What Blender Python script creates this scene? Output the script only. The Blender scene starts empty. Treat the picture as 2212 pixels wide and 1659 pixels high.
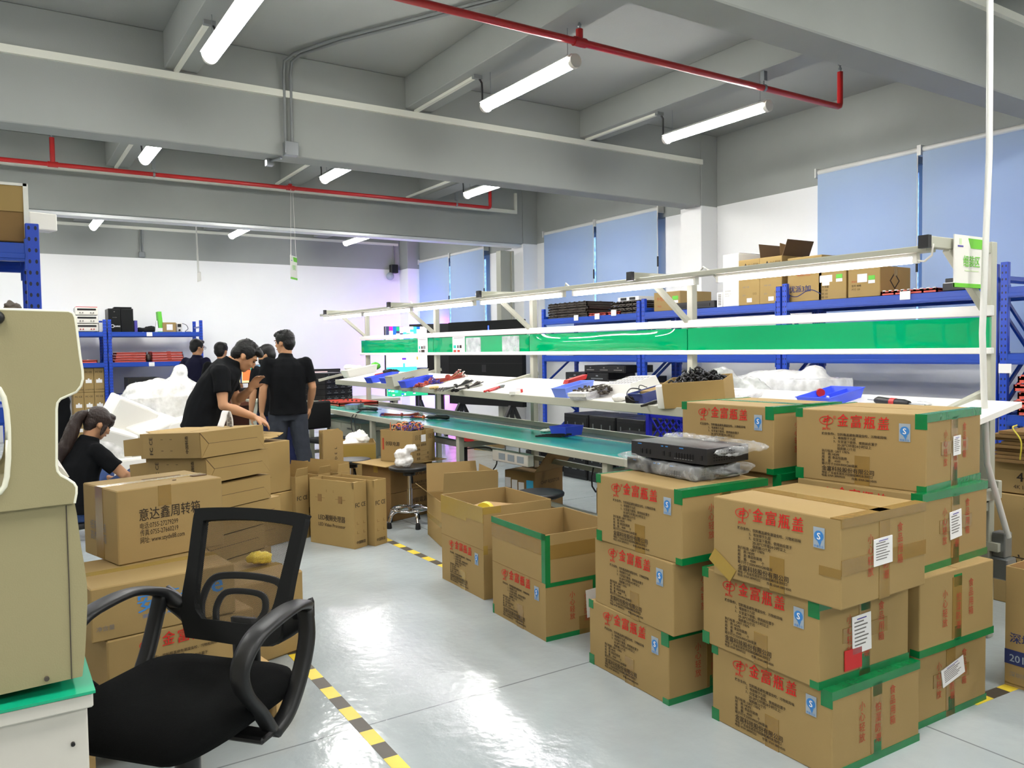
import bpy, bmesh, math, random
from mathutils import Vector, Matrix, noise
S = bpy.context.scene
COL = S.collection
PI = math.pi
# ---------------------------------------------------------------- camera, world, exposure
F_PX, CAM_H = 1728.3, 1.42
YAW, PITCH, ROLL = (math.radians(a) for a in (33.008, 2.408, -0.8294))
_f = Vector((math.sin(YAW)*math.cos(PITCH), math.cos(YAW)*math.cos(PITCH), -math.sin(PITCH)))
_r0 = Vector((math.cos(YAW), -math.sin(YAW), 0)); _u0 = _r0.cross(_f)
_r = _r0*math.cos(ROLL) + _u0*math.sin(ROLL); _u = -_r0*math.sin(ROLL) + _u0*math.cos(ROLL)
cam = bpy.data.cameras.new('camera'); cam_o = bpy.data.objects.new('camera', cam); COL.objects.link(cam_o)
cam.sensor_width = 36; cam.lens = F_PX/2212*36; cam.clip_start = .05; cam.clip_end = 100
cam_o.matrix_world = Matrix(((_r.x, _u.x, -_f.x, 0), (_r.y, _u.y, -_f.y, 0), (_r.z, _u.z, -_f.z, CAM_H), (0, 0, 0, 1)))
S.camera = cam_o
W = bpy.data.worlds.new('world'); S.world = W; W.use_nodes = True
W.node_tree.nodes['Background'].inputs[0].default_value = (.28, .5, 1, 1)
W.node_tree.nodes['Background'].inputs[1].default_value = 1.6
S.view_settings.view_transform = 'Standard'; S.view_settings.look = 'None'
S.view_settings.gamma = 1; S.view_settings.use_curve_mapping = False
S.view_settings.exposure = 0.8
LAMP_STRENGTH = 70.0
TUBE_STRENGTH = 22.0
S.cycles.max_bounces = 8; S.cycles.diffuse_bounces = 4; S.cycles.transparent_max_bounces = 12
S.cycles.sample_clamp_indirect = 6
# ---------------------------------------------------------------- point helpers
def at(px, py, ax, val):
    """the point where the sight line through photo point (px, py) meets the plane ax = val"""
    d = _r*(px-1106) - _u*(py-829.5) + _f*F_PX
    i = 'xyz'.index(ax); o = Vector((0, 0, CAM_H))
    return o + d*((val-o[i])/d[i])
def depth(px, py, z):
    d = _r*(px-1106) - _u*(py-829.5) + _f*F_PX
    return Vector((0, 0, CAM_H)) + d*(z/F_PX)
# ---------------------------------------------------------------- materials
def lin(r, g, b):
    f = lambda c: (c/12.92 if c <= .04045 else ((c+.055)/1.055)**2.4)
    return (f(r/255), f(g/255), f(b/255), 1)
def mat(name, col, rough=.5, metal=0, spec=.5, var=0, vscale=6, bump=0, bscale=40, trans=0, alpha=1, emit=None, estr=0, coat=0):
    m = bpy.data.materials.new(name); m.use_nodes = True
    nt = m.node_tree; b = nt.nodes['Principled BSDF']
    c = lin(*col)
    b.inputs['Base Color'].default_value = c; b.inputs['Roughness'].default_value = rough
    b.inputs['Metallic'].default_value = metal; b.inputs['Specular IOR Level'].default_value = spec
    if trans: b.inputs['Transmission Weight'].default_value = trans
    if alpha < 1: b.inputs['Alpha'].default_value = alpha
    if coat: b.inputs['Coat Weight'].default_value = coat; b.inputs['Coat Roughness'].default_value = .08
    if emit:
        b.inputs['Emission Color'].default_value = lin(*emit); b.inputs['Emission Strength'].default_value = estr
    if var or bump:
        tc = nt.nodes.new('ShaderNodeTexCoord')
    if var:
        n = nt.nodes.new('ShaderNodeTexNoise'); n.inputs['Scale'].default_value = vscale; n.inputs['Detail'].default_value = 5
        nt.links.new(tc.outputs['Object'], n.inputs['Vector'])
        mx = nt.nodes.new('ShaderNodeMix'); mx.data_type = 'RGBA'
        mx.inputs[6].default_value = tuple(max(0, x*(1-var)) for x in c[:3])+(1,)
        mx.inputs[7].default_value = tuple(min(1, x*(1+var)) for x in c[:3])+(1,)
        nt.links.new(n.outputs['Fac'], mx.inputs[0]); nt.links.new(mx.outputs[2], b.inputs['Base Color'])
    if bump:
        n2 = nt.nodes.new('ShaderNodeTexNoise'); n2.inputs['Scale'].default_value = bscale; n2.inputs['Detail'].default_value = 4
        nt.links.new(tc.outputs['Object'], n2.inputs['Vector'])
        bp = nt.nodes.new('ShaderNodeBump'); bp.inputs['Strength'].default_value = bump; bp.inputs['Distance'].default_value = .01
        nt.links.new(n2.outputs['Fac'], bp.inputs['Height']); nt.links.new(bp.outputs['Normal'], b.inputs['Normal'])
    return m
M = {}
M['white_wall'] = mat('white wall paint', (236, 236, 234), .8, var=.03, vscale=2, bump=.05, bscale=120)
M['grey_paint'] = mat('grey paint', (150, 153, 148), .75, var=.10, vscale=1.6, bump=.08, bscale=90)
M['dim_wall'] = mat('grey lower wall', (150, 150, 146), .8, var=.04, vscale=2)
M['ceil_paint'] = mat('grey ceiling paint', (155, 157, 152), .8, var=.08, vscale=1.2, bump=.1, bscale=60)
M['card'] = mat('corrugated cardboard', (152, 127, 82), .75, var=.07, vscale=5, spec=.25, bump=.04, bscale=200)
M['card_in'] = mat('inner cardboard', (158, 128, 86), .85, var=.06, vscale=5, spec=.2)
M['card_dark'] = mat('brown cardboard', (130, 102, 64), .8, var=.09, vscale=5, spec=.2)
M['card_pale'] = mat('golden cardboard', (156, 130, 82), .75, var=.06, vscale=5, spec=.2)
M['red_ink'] = mat('red ink', (196, 40, 36), .7, spec=.2)
M['dim_red_ink'] = mat('faded red ink', (168, 62, 44), .7, spec=.2)
M['black_ink'] = mat('black ink', (52, 44, 36), .7, spec=.2)
M['grey_ink'] = mat('grey ink', (120, 116, 112), .7, spec=.2)
M['blue_ink'] = mat('blue ink', (58, 122, 186), .6, spec=.3)
M['pale_blue_ink'] = mat('pale blue ink', (150, 160, 168), .7, spec=.2)
M['green_tape'] = mat('green packing tape', (0, 112, 56), .25, var=.25, vscale=9, spec=.6, bump=.15, bscale=25)
M['brown_tape'] = mat('brown packing tape', (136, 108, 56), .22, var=.1, vscale=8, spec=.6, bump=.12, bscale=30)
M['clear_tape'] = mat('clear yellowish tape', (156, 130, 64), .2, spec=.7, bump=.3, bscale=18)
M['paper'] = mat('white paper', (232, 230, 228), .7, bump=.05, bscale=30)
M['red_paper'] = mat('red sticker', (196, 26, 28), .5)
M['black'] = mat('black plastic', (24, 24, 25), .42, spec=.4)
M['black_matte'] = mat('matte black', (17, 18, 18), .75, spec=.25, var=.15, vscale=40)
M['black_metal'] = mat('black painted metal', (30, 30, 32), .38, spec=.5, var=.1, vscale=20)
M['fabric_black'] = mat('black chair fabric', (13, 14, 14), .95, spec=.1, var=.2, vscale=120, bump=.3, bscale=400)
M['black_shirt'] = mat('black shirt cloth', (17, 18, 20), .9, spec=.12, var=.25, vscale=14, bump=.25, bscale=14)
M['navy_shirt'] = mat('navy shirt cloth', (24, 24, 44), .9, spec=.12, var=.15, vscale=14, bump=.25, bscale=14)
M['grey_jeans'] = mat('dark grey jeans cloth', (52, 56, 64), .9, spec=.15, var=.2, vscale=12, bump=.35, bscale=16)
M['blue_jeans'] = mat('blue jeans cloth', (62, 82, 126), .9, spec=.15, var=.2, vscale=16, bump=.3, bscale=20)
M['navy_cloth'] = mat('navy trousers cloth', (30, 36, 66), .9, spec=.15, var=.2, vscale=12, bump=.3, bscale=16)
M['skin'] = mat('skin', (184, 136, 100), .55, spec=.35, var=.05, vscale=12)
M['hair'] = mat('black hair', (14, 13, 13), .5, spec=.3, var=.3, vscale=60, bump=.3, bscale=140)
M['hair_brown'] = mat('dark brown hair', (44, 32, 27), .45, spec=.35, var=.35, vscale=50, bump=.3, bscale=120)
M['lip'] = mat('lips', (160, 96, 84), .5)
M['eye'] = mat('eye', (30, 24, 22), .3)
M['rack_blue'] = mat('blue powder coat', (22, 66, 164), .28, spec=.55, var=.06, vscale=6)
M['bin_blue'] = mat('blue bin plastic', (58, 84, 222), .35, spec=.5)
M['bin_lightblue'] = mat('light blue bin plastic', (116, 142, 232), .35, spec=.5)
M['crate_blue'] = mat('deep blue crate plastic', (16, 24, 158), .4)
M['dark_blue'] = mat('dark blue plastic', (44, 58, 120), .4)
M['cream'] = mat('cream painted steel', (168, 168, 152), .4, var=.03, vscale=5)
M['white_steel'] = mat('white steel', (208, 208, 202), .35)
M['white'] = mat('white plastic', (222, 220, 212), .45)
M['alu'] = mat('aluminium', (222, 224, 224), .35, metal=.3)
M['green_panel'] = None
M['mat_green'] = mat('green bench mat', (40, 176, 154), .22, spec=.5, var=.04, vscale=4)
M['mat_teal'] = mat('teal backboard', (58, 86, 84), .2, spec=.5)
M['chrome'] = mat('chrome', (210, 210, 212), .1, metal=1)
M['steel'] = mat('galvanised steel', (150, 154, 155), .35, metal=.8)
M['grey_pipe'] = mat('grey conduit', (122, 125, 124), .5)
M['cream_trunk'] = mat('cream trunking', (226, 226, 212), .5)
M['red_pipe'] = mat('red pipe paint', (176, 30, 30), .3, spec=.55, var=.1, vscale=8)
M['pcb_red'] = mat('red panel frame', (206, 84, 70), .5, var=.1, vscale=12)
M['pcb_dark'] = mat('dark module', (66, 58, 50), .6, var=.3, vscale=40)
M['dark_card'] = mat('dark brown card', (92, 70, 44), .85)  # one even dark brown tone for top flaps, creases and scuffs
M['beige'] = mat('beige moulded plastic', (150, 141, 106), .55, spec=.3, var=.03, vscale=6, bump=.06, bscale=320)
M['beige_edge'] = mat('pale beige edge', (222, 220, 200), .5)
M['table_white'] = mat('off white board', (200, 196, 186), .5, var=.02, vscale=3)
M['green_mat2'] = mat('green table mat', (14, 158, 116), .3, var=.08, vscale=5)
M['yellow'] = mat('yellow tape', (232, 204, 60), .4, var=.06, vscale=20)
M['tape_black'] = mat('dark tape', (74, 66, 54), .45, var=.15, vscale=30)
M['blind'] = None
M['foam'] = mat('white foam', (244, 242, 234), .8, spec=.2)
M['cable'] = mat('black cable', (20, 20, 20), .5)
M['wood'] = mat('pale pallet wood', (190, 158, 104), .8, var=.18, vscale=18)
M['red_wood'] = mat('reddish brown wood', (84, 44, 28), .4, var=.15, vscale=14)
M['wire_red'] = mat('red wire', (156, 66, 54), .5)
M['wire_purple'] = mat('purple connector', (74, 66, 150), .5)
M['wire_orange'] = mat('orange wire', (230, 120, 60), .5)
M['lime'] = mat('lime green plastic', (96, 190, 60), .5)
M['sky_glow'] = mat('dusk window glass', (70, 100, 150), .1)
M['meter'] = mat('pale instrument case', (214, 210, 200), .5)
M['lens'] = mat('grey lens', (150, 160, 164), .2)
M['navy_band'] = mat('navy print band', (34, 44, 92), .7)
M['yellow_string'] = mat('yellow strap', (206, 190, 60), .5)

def film(name, col, opacity, rough=.15):
    """thin clear plastic: mostly see-through sheet with a glossy sheen"""
    m = bpy.data.materials.new(name); m.use_nodes = True; nt = m.node_tree
    for n in list(nt.nodes): nt.nodes.remove(n)
    o = nt.nodes.new('ShaderNodeOutputMaterial'); mix = nt.nodes.new('ShaderNodeMixShader')
    t = nt.nodes.new('ShaderNodeBsdfTransparent'); p = nt.nodes.new('ShaderNodeBsdfPrincipled')
    p.inputs['Base Color'].default_value = lin(*col); p.inputs['Roughness'].default_value = rough
    tc = nt.nodes.new('ShaderNodeTexCoord'); n = nt.nodes.new('ShaderNodeTexNoise'); n.inputs['Scale'].default_value = 14; n.inputs['Detail'].default_value = 6
    nt.links.new(tc.outputs['Object'], n.inputs['Vector'])
    mr = nt.nodes.new('ShaderNodeMapRange'); mr.inputs[1].default_value = .3; mr.inputs[2].default_value = .7
    mr.inputs[3].default_value = max(0, opacity-.2); mr.inputs[4].default_value = min(1, opacity+.2)
    nt.links.new(n.outputs['Fac'], mr.inputs[0]); nt.links.new(mr.outputs[0], mix.inputs[0])
    bp = nt.nodes.new('ShaderNodeBump'); bp.inputs['Strength'].default_value = .6; bp.inputs['Distance'].default_value = .01
    nt.links.new(n.outputs['Fac'], bp.inputs['Height']); nt.links.new(bp.outputs['Normal'], p.inputs['Normal'])
    nt.links.new(t.outputs[0], mix.inputs[1]); nt.links.new(p.outputs[0], mix.inputs[2]); nt.links.new(mix.outputs[0], o.inputs[0])
    return m
M['bag_film'] = film('white plastic film', (246, 246, 244), .72)
M['bag_clear'] = film('clear plastic film', (250, 250, 248), .62)
M['bubble'] = film('bubble wrap', (240, 242, 242), .20, .10)
M['clear_box'] = film('clear plastic box', (224, 224, 228), .4)

def special_materials():
    # glossy green panel, slightly wavy
    m = mat('glossy green panel', (0, 150, 90), .035, spec=.7, bump=0); nt = m.node_tree; b = nt.nodes['Principled BSDF']
    tc = nt.nodes.new('ShaderNodeTexCoord'); n = nt.nodes.new('ShaderNodeTexNoise'); n.inputs['Scale'].default_value = 1.7; n.inputs['Detail'].default_value = 1.5
    nt.links.new(tc.outputs['Object'], n.inputs['Vector'])
    bp = nt.nodes.new('ShaderNodeBump'); bp.inputs['Strength'].default_value = .5; bp.inputs['Distance'].default_value = .03
    nt.links.new(n.outputs['Fac'], bp.inputs['Height']); nt.links.new(bp.outputs['Normal'], b.inputs['Normal'])
    M['green_panel'] = m
    # roller blind fabric: blue, lets some daylight through
    m = bpy.data.materials.new('blue blind fabric'); m.use_nodes = True; nt = m.node_tree; b = nt.nodes['Principled BSDF']
    b.inputs['Base Color'].default_value = lin(186, 205, 223); b.inputs['Roughness'].default_value = .7
    tl = nt.nodes.new('ShaderNodeBsdfTranslucent'); tl.inputs[0].default_value = lin(150, 190, 235)
    mix = nt.nodes.new('ShaderNodeMixShader'); mix.inputs[0].default_value = .35
    nt.links.new(b.outputs[0], mix.inputs[1]); nt.links.new(tl.outputs[0], mix.inputs[2])
    nt.links.new(mix.outputs[0], nt.nodes['Material Output'].inputs[0]); M['blind'] = m
    # floor: grey epoxy, glossy, scuffed, with thin saw joints
    m = bpy.data.materials.new('grey epoxy floor'); m.use_nodes = True; nt = m.node_tree; b = nt.nodes['Principled BSDF']
    L = nt.links.new; N = nt.nodes.new
    tc = N('ShaderNodeTexCoord')
    n1 = N('ShaderNodeTexNoise'); n1.inputs['Scale'].default_value = .8; n1.inputs['Detail'].default_value = 8; n1.inputs['Roughness'].default_value = .6
    n2 = N('ShaderNodeTexNoise'); n2.inputs['Scale'].default_value = 26; n2.inputs['Detail'].default_value = 3
    n3 = N('ShaderNodeTexNoise'); n3.inputs['Scale'].default_value = 5; n3.inputs['Detail'].default_value = 2
    for n in (n1, n2, n3): L(tc.outputs['Object'], n.inputs['Vector'])
    r = N('ShaderNodeValToRGB'); r.color_ramp.elements[0].position = .3; r.color_ramp.elements[0].color = lin(152, 160, 162)
    r.color_ramp.elements[1].position = .72; r.color_ramp.elements[1].color = lin(178, 186, 187)
    L(n1.outputs['Fac'], r.inputs[0])
    sp = N('ShaderNodeSeparateXYZ'); L(tc.outputs['Object'], sp.inputs[0])
    fac = None
    for ax, off in ((0, .33), (1, .38)):
        a = N('ShaderNodeMath'); a.operation = 'ADD'; a.inputs[1].default_value = off; L(sp.outputs[ax], a.inputs[0])
        q = N('ShaderNodeMath'); q.operation = 'PINGPONG'; q.inputs[1].default_value = 1.6; L(a.outputs[0], q.inputs[0])
        c = N('ShaderNodeMath'); c.operation = 'LESS_THAN'; c.inputs[1].default_value = .004; L(q.outputs[0], c.inputs[0])
        if fac is None: fac = c
        else:
            mx = N('ShaderNodeMath'); mx.operation = 'MAXIMUM'; L(fac.outputs[0], mx.inputs[0]); L(c.outputs[0], mx.inputs[1]); fac = mx
    jm = N('ShaderNodeMix'); jm.data_type = 'RGBA'; jm.inputs[7].default_value = lin(120, 126, 128)
    L(fac.outputs[0], jm.inputs[0]); L(r.outputs[0], jm.inputs[6]); L(jm.outputs[2], b.inputs['Base Color'])
    rr = N('ShaderNodeMapRange'); rr.inputs[1].default_value = .35; rr.inputs[2].default_value = .7; rr.inputs[3].default_value = .10; rr.inputs[4].default_value = .22
    L(n1.outputs['Fac'], rr.inputs[0]); L(rr.outputs[0], b.inputs['Roughness'])
    b.inputs['Specular IOR Level'].default_value = .55
    ad = N('ShaderNodeMath'); ad.operation = 'MULTIPLY_ADD'; ad.inputs[1].default_value = .45
    L(n2.outputs['Fac'], ad.inputs[0]); L(n3.outputs['Fac'], ad.inputs[2])
    bp = N('ShaderNodeBump'); bp.inputs['Strength'].default_value = .35; bp.inputs['Distance'].default_value = .008
    L(ad.outputs[0], bp.inputs['Height']); L(bp.outputs['Normal'], b.inputs['Normal']); M['floor'] = m
    # perforated upright: blue steel with two columns of key holes along z
    m = mat('perforated blue steel', (24, 66, 178), .3, spec=.55); nt = m.node_tree; b = nt.nodes['Principled BSDF']
    L = nt.links.new; N = nt.nodes.new
    tc = N('ShaderNodeTexCoord'); sp = N('ShaderNodeSeparateXYZ'); L(tc.outputs['Object'], sp.inputs[0])
    ab = N('ShaderNodeMath'); ab.operation = 'ABSOLUTE'; L(sp.outputs[0], ab.inputs[0])
    dx = N('ShaderNodeMath'); dx.operation = 'SUBTRACT'; dx.inputs[1].default_value = .013; L(ab.outputs[0], dx.inputs[0])
    pz = N('ShaderNodeMath'); pz.operation = 'PINGPONG'; pz.inputs[1].default_value = .025; L(sp.outputs[2], pz.inputs[0])
    x2 = N('ShaderNodeMath'); x2.operation = 'MULTIPLY'; L(dx.outputs[0], x2.inputs[0]); L(dx.outputs[0], x2.inputs[1])
    z2 = N('ShaderNodeMath'); z2.operation = 'MULTIPLY'; L(pz.outputs[0], z2.inputs[0]); L(pz.outputs[0], z2.inputs[1])
    zs = N('ShaderNodeMath'); zs.operation = 'MULTIPLY_ADD'; zs.inputs[1].default_value = .35; L(z2.outputs[0], zs.inputs[0]); L(x2.outputs[0], zs.inputs[2])
    c = N('ShaderNodeMath'); c.operation = 'LESS_THAN'; c.inputs[1].default_value = .0055**2; L(zs.outputs[0], c.inputs[0])
    mx = N('ShaderNodeMix'); mx.data_type = 'RGBA'; mx.inputs[6].default_value = lin(24, 66, 178); mx.inputs[7].default_value = lin(8, 14, 40)
    L(c.outputs[0], mx.inputs[0]); L(mx.outputs[2], b.inputs['Base Color']); M['rack_perf'] = m
    # chair mesh: see-through woven net
    m = bpy.data.materials.new('black net'); m.use_nodes = True; nt = m.node_tree; b = nt.nodes['Principled BSDF']
    L = nt.links.new; N = nt.nodes.new
    b.inputs['Base Color'].default_value = lin(20, 20, 20); b.inputs['Roughness'].default_value = .6
    tc = N('ShaderNodeTexCoord'); sp = N('ShaderNodeSeparateXYZ'); L(tc.outputs['Object'], sp.inputs[0])
    su = N('ShaderNodeMath'); su.operation = 'ADD'; L(sp.outputs[0], su.inputs[0]); L(sp.outputs[2], su.inputs[1])
    di = N('ShaderNodeMath'); di.operation = 'SUBTRACT'; L(sp.outputs[0], di.inputs[0]); L(sp.outputs[2], di.inputs[1])
    outs = []
    for s in (su, di):
        p = N('ShaderNodeMath'); p.operation = 'PINGPONG'; p.inputs[1].default_value = .0028; L(s.outputs[0], p.inputs[0])
        c = N('ShaderNodeMath'); c.operation = 'LESS_THAN'; c.inputs[1].default_value = .00085; L(p.outputs[0], c.inputs[0]); outs.append(c)
    mx = N('ShaderNodeMath'); mx.operation = 'MAXIMUM'; L(outs[0].outputs[0], mx.inputs[0]); L(outs[1].outputs[0], mx.inputs[1])
    L(mx.outputs[0], b.inputs['Alpha']); M['net'] = m
    # lamp diffuser and bench tube: the lit tubes themselves
    for nm, k, e, s in (('lamp diffuser', 'lamp_glow', (255, 254, 250), LAMP_STRENGTH), ('bench tube', 'tube_glow', (255, 246, 255), TUBE_STRENGTH)):
        m = mat(nm, (250, 250, 250), .4, emit=e, estr=s); M[k] = m
        if k == 'lamp_glow':   # the LED strip inside faces down, so the underside of the diffuser glows most
            nt = m.node_tree; g = nt.nodes.new('ShaderNodeNewGeometry'); sp = nt.nodes.new('ShaderNodeSeparateXYZ'); mr = nt.nodes.new('ShaderNodeMapRange')
            mr.inputs[1].default_value = .3; mr.inputs[2].default_value = -1; mr.inputs[3].default_value = s*.10; mr.inputs[4].default_value = s
            nt.links.new(g.outputs['Normal'], sp.inputs[0]); nt.links.new(sp.outputs[2], mr.inputs[0]); nt.links.new(mr.outputs[0], nt.nodes['Principled BSDF'].inputs['Emission Strength'])
special_materials()
# ---------------------------------------------------------------- mesh builder
_glyph = {}
def glyphs(s, bold=0):
    key = (s, bold)
    if key not in _glyph:
        c = bpy.data.curves.new('t', 'FONT'); c.body = s; c.size = 1; c.resolution_u = 2; c.offset = bold
        o = bpy.data.objects.new('t', c); COL.objects.link(o)
        me = bpy.data.meshes.new_from_object(o.evaluated_get(bpy.context.evaluated_depsgraph_get()))
        vs = [(v.co.x, v.co.y) for v in me.vertices]; fs = [tuple(p.vertices) for p in me.polygons]
        bpy.data.objects.remove(o); bpy.data.curves.remove(c); bpy.data.meshes.remove(me)
        _glyph[key] = (vs, fs)
    return _glyph[key]
class MB:
    def __init__(s): s.v = []; s.f = []; s.m = []; s.sm = []
    def add(s, vs, fs, mi=0, smooth=False, mtx=None):
        b = len(s.v)
        s.v += [tuple(mtx @ Vector(p)) for p in vs] if mtx else [tuple(p) for p in vs]
        s.f += [tuple(i+b for i in f) for f in fs]; s.m += [mi]*len(fs); s.sm += [smooth]*len(fs); return s
    def box(s, x0, x1, y0, y1, z0, z1, mi=0, mtx=None):
        vs = [(x, y, z) for z in (z0, z1) for y in (y0, y1) for x in (x0, x1)]
        return s.add(vs, [(0, 2, 3, 1), (4, 5, 7, 6), (0, 1, 5, 4), (2, 6, 7, 3), (0, 4, 6, 2), (1, 3, 7, 5)], mi, False, mtx)
    def cbox(s, c, d, mi=0, mtx=None):
        return s.box(c[0]-d[0]/2, c[0]+d[0]/2, c[1]-d[1]/2, c[1]+d[1]/2, c[2]-d[2]/2, c[2]+d[2]/2, mi, mtx)
    def bar(s, p0, p1, w, h, mi=0, up=(0, 0, 1)):
        p0 = Vector(p0); p1 = Vector(p1); d = (p1-p0); L = d.length; d.normalize()
        up = Vector(up)
        if abs(d.dot(up)) > .99: up = Vector((0, 1, 0))
        x = d.cross(up).normalized(); u = x.cross(d)
        m = Matrix(((d.x, x.x, u.x, p0.x), (d.y, x.y, u.y, p0.y), (d.z, x.z, u.z, p0.z), (0, 0, 0, 1)))
        return s.box(0, L, -w/2, w/2, -h/2, h/2, mi, m)
    def tube(s, pts, r, mi=0, n=10, cap=True, smooth=True):
        pts = [Vector(p) for p in pts]; k = len(pts); rs = r if isinstance(r, (list, tuple)) else [r]*k
        rings = []; prev = None
        for i, p in enumerate(pts):
            d = (pts[min(i+1, k-1)]-pts[max(i-1, 0)]).normalized()
            if prev is None:
                a = Vector((0, 0, 1)) if abs(d.z) < .9 else Vector((1, 0, 0)); x = d.cross(a).normalized()
            else:
                x = (prev-d*prev.dot(d)).normalized()
            prev = x; y = d.cross(x)
            rings.append([p+(x*math.cos(2*PI*j/n)+y*math.sin(2*PI*j/n))*rs[i] for j in range(n)])
        vs = [q for ring in rings for q in ring]; fs = []
        for i in range(k-1):
            for j in range(n): fs.append((i*n+j, i*n+(j+1) % n, (i+1)*n+(j+1) % n, (i+1)*n+j))
        s.add(vs, fs, mi, smooth)
        if cap: s.add(rings[0], [tuple(range(n))[::-1]], mi); s.add(rings[-1], [tuple(range(n))], mi)
        return s
    def lathe(s, prof, c=(0, 0, 0), n=24, mi=0, smooth=True, mtx=None):
        vs = []; fs = []; k = len(prof)
        for r, z in prof:
            for j in range(n): vs.append((c[0]+r*math.cos(2*PI*j/n), c[1]+r*math.sin(2*PI*j/n), c[2]+z))
        for i in range(k-1):
            for j in range(n): fs.append((i*n+j, i*n+(j+1) % n, (i+1)*n+(j+1) % n, (i+1)*n+j))
        fs.append(tuple(range(n))[::-1]); fs.append(tuple(range((k-1)*n, k*n)))
        return s.add(vs, fs, mi, smooth, mtx)
    def prism(s, outline, o, u, v, w, t, mi=0, smooth=False, hole=None):
        """outline (a,b) in the plane o + a*u + b*v, thickness t along w; hole: inner outline with the same point count"""
        o, u, v, w = Vector(o), Vector(u), Vector(v), Vector(w); n = len(outline)
        A = [o+u*a+v*b for a, b in outline]; B = [p+w*t for p in A]
        side = [(i, (i+1) % n, n+(i+1) % n, n+i) for i in range(n)]
        if not hole:
            s.add(A+B, [tuple(range(n))[::-1], tuple(range(n, 2*n))], mi); s.add(A+B, side, mi, smooth)
        else:
            C_ = [o+u*a+v*b for a, b in hole]; D_ = [p+w*t for p in C_]
            s.add(A+C_, [((i+1) % n, i, n+i, n+(i+1) % n) for i in range(n)], mi)
            s.add(B+D_, [(i, (i+1) % n, n+(i+1) % n, n+i) for i in range(n)], mi)
            s.add(A+B, side, mi, smooth); s.add(C_+D_, [f[::-1] for f in side], mi, smooth)
        return s
    def quad(s, a, b, c, d, mi=0): return s.add([a, b, c, d], [(0, 1, 2, 3)], mi)
    def text(s, t, o, u, v, size, mi=0, width=None, bold=0, center=False, sx=1.0):
        vs, fs = glyphs(t)
        if not vs: return s
        if bold and any(ord(c) > 127 for c in t) or bold:   # heavier stroke: the same print struck twice, slightly shifted
            k_ = min(bold, .03)*1.1*size
            s.text(t, Vector(o)+Vector(u).normalized()*k_, u, v, size, mi, width, 0, center, sx); o = Vector(o)-Vector(u).normalized()*k_*.4+Vector(u).normalized().cross(Vector(v).normalized())*.0004
        o, u, v = Vector(o), Vector(u).normalized(), Vector(v).normalized()
        x0 = min(p[0] for p in vs); x1 = max(p[0] for p in vs)
        kx = size*sx if width is None else width/(x1-x0)
        off = (x0+x1)/2 if center else x0
        return s.add([o+u*((x-off)*kx)+v*(y*size) for x, y in vs], fs, mi)
    def ell(s, c, r, mi=0, n=16, mtx=None):
        prof = [(max(1e-4, math.sin(PI*i/(n//2))), -math.cos(PI*i/(n//2))) for i in range(n//2+1)]
        m = Matrix.Translation(c) @ (mtx or Matrix()) @ Matrix.Diagonal((r[0], r[1], r[2], 1))
        return s.lathe(prof, (0, 0, 0), n, mi, True, m)
    def build(s, name, mats, parent=None, loc=(0, 0, 0), rz=0, bevel=0, smooth=False, seg=1, rot=None):
        me = bpy.data.meshes.new(name); me.from_pydata(s.v, [], s.f)
        for m in (mats if isinstance(mats, (list, tuple)) else [mats]): me.materials.append(M[m] if isinstance(m, str) else m)
        me.polygons.foreach_set('material_index', s.m)
        me.polygons.foreach_set('use_smooth', [smooth or x for x in s.sm]); me.update()
        o = bpy.data.objects.new(name, me); COL.objects.link(o)
        o.location = loc; o.rotation_euler = rot if rot else (0, 0, rz)
        if parent: o.parent = parent
        if bevel:
            b = o.modifiers.new('bevel', 'BEVEL'); b.width = bevel; b.segments = seg; b.limit_method = 'ANGLE'; b.angle_limit = math.radians(50)
        return o
def tag(o, label=None, cat=None, group=None, kind=None):
    if label: o['label'] = label
    if cat: o['category'] = cat
    if group: o['group'] = group
    if kind: o['kind'] = kind
    return o
def empty(name, loc=(0, 0, 0), rz=0, label=None, cat=None, group=None):
    o = bpy.data.objects.new(name, None); COL.objects.link(o); o.empty_display_size = .1
    o.location = loc; o.rotation_euler = (0, 0, rz); return tag(o, label, cat, group)
def struct(o): o['kind'] = 'structure'; return o
def kids(o): return [c for c in bpy.data.objects if c.parent == o]
def copy_tree(o, loc=None, rz=None, label=None, parent=None):
    c = o.copy(); COL.objects.link(c)
    if parent: c.parent = parent
    if loc is not None: c.location = loc
    if rz is not None: c.rotation_euler = (0, 0, rz)
    if label: c['label'] = label
    for k in kids(o): copy_tree(k, parent=c)
    return c
def crumple(name, prims, mt, voxel=.02, amp=.02, freq=6, parent=None, smooth=True, seed=0, iters=0, loc=(0, 0, 0), squash=None):
    """blend closed shapes into one skin, then fold it with noise"""
    me = fuse(prims, voxel, iters)
    me.name = name
    off = Vector((seed*3.1, seed*1.7, seed*.9))
    nn = [v.normal.copy() for v in me.vertices]
    for v, n in zip(me.vertices, nn):
        p = v.co*freq+off
        d = noise.noise(p)*.6 + abs(noise.noise(p*2.3))*.7 - .3
        v.co += n*d*amp
    me.materials.clear(); me.materials.append(M[mt] if isinstance(mt, str) else mt)
    me.polygons.foreach_set('use_smooth', [smooth]*len(me.polygons)); me.update()
    o = bpy.data.objects.new(name, me); COL.objects.link(o); o.location = loc
    if parent: o.parent = parent
    return o
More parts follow.
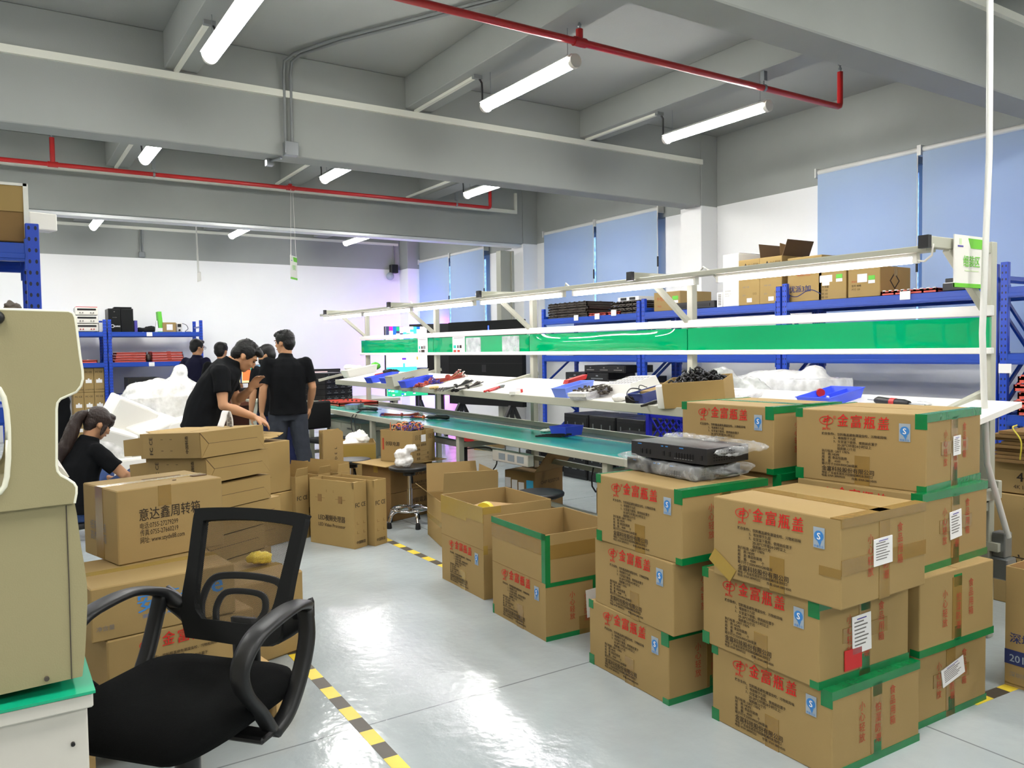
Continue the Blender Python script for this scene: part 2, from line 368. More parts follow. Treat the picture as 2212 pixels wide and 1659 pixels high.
def fuse(mb, voxel, iters=4, adapt=0):
    me = bpy.data.meshes.new('tmp'); me.from_pydata(mb.v, [], mb.f); me.update()
    bm = bmesh.new(); bm.from_mesh(me); bmesh.ops.remove_doubles(bm, verts=bm.verts, dist=1e-5); bmesh.ops.recalc_face_normals(bm, faces=bm.faces); bm.to_mesh(me); bm.free()
    o = bpy.data.objects.new('tmp', me); COL.objects.link(o)
    r = o.modifiers.new('r', 'REMESH'); r.mode = 'VOXEL'; r.voxel_size = voxel
    if iters:
        s = o.modifiers.new('s', 'SMOOTH'); s.factor = .5; s.iterations = iters
    out = bpy.data.meshes.new_from_object(o.evaluated_get(bpy.context.evaluated_depsgraph_get()))
    bpy.data.objects.remove(o); bpy.data.meshes.remove(me); return out
# ---------------------------------------------------------------- the room
XW, YB, XL, YF, ZC = 7.76, 15.9, -5.2, -4.2, 4.07
struct(MB().box(XL-.2, XW+.3, YF-.2, YB+.2, -.1, 0).build('floor', 'floor'))
struct(MB().box(XL-.2, XW+.3, YF-.2, YB+.2, ZC, ZC+.15).build('ceiling', 'ceil_paint'))
# window wall: white below, grey band above, three openings
WIN = [(3.05, 5.61), (8.05, 10.80), (12.63, 15.37)]
b = MB(); ys = [YF] + [y for w in WIN for y in w] + [YB]
for i in range(0, len(ys), 2): b.box(XW, XW+.24, ys[i], ys[i+1], 0, 3.2, 0)
for y0, y1 in WIN: b.box(XW, XW+.24, y0, y1, 0, 1.3, 0)
b.box(XW, XW+.24, YF, YB, 3.2, ZC, 1)
struct(b.build('wall_right', ['white_wall', 'grey_paint']))
struct(MB().box(XL, XW, YB, YB+.2, 0, 3.19, 0).box(XL, XW, YB, YB+.2, 3.19, ZC, 1).build('wall_back', ['white_wall', 'grey_paint']))
struct(MB().box(XL-.2, XL, YF, YB, 0, 3.2, 0).box(XL-.2, XL, YF, YB, 3.2, ZC, 1).build('wall_left', ['dim_wall', 'grey_paint']))
struct(MB().box(XL, XW, YF-.2, YF, 0, 3.2, 0).box(XL, XW, YF-.2, YF, 3.2, ZC, 1).build('wall_front', ['dim_wall', 'grey_paint']))
M['pane'] = film('window glass', (120, 150, 190), .25, .05)
for i, (y0, y1) in enumerate(WIN):
    b = MB(); ym = (y0+y1)/2
    for a, c in ((y0, y0+.24), (y1-.05, y1), (ym-.06, ym+.2)): b.box(XW+.06, XW+.14, a, c, 1.3, 3.2)
    b.box(XW+.08, XW+.14, y0, y1, 1.3, 1.36); b.box(XW+.08, XW+.14, y0, y1, 3.14, 3.2)
    w = struct(b.build('window_%d' % (i+1), 'white_steel'))
    MB().box(XW+.105, XW+.115, y0+.04, y1-.04, 1.35, 3.15).build('pane', 'pane', w)
# beams and columns
BY = [(-1.1, -.84), (2.89, 3.15), (7.12, 7.38), (11.1, 11.38)]
BX = [(-3.05, -2.79), (-.9, -.64), (1.27, 1.53), (3.44, 3.72), (5.57, 5.85)]
for y0, y1 in BY:
    struct(MB().box(XL, 7.465, y0, y1, 3.18, ZC).build('main_beam', 'grey_paint', bevel=.008))
ends = [YF] + [v for p in BY for v in p] + [YB]
for x0, x1 in BX:
    for j in range(0, len(ends), 2):
        struct(MB().box(x0, x1, ends[j], ends[j+1], 3.77, ZC).build('cross_beam', 'grey_paint', bevel=.006))
for y0, y1 in ((2.89, 3.25), (7.12, 7.48), (11.1, 11.46), (15.5, YB)):
    struct(MB().box(7.47, XW, y0, y1, 0, 3.19, 0).box(7.47, XW, y0, y1, 3.19, ZC, 1).build('column', ['white_wall', 'grey_paint'], bevel=.006))
# track header and door post of the old partition under the third beam
b = MB(); b.box(XL, 7.47, 11.14, 11.34, 3.135, 3.18); b
struct(b.build('trim_1', 'alu', bevel=.004))
struct(MB().box(7.06, 7.26, 11.16, 11.30, 0, 3.06).box(7.26, 7.31, 11.13, 11.33, 0, 3.06).build('trim_2', 'cream', bevel=.006))
# roller blinds
def blind(y0, y1, label, tag_z):
    t = empty('roller_blind', (7.66, (y0+y1)/2, 1.3), 0, label, 'window blind', 'blue roller blinds'); h = (y1-y0)/2
    MB().box(-.004, .004, -h+.02, h-.02, .03, 1.99).build('fabric', 'blind', t)
    MB().tube([(.03, -h, 2.02), (.03, h, 2.02)], .028).build('roller', 'white_steel', t)
    for q in (-h, h): MB().box(-.02, .09, q-.01, q+.01, 1.96, 2.06).build('bracket', 'white_steel', t)
    MB().box(-.012, .012, -h+.02, h-.02, 0, .03).build('bottom_bar', 'white_steel', t)
    MB().tube([(-.015, -h+.005, 1.98), (-.015, -h+.005, .5)], .006, n=6).box(-.022, -.006, -h-.004, -h+.014, tag_z-.07, tag_z+.07, 1).build('pull_chain', ['white', 'black'], t)
blind(4.44, 5.60, 'blue roller blind beside the wide white wall stretch, left one of the nearest window', .9)
blind(3.26, 4.42, 'blue roller blind at the right edge, behind the hanging white sign', 1.0)
blind(9.46, 10.78, 'far blue blind of the middle window, next to the column', 1.25)
blind(8.08, 9.43, 'near blue blind of the middle window, its pull chain at its right edge', 1.3)
blind(14.01, 15.35, 'far blue blind of the farthest window, near the room corner', 1.15)
blind(12.66, 13.98, 'near blue blind of the farthest window, behind the black display', 1.2)
# ---------------------------------------------------------------- ceiling lamps
def lamp(x, y0, y1, label, group=None, z=3.5):
    t = empty('ceiling_lamp', (x, (y0+y1)/2, z), 0, label, 'ceiling lamp', group); h = (y1-y0)/2
    MB().prism([(-.068, .03), (.068, .03), (.03, .06), (-.03, .06)], (0, -h+.02, 0), (1, 0, 0), (0, 0, 1), (0, 1, 0), 2*h-.04).build('housing', 'white', t)
    b = MB(); n = 40
    prof = []
    for i in range(13):
        a = PI + PI*i/12; prof.append((.06*math.cos(a), .055*math.sin(a)+.022))
    prof += [(.06, .03), (-.06, .03)]
    b.prism(prof, (0, -h+.03, 0), (1, 0, 0), (0, 0, 1), (0, 1, 0), 2*h-.06)
    b.build('diffuser', 'lamp_glow', t)
    for s in (-1, 1):
        MB().tube([(0, s*(h-.035), .008), (0, s*h, .008)], [.052, .05], n=20).build('end_cap', 'meter', t)
        MB().tube([(0, s*(h-.1), .05), (.0, s*(h-.1), .27)], .003, n=6).box(-.012, .012, s*(h-.1)-.012, s*(h-.1)+.012, .05, .075).build('hanger', 'steel', t)
    return t
LL = [(1.36, 'near left of the red pipe, cut by the top edge'), (3.62, 'hanging just under the nearer red pipe'), (5.73, 'nearest the window wall, before the second beam')]
for x, w in LL: lamp(x, 4.66, 5.94, 'lit tube ceiling lamp '+w, 'ceiling tube lamps')
for x, w in ((1.33, 'left one in the bay behind the second beam'), (3.32, 'middle one in the bay behind the second beam'), (5.3, 'beside the end of the far red pipe')):
    lamp(x+.12, 8.1, 9.4, 'lit ceiling lamp, '+w, 'ceiling tube lamps')
for x, w in ((1.46, 'left one'), (3.64, 'middle one, above the striped screen'), (5.76, 'one nearest the camera on the wall')):
    lamp(x, 13.35, 14.65, 'small lit ceiling lamp of the farthest bay, '+w, 'ceiling tube lamps')
for x in (-2.9, -.8):
    for y in (4.66, 8.1, 13.35): lamp(x, y, y+1.28, 'lit ceiling lamp beyond the left edge of the picture', 'lamps outside the picture')
for x in (-2.9, -.8, 1.36, 3.62, 5.73):
    for y in (.4, -3.2): lamp(x, y, y+1.28, 'lit ceiling lamp behind the camera', 'lamps outside the picture')
# cable trunking under the cross beams with the black lead to each lamp
def lead(x, y0, y1, label):
    t = empty('cable_trunking', (x, y0, 3.77), 0, label, 'cable trunking', 'trunking under the cross beams')
    MB().box(-.017, .017, y1-y0, 0, -.024, 0).build('trunking', 'cream_trunk', t)
    MB().box(-.03, .05, y1-y0-.04, y1-y0-.0, -.03, 0).build('junction_box', 'grey_pipe', t)
    d = y1-y0-.02
    MB().tube([(.03, d, -.02), (.05, d-.01, -.06), (.06, d, -.13), (.06, d+.0, -.22)], .009, n=6).build('lead', 'cable', t)
lead(1.36, 7.12, 5.98, 'short cream trunking with a black lead beside the top left lamp')
lead(3.55, 7.12, 5.98, 'short cream trunking with a black lead beside the lamp under the nearer red pipe')
lead(5.66, 7.12, 5.98, 'short cream trunking with a black lead beside the lamp nearest the window wall')
lead(1.38, 11.1, 9.5, 'cream trunking running to the left lamp behind the second beam')
lead(3.38, 11.1, 9.5, 'cream trunking running to the middle lamp behind the second beam')
lead(5.36, 11.1, 9.5, 'cream trunking running to the lamp at the end of the far red pipe')
tag(MB().box(XL, 7.47, 7.085, 7.12, 3.685, 3.745).build('cable_trunking', 'cream_trunk'), 'long cream trunking across the face of the second beam', 'cable trunking')
tag(MB().box(XL, 7.34, 11.065, 11.1, 3.66, 3.72).box(7.30, 7.34, 11.065, 11.1, 3.72, 4.0).build('cable_trunking', 'cream_trunk'), 'cream trunking on the third beam, rising at its right end', 'cable trunking')
tag(MB().box(XL, 7.465, 2.855, 2.89, 3.69, 3.745).build('cable_trunking', 'cream_trunk'), 'cream trunking on the nearest beam, at the top right corner', 'cable trunking')
tag(MB().box(XL, 7.43, YB-.04, YB, 3.70, 3.75).build('cable_trunking', 'cream_trunk'), 'cream trunking high on the back wall', 'cable trunking')
# grey conduits
t = empty('conduit', (2.28, 7.09, 3.19), 0, 'pair of grey conduits coming off the ceiling down the second beam to a box', 'conduit')
b = MB()
for k, dx in enumerate((-.03, .03)):
    b.tube([(1.35+dx, -2.6, .86), (.25+dx*1.2, -.55, .86), (.06+dx, -.12, .85), (dx, -.03, .80), (dx, 0, .70), (dx, 0, .1)], .013, n=8)
b.build('pipe', 'grey_pipe', t)
MB().box(-.05, .07, -.06, .02, -.02, .1).build('junction_box', 'steel', t, bevel=.004)
MB().tube([(-.06, .04, -.03), (-.1, .2, -.03)], .013, n=8).box(-.14, -.08, .2, .26, -.07, -.01).build('stub', 'steel', t)
t = empty('conduit', (2.35, YB-.02, 3.2), 0, 'grey conduit down the back wall to a small socket box', 'conduit')
MB().tube([(-.015, 0, .1), (-.015, 0, .52)], .012, n=8).tube([(.015, 0, .1), (.015, 0, .52)], .012, n=8).build('pipe', 'grey_pipe', t)
MB().box(-.05, .05, -.05, .02, 0, .1).build('socket_box', 'steel', t, bevel=.006)
# sprinkler pipes
def sprinkler(y, z, xe, risers, hangers, label, r):
    t = empty('sprinkler_pipe', (0, y, z), 0, label, 'pipe')
    top = .32
    MB().tube([(XL, 0, 0), (xe-.03, 0, 0), (xe-.008, 0, .008), (xe, 0, .03), (xe, 0, top)], r, n=12).build('pipe', 'red_pipe', t)
    for x, h in risers:
        MB().tube([(x, 0, 0), (x, 0, h)], r*1.02, n=12).tube([(x-r*2, 0, 0), (x+r*2, 0, 0)], r*1.3, n=12).build('riser', 'red_pipe', t)
        MB().lathe([(.012, h), (.016, h+.03), (.006, h+.05), (.02, h+.07)], (x, 0, 0), 10).build('sprinkler_head', 'steel', t)
    MB().lathe([(.012, top), (.016, top+.03), (.006, top+.05), (.02, top+.07)], (xe, 0, 0), 10).build('sprinkler_head', 'steel', t)
    for x, h in hangers:
        MB().box(x-.02, x+.02, -.02, .02, .06, h).tube([(x, 0, .06), (x, 0, .02)], .006, n=6).tube([(x-.012, 0, 0), (x+.012, 0, 0)], r*1.25, n=12).build('hanger', 'steel', t)
sprinkler(4.63, 3.63, 6.68, [(3.63, .09), (-.8, .3)], [(5.62, .3)], 'nearer red sprinkler pipe crossing below the ceiling, turned up at its end', .026)
sprinkler(10.5, 3.6, 6.47, [(.66, .3), (3.38, .05)], [(5.88, .4), (1.72, .4)], 'far red sprinkler pipe crossing in front of the third beam', .026)
# security camera in the far corner
t = empty('security_camera', (7.3, 15.86, 3.2), 0, 'small black and grey security camera high on the back wall near the corner', 'camera')
MB().box(-.08, .08, -.1, .03, -.09, .09).build('housing', 'black', t, bevel=.01)
MB().ell((-.1, -.06, -.16), (.085, .085, .085)).build('dome', 'lens', t)
MB().tube([(.02, 0, .08), (.02, 0, .5)], .008, n=6).build('cable', 'grey_pipe', t)
# hanging signs
def sign(name, loc, rz, w, h, top, strings, label, txt, en):
    t = empty(name, loc, rz, label, 'sign')
    MB().box(-w/2, w/2, -.003, .003, 0, h).build('board', 'white', t)
    b = MB(); y = -.0042
    b.box(-w/2, w/2, y, -y, .0, h*.08)
    b.prism([(-w*.10, h*.95), (w/2, h*.95), (w/2, h*.76), (-w*.02, h*.76)], (0, y, 0), (1, 0, 0), (0, 0, 1), (0, 1, 0), .0012)
    b.text(txt, (0, y-.0006, h*.42), (1, 0, 0), (0, 0, 1), h*.235, 0, width=w*.5, bold=.03, center=True)
    b.prism([(-w*.36, h*.82), (-w*.30, h*.82), (-w*.30, h*.93), (-w*.36, h*.93)], (0, y, 0), (1, 0, 0), (0, 0, 1), (0, 1, 0), .001, 1)
    b.box(-w*.41, -w*.25, y, -.003, h*.77, h*.80, 2)
    if en: b.box(-w*.2, w*.22, y, -.003, h*.315, h*.335, 1)
    b.build('lettering', [mat('sign green', (104, 190, 44), .5), mat('sign pale green', (196, 214, 168), .5), 'wire_purple'], t)
    if strings:
        b = MB()
        for s in (-1, 1): b.tube([(s*w*.4, 0, h), (s*w*.15, 0, h+strings)], .003, n=6)
        b.build('string', 'white', t)
sign('hanging_sign', (3.765, 1.935, 1.675), 0, .285, .235, 1, 0, 'white and green sign clipped to the bench lamp arm at the right', '组装区', True)
sign('hanging_sign', (3.40, 10.5, 2.40), math.radians(52), .24, .31, 1, .87, 'small white and green sign hung on strings from the far red pipe', '包装区', False)
t = empty('hanging_sign', (2.6, 12.4, 2.5), 0, 'thin white board seen edge-on, hung on a cord right of the far rack', 'sign')
MB().box(-.003, .003, -.12, .12, 0, .13).build('board', 'white', t)
MB().tube([(0, 0, .13), (-.03, 0, 1.57)], .006, n=6).tube([(0, .08, .13), (-.03, 0, 1.57)], .006, n=6).build('string', 'white', t)
# ---------------------------------------------------------------- cartons
def carton(name, label, loc, rz, w, d, h, cat='cardboard box', group=None, m='card', texts=(), side=(), tape='brown_tape', seam='x', stickers=(), left=(), bevel=.004, inks=None):
    """closed box, base centre at loc; front = local -Y, side = local +X, left = local -X"""
    t = empty(name, loc, rz, label, cat, group)
    b = MB().box(-w/2, w/2, -d/2, d/2, 0, h)
    b.build('body', m, t, bevel=bevel)
    if tape:
        tw = .026; b = MB()
        if seam == 'x':
            b.box(-w/2-.0012, w/2+.0012, -tw, tw, h-.001, h+.0012)
            for s in (-1, 1): b.box(s*(w/2+.0006)-.0007, s*(w/2+.0006)+.0007, -tw, tw, h-min(.08, h*.3), h+.001)
        else:
            b.box(-tw, tw, -d/2-.0012, d/2+.0012, h-.001, h+.0012)
            for s in (-1, 1): b.box(-tw, tw, s*(d/2+.0006)-.0007, s*(d/2+.0006)+.0007, h-min(.08, h*.3), h+.001)
        b.build('tape', tape, t)
    inks = inks or ['black_ink', 'red_ink', 'blue_ink', 'grey_ink', 'dim_red_ink']
    if texts or side or left:
        b = MB()
        for s, u, v, size, mi, *o in texts:
            b.text(s, (-w/2+u*w, -d/2-.0012, v*h), (1, 0, 0), (0, 0, 1), size, mi, **(o[0] if o else {}))
        for s, u, v, size, mi, *o in side:
            b.text(s, (w/2+.0012, -d/2+u*d, v*h), (0, 1, 0), (0, 0, 1), size, mi, **(o[0] if o else {}))
        for s, u, v, size, mi, *o in left:
            b.text(s, (-w/2-.0012, d/2-u*d, v*h), (0, -1, 0), (0, 0, 1), size, mi, **(o[0] if o else {}))
        b.build('lettering', inks, t)
    for f, u0, u1, v0, v1, mm in stickers:
        b = MB(); e = .0016
        if f == 'f': b.box(-w/2+u0*w, -w/2+u1*w, -d/2-e, -d/2+.001, v0*h, v1*h)
        elif f == 's': b.box(w/2-.001, w/2+e, -d/2+u0*d, -d/2+u1*d, v0*h, v1*h)
        else: b.box(-w/2-e, -w/2+.001, d/2-u1*d, d/2-u0*d, v0*h, v1*h)
        b.build('sticker', mm, t)
    return t
# ---------------------------------------------------------------- the long assembly bench
def T(y): return .0065*(y-1.96)
PY = [9.50, 7.62, 5.80, 3.90, 1.97]
def lbar(b, x, y0, y1, z, w, h, mi=0): return b.bar((x, y0, z+T(y0)), (x, y1, z+T(y1)), w, h, mi)
bench = empty('assembly_bench', (0, 0, 0), 0, 'long assembly bench with green tops, upper white shelf, green panel and lamp rail', 'workbench')
E0, E1 = 1.9, 9.82
b = MB(); lbar(b, 3.215, E0, E1, .715, .03, .05); lbar(b, 3.745, E0, E1, .737, .03, .012); lbar(b, 3.985, E0, E1, .735, .03, .07)
for y in (E0+.015, E1-.015): b.bar((3.2, y, .71+T(y)), (4.0, y, .71+T(y)), .03, .05)
b.build('top_frame', 'cream', bench, bevel=.003)
seg = [E1, 8.96, 7.62, 5.80, 3.90, E0]
for y0, y1 in zip(seg, seg[1:]):
    b = MB(); lbar(b, 3.48, y0-.004, y1+.004, .73, .50, .02); b.build('green_mat', 'mat_green', bench)
    b = MB(); lbar(b, 3.865, y0-.002, y1+.002, .724, .21, .02); b.build('rear_top', 'mat_teal', bench)
for y in PY:
    MB().box(3.22, 3.27, y-.025, y+.025, 0, .69+T(y)).build('leg', 'cream', bench, bevel=.003)
    MB().box(3.975, 4.025, y-.025, y+.025, 0, 1.90+T(y)).build('post', 'cream', bench, bevel=.003)
    MB().box(3.27, 3.98, y-.02, y+.02, .62, .66).box(3.27, 3.98, y-.02, y+.02, .2, .24).build('cross_rail', 'cream', bench)
    z = 1.87+T(y)
    t = MB().box(3.46, 4.03, y-.02, y+.02, z-.025, z+.025).bar((3.99, y, 1.56+T(y)), (3.63, y, z-.02), .035, .035).build('lamp_arm', 'cream', bench, bevel=.003)
    MB().box(3.435, 3.462, y-.023, y+.023, z-.028, z+.028).build('end_cap', 'black', t)
    MB().bar((4.06, y+.03, 1.19+T(y)), (3.36, y+.03, 1.035+T(y)), .03, .03).build('shelf_bracket', 'cream', bench)
b = MB(); lbar(b, 3.62, E1, E0, .2, .03, .03); lbar(b, 3.98, E1, E0, .45, .03, .04); b.build('under_rail', 'cream', bench)
b = MB(); lbar(b, 3.52, 9.78, 1.98, 1.845, .075, .028); b.build('lamp_rail', 'cream', bench, bevel=.003)
for y0, y1 in ((9.71, 8.49), (8.42, 7.24), (7.15, 6.0), (5.87, 4.71), (4.58, 3.40), (3.22, 2.05)):
    b = MB(); lbar(b, 3.52, y0+.01, y1-.01, 1.824, .03, .016)
    for y in (y0, y1): b.cbox((3.52, y, 1.806+T(y)), (.03, .02, .04))
    t = b.build('tube_lamp', 'white', bench)
    MB().tube([(3.52, y0-.01, 1.800+T(y0)), (3.52, y1+.01, 1.800+T(y1))], .0135, n=12).build('tube', 'tube_glow', t)
b = MB()
for y in (7.2, 5.93, 4.64, 3.3): b.tube([(3.52, y-.06, 1.81+T(y)), (3.50, y-.02, 1.86+T(y)), (3.52, y+.04, 1.885+T(y)), (3.56, y+.1, 1.87+T(y))], .005, n=6)
b.tube([(3.52, 2.06, 1.80), (3.5, 2.0, 1.79), (3.47, 1.95, 1.81), (3.48, 1.95, 1.86)], .005, n=6)
b.build('lamp_cable', 'white', bench)
ps = [9.60, 7.62, 5.80, 3.90, 1.94]
for y0, y1 in zip(ps, ps[1:]):
    b = MB(); n, k = 48, 10; bulge = {5.80: (.020, .026), 3.90: (.002, 0), 7.62: (.004, 0), 9.60: (.003, 0)}[y0]; vs = []
    for i in range(n+1):
        u = i/n; y = y0-.004+(y1-y0+.008)*u; B = bulge[0]*(math.sin(PI*u)**.7)*(1+.25*math.sin(u*7+1)); tl = bulge[1]*math.sin(PI*u)*(.7+.3*math.cos(u*5))
        for j in range(k+1):
            v = j/k; vs.append((3.955-B*math.sin(PI*v)+tl*(v-.5)*(1 if v > .5 else .4), y, 1.395+T(y)*.3+v*(.15+T(y)*.2)))
    b.add(vs, [(i*(k+1)+j, (i+1)*(k+1)+j, (i+1)*(k+1)+j+1, i*(k+1)+j+1) for i in range(n) for j in range(k)], 0, True)
    b.box(3.957, 3.975, y1+.004, y0-.004, 1.40, 1.545)
    b.build('green_panel', 'green_panel', bench)
b = MB(); b.bar((3.958, 9.61, 1.575+T(9.6)*.5), (3.958, 1.93, 1.575), .03, .05); b.bar((3.958, 9.61, 1.385+T(9.6)*.3), (3.958, 1.93, 1.385), .034, .03); b.build('panel_rail', 'white_steel', bench, bevel=.003)
SA = math.atan(.085/.55)
def SHz(x, y): return 1.065+(x-3.35)*(.085/.55)+T(y)
for y0, y1 in ((8.85, 7.62), (7.62, 5.80), (5.80, 3.90), (3.90, 1.78)):
    b = MB()
    vs = [(x, y, SHz(x, y)+dz) for dz in (-.025, 0) for y in (y0-.001, y1+.001) for x in (3.35, 3.92)]
    b.add(vs, [(0, 2, 3, 1), (4, 5, 7, 6), (0, 1, 5, 4), (2, 6, 7, 3), (0, 4, 6, 2), (1, 3, 7, 5)]); b.build('upper_shelf', 'white', bench)
b = MB(); lbar(b, 3.335, 8.86, 1.77, 1.04, .03, .055); b.build('shelf_edge', 'cream', bench, bevel=.003)
MB().box(3.99, 4.06, 1.88, 1.94, .40, .52).box(3.97, 4.06, 1.86, 1.94, .30, .40).build('socket_box', 'steel', bench, bevel=.005)
b = MB(); lbar(b, 3.34, 7.3, 5.9, .60, .05, .05); b.build('cable_tray', 'grey_pipe', bench)
pole = tag(MB().tube([at(2138.5, -60, 'y', 1.86), at(2138, 150, 'y', 1.86), at(2137, 330, 'y', 1.86), at(2128, 560, 'y', 1.86), at(2122, 720, 'y', 1.86), at(2126, 860, 'y', 1.86), at(2132, 1000, 'y', 1.88), (4.02, 1.88, .5)], .0135, n=12).build('power_conduit', 'white_steel'), 'white power conduit dropping from the ceiling past the hanging sign to the bench end', 'pipe')
# sheets fixed to the green panel
def sheet(y0, y1, label, grid):
    t = empty('paper_sheet', (3.948, (y0+y1)/2, 1.38), 0, label, 'paper'); h = abs(y0-y1)/2
    MB().box(0, .003, -h, h, 0, .2).build('paper', 'paper', t); b = MB()
    for i, (a, c, z0, z1, mi) in enumerate(grid): b.box(-.0015, 0, h-c*2*h, h-a*2*h, z0*.2, z1*.2, mi)
    b.build('printing', ['grey_ink', 'mat_green', 'dim_red_ink', 'black_ink'], t)
sheet(7.97, 7.74, 'white instruction sheet on the green panel, the left one', [(.1, .25, .35, .5, 1), (.35, .5, .35, .5, 3), (.55, .8, .35, .52, 0), (.1, .3, .08, .28, 0), (.35, .7, .1, .3, 3), (.1, .9, .85, .87, 0)])
sheet(7.18, 6.93, 'white instruction sheet on the green panel, the right one with reddish pictures', [(.08, .3, .35, .5, 1), (.4, .5, .35, .5, 3), (.58, .75, .35, .5, 3), (.08, .3, .08, .26, 2), (.4, .6, .08, .26, 2), (.1, .9, .85, .87, 0)])
for y0, y1, w in ((6.9, 6.62, 'left'), (6.23, 5.95, 'right')):
    tag(MB().box(3.945, 3.95, y1, y0, 1.39, 1.55).build('plastic_sleeve', 'clear_box'), 'empty clear plastic sleeve on the green panel, %s of the pair' % w, 'plastic sleeve')
# ---------------------------------------------------------------- blue racks
def rack(label, loc, rz, w, d, h, levels, deck='rack_blue', group='blue racks', cards=(), panels=True):
    t = empty('storage_rack', loc, rz, label, 'rack', group)
    for x in (.027, w-.027):
        for y in (.02, d-.02):
            MB().box(-.027, .027, -.02, .02, 0, h).build('upright', 'rack_perf', t, loc=(x, y, 0), bevel=.003)
        b = MB(); zs = [.15, .55, .95, 1.35, 1.75]
        for i, z in enumerate(zs[:-1]):
            a, c = (.03, d-.03) if i % 2 == 0 else (d-.03, .03)
            b.bar((x, a, z), (x, c, zs[i+1]), .02, .025)
        for z in (.12, h-.12): b.bar((x, .03, z), (x, d-.03, z), .02, .03)
        b.build('brace', 'rack_blue', t)
    for z in levels:
        for y in (-.002, d-.036):
            MB().box(.054, w-.054, y, y+.038, z-.08, z).box(.054, w-.054, y-.004, y, z-.07, z-.045).box(.048, .06, y-.004, y+.04, z-.12, z+.02).box(w-.06, w-.048, y-.004, y+.04, z-.12, z+.02).build('beam', 'rack_blue', t, bevel=.004)
        b = MB(); n = max(4, int(w/.2))
        if panels:
            for i in range(n): b.box(.06+(w-.12)*i/n, .06+(w-.12)*(i+1)/n-.004, .04, d-.04, z-.03, z-.012)
        b.build('deck', deck, t)
    for x, z in cards:
        MB().box(x, x+.09, -.012, -.007, z-.075, z-.005).build('label_card', 'paper', t)
    return t
RX = 6.4; LV = (.2, .88, 1.34, 1.84)
rack('blue rack by the window wall, far bay with stacks of black frames on top', (RX, 9.08, 0), -PI/2, 2.0, .6, 1.98, LV, cards=[(.75, 1.87), (1.18, 1.87), (1.5, 1.9)])
rack('blue rack by the window wall, second bay holding white and brown boxes on top', (RX, 7.05, 0), -PI/2, 1.97, .6, 2.0, LV)
rack('blue rack by the window wall, bay behind the hanging white sign', (RX, 5.06, 0), -PI/2, 1.97, .6, 2.02, LV, cards=[(1.2, 1.87)])
rack('blue rack at the right edge, the bay right of the white post', (RX, 3.07, 0), -PI/2, 1.97, .6, 2.03, LV, cards=[(.0, 1.27)])
rack('blue rack at the back wall, left bay holding labelled cartons', (.12, 15.1, 0), 0, 1.53, .6, 2.04, (1.31, 1.83))
rack('blue rack at the back wall, right bay with the black computer towers on top', (1.67, 15.1, 0), 0, 1.53, .6, 2.04, (.2, .76, 1.31, 1.83), cards=[(.6, 1.83), (.62, 1.31)])
rack('tall blue rack at the left edge, a carton on top', (-1.80, 4.20, 0), 0, 2.0, .6, 2.02, (.35, .8, 1.2, 1.93), group=None)
# ---------------------------------------------------------------- things on the racks by the window wall
def frame_slab(label, x0, x1, y0, y1, z, h, m='pcb_dark', studs='pcb_dark', group=None, n=8, name='module_frame'):
    """a moulded module frame lying flat: rim, ribs, studs"""
    t = empty(name, ((x0+x1)/2, (y0+y1)/2, z), 0, label, 'module frame', group); a, c = (x1-x0)/2, (y1-y0)/2
    b = MB(); b.box(-a, a, -c, c, h*.35, h*.6)
    b.box(-a, -a+.012, -c, c, 0, h*.8); b.box(a-.012, a, -c, c, 0, h*.8); b.box(-a, a, -c, -c+.012, 0, h*.8); b.box(-a, a, c-.012, c, 0, h*.8)
    for i in range(1, 4): b.box(-a, a, -c+2*c*i/4-.008, -c+2*c*i/4+.008, 0, h*.75)
    b.build('frame', m, t)
    b = MB()
    for i in range(n):
        y = -c+2*c*(i+.5)/n
        for x in (-a+.004, a*.2): b.box(x-.004, x+.012, y-.012, y+.012, h*.6, h)
    b.build('stud', studs, t)
    return t
for i in range(6):
    frame_slab('dark module frame in the far stack on the rack top, layer counted %d up' % (i+1), 6.44+.01*(i % 2), 6.9, 8.10+.02*((i*7) % 3), 8.98, 1.845+.034*i, .034, group='dark frames in the far stack')
for i, (y0, y1) in enumerate(((8.08, 7.72), (7.70, 7.46))):
    frame_slab('red module frame lying on the far rack bay beside the dark stack, %s' % ('left one' if i == 0 else 'right one'), 6.43, 6.85, y1, y0, 1.845, .03, 'pcb_red', 'pcb_red')
for i in range(3):
    frame_slab(('lowest', 'middle', 'upper')[i]+' dark frame of the small stack at the right end of the far rack bay', 6.44, 6.86, 7.12, 7.62+.03*(i == 1), 1.845+.05*i, .05, group='dark frames in the small stack')
t = empty('metal_chassis', (6.62, 7.36, 1.995), 0, 'grey metal chassis topping the small dark stack', 'electronics'); MB().box(-.16, .16, -.2, .18, 0, .05).build('case', 'alu', t, bevel=.004)
MB().box(-.166, -.16, -.14, -.04, .01, .04).box(-.166, -.16, .02, .12, .01, .04).build('port', 'black', t)
Q = lambda *a: list(a)
carton('cardboard_box', 'brown carton with red print and green sticker, alone on the second rack bay', (6.72, 6.70, 1.845), -PI/2, .42, .5, .215, texts=[('外包箱', .12, .55, .05, 4), ('IPAX', .15, .2, .03, 4)], stickers=[('f', .72, .93, .55, .75, 'lime'), ('f', .72, .93, .38, .52, 'paper')], tape='clear_tape')
t = empty('equipment_case', (6.7, 6.22, 1.845), 0, 'flat black equipment case beside the lone carton on the rack', 'electronics'); MB().box(-.26, .26, -.26, .3, 0, .075).build('case', 'black_metal', t, bevel=.004); MB().box(-.266, -.26, -.2, .24, .02, .05).build('front_slot', 'black', t)
t = empty('device_box', (6.62, 5.91, 1.845), 0, 'narrow white upright package beside the tall white box', 'box'); MB().box(-.15, .15, -.04, .04, 0, .155).build('body', 'white', t, bevel=.003)
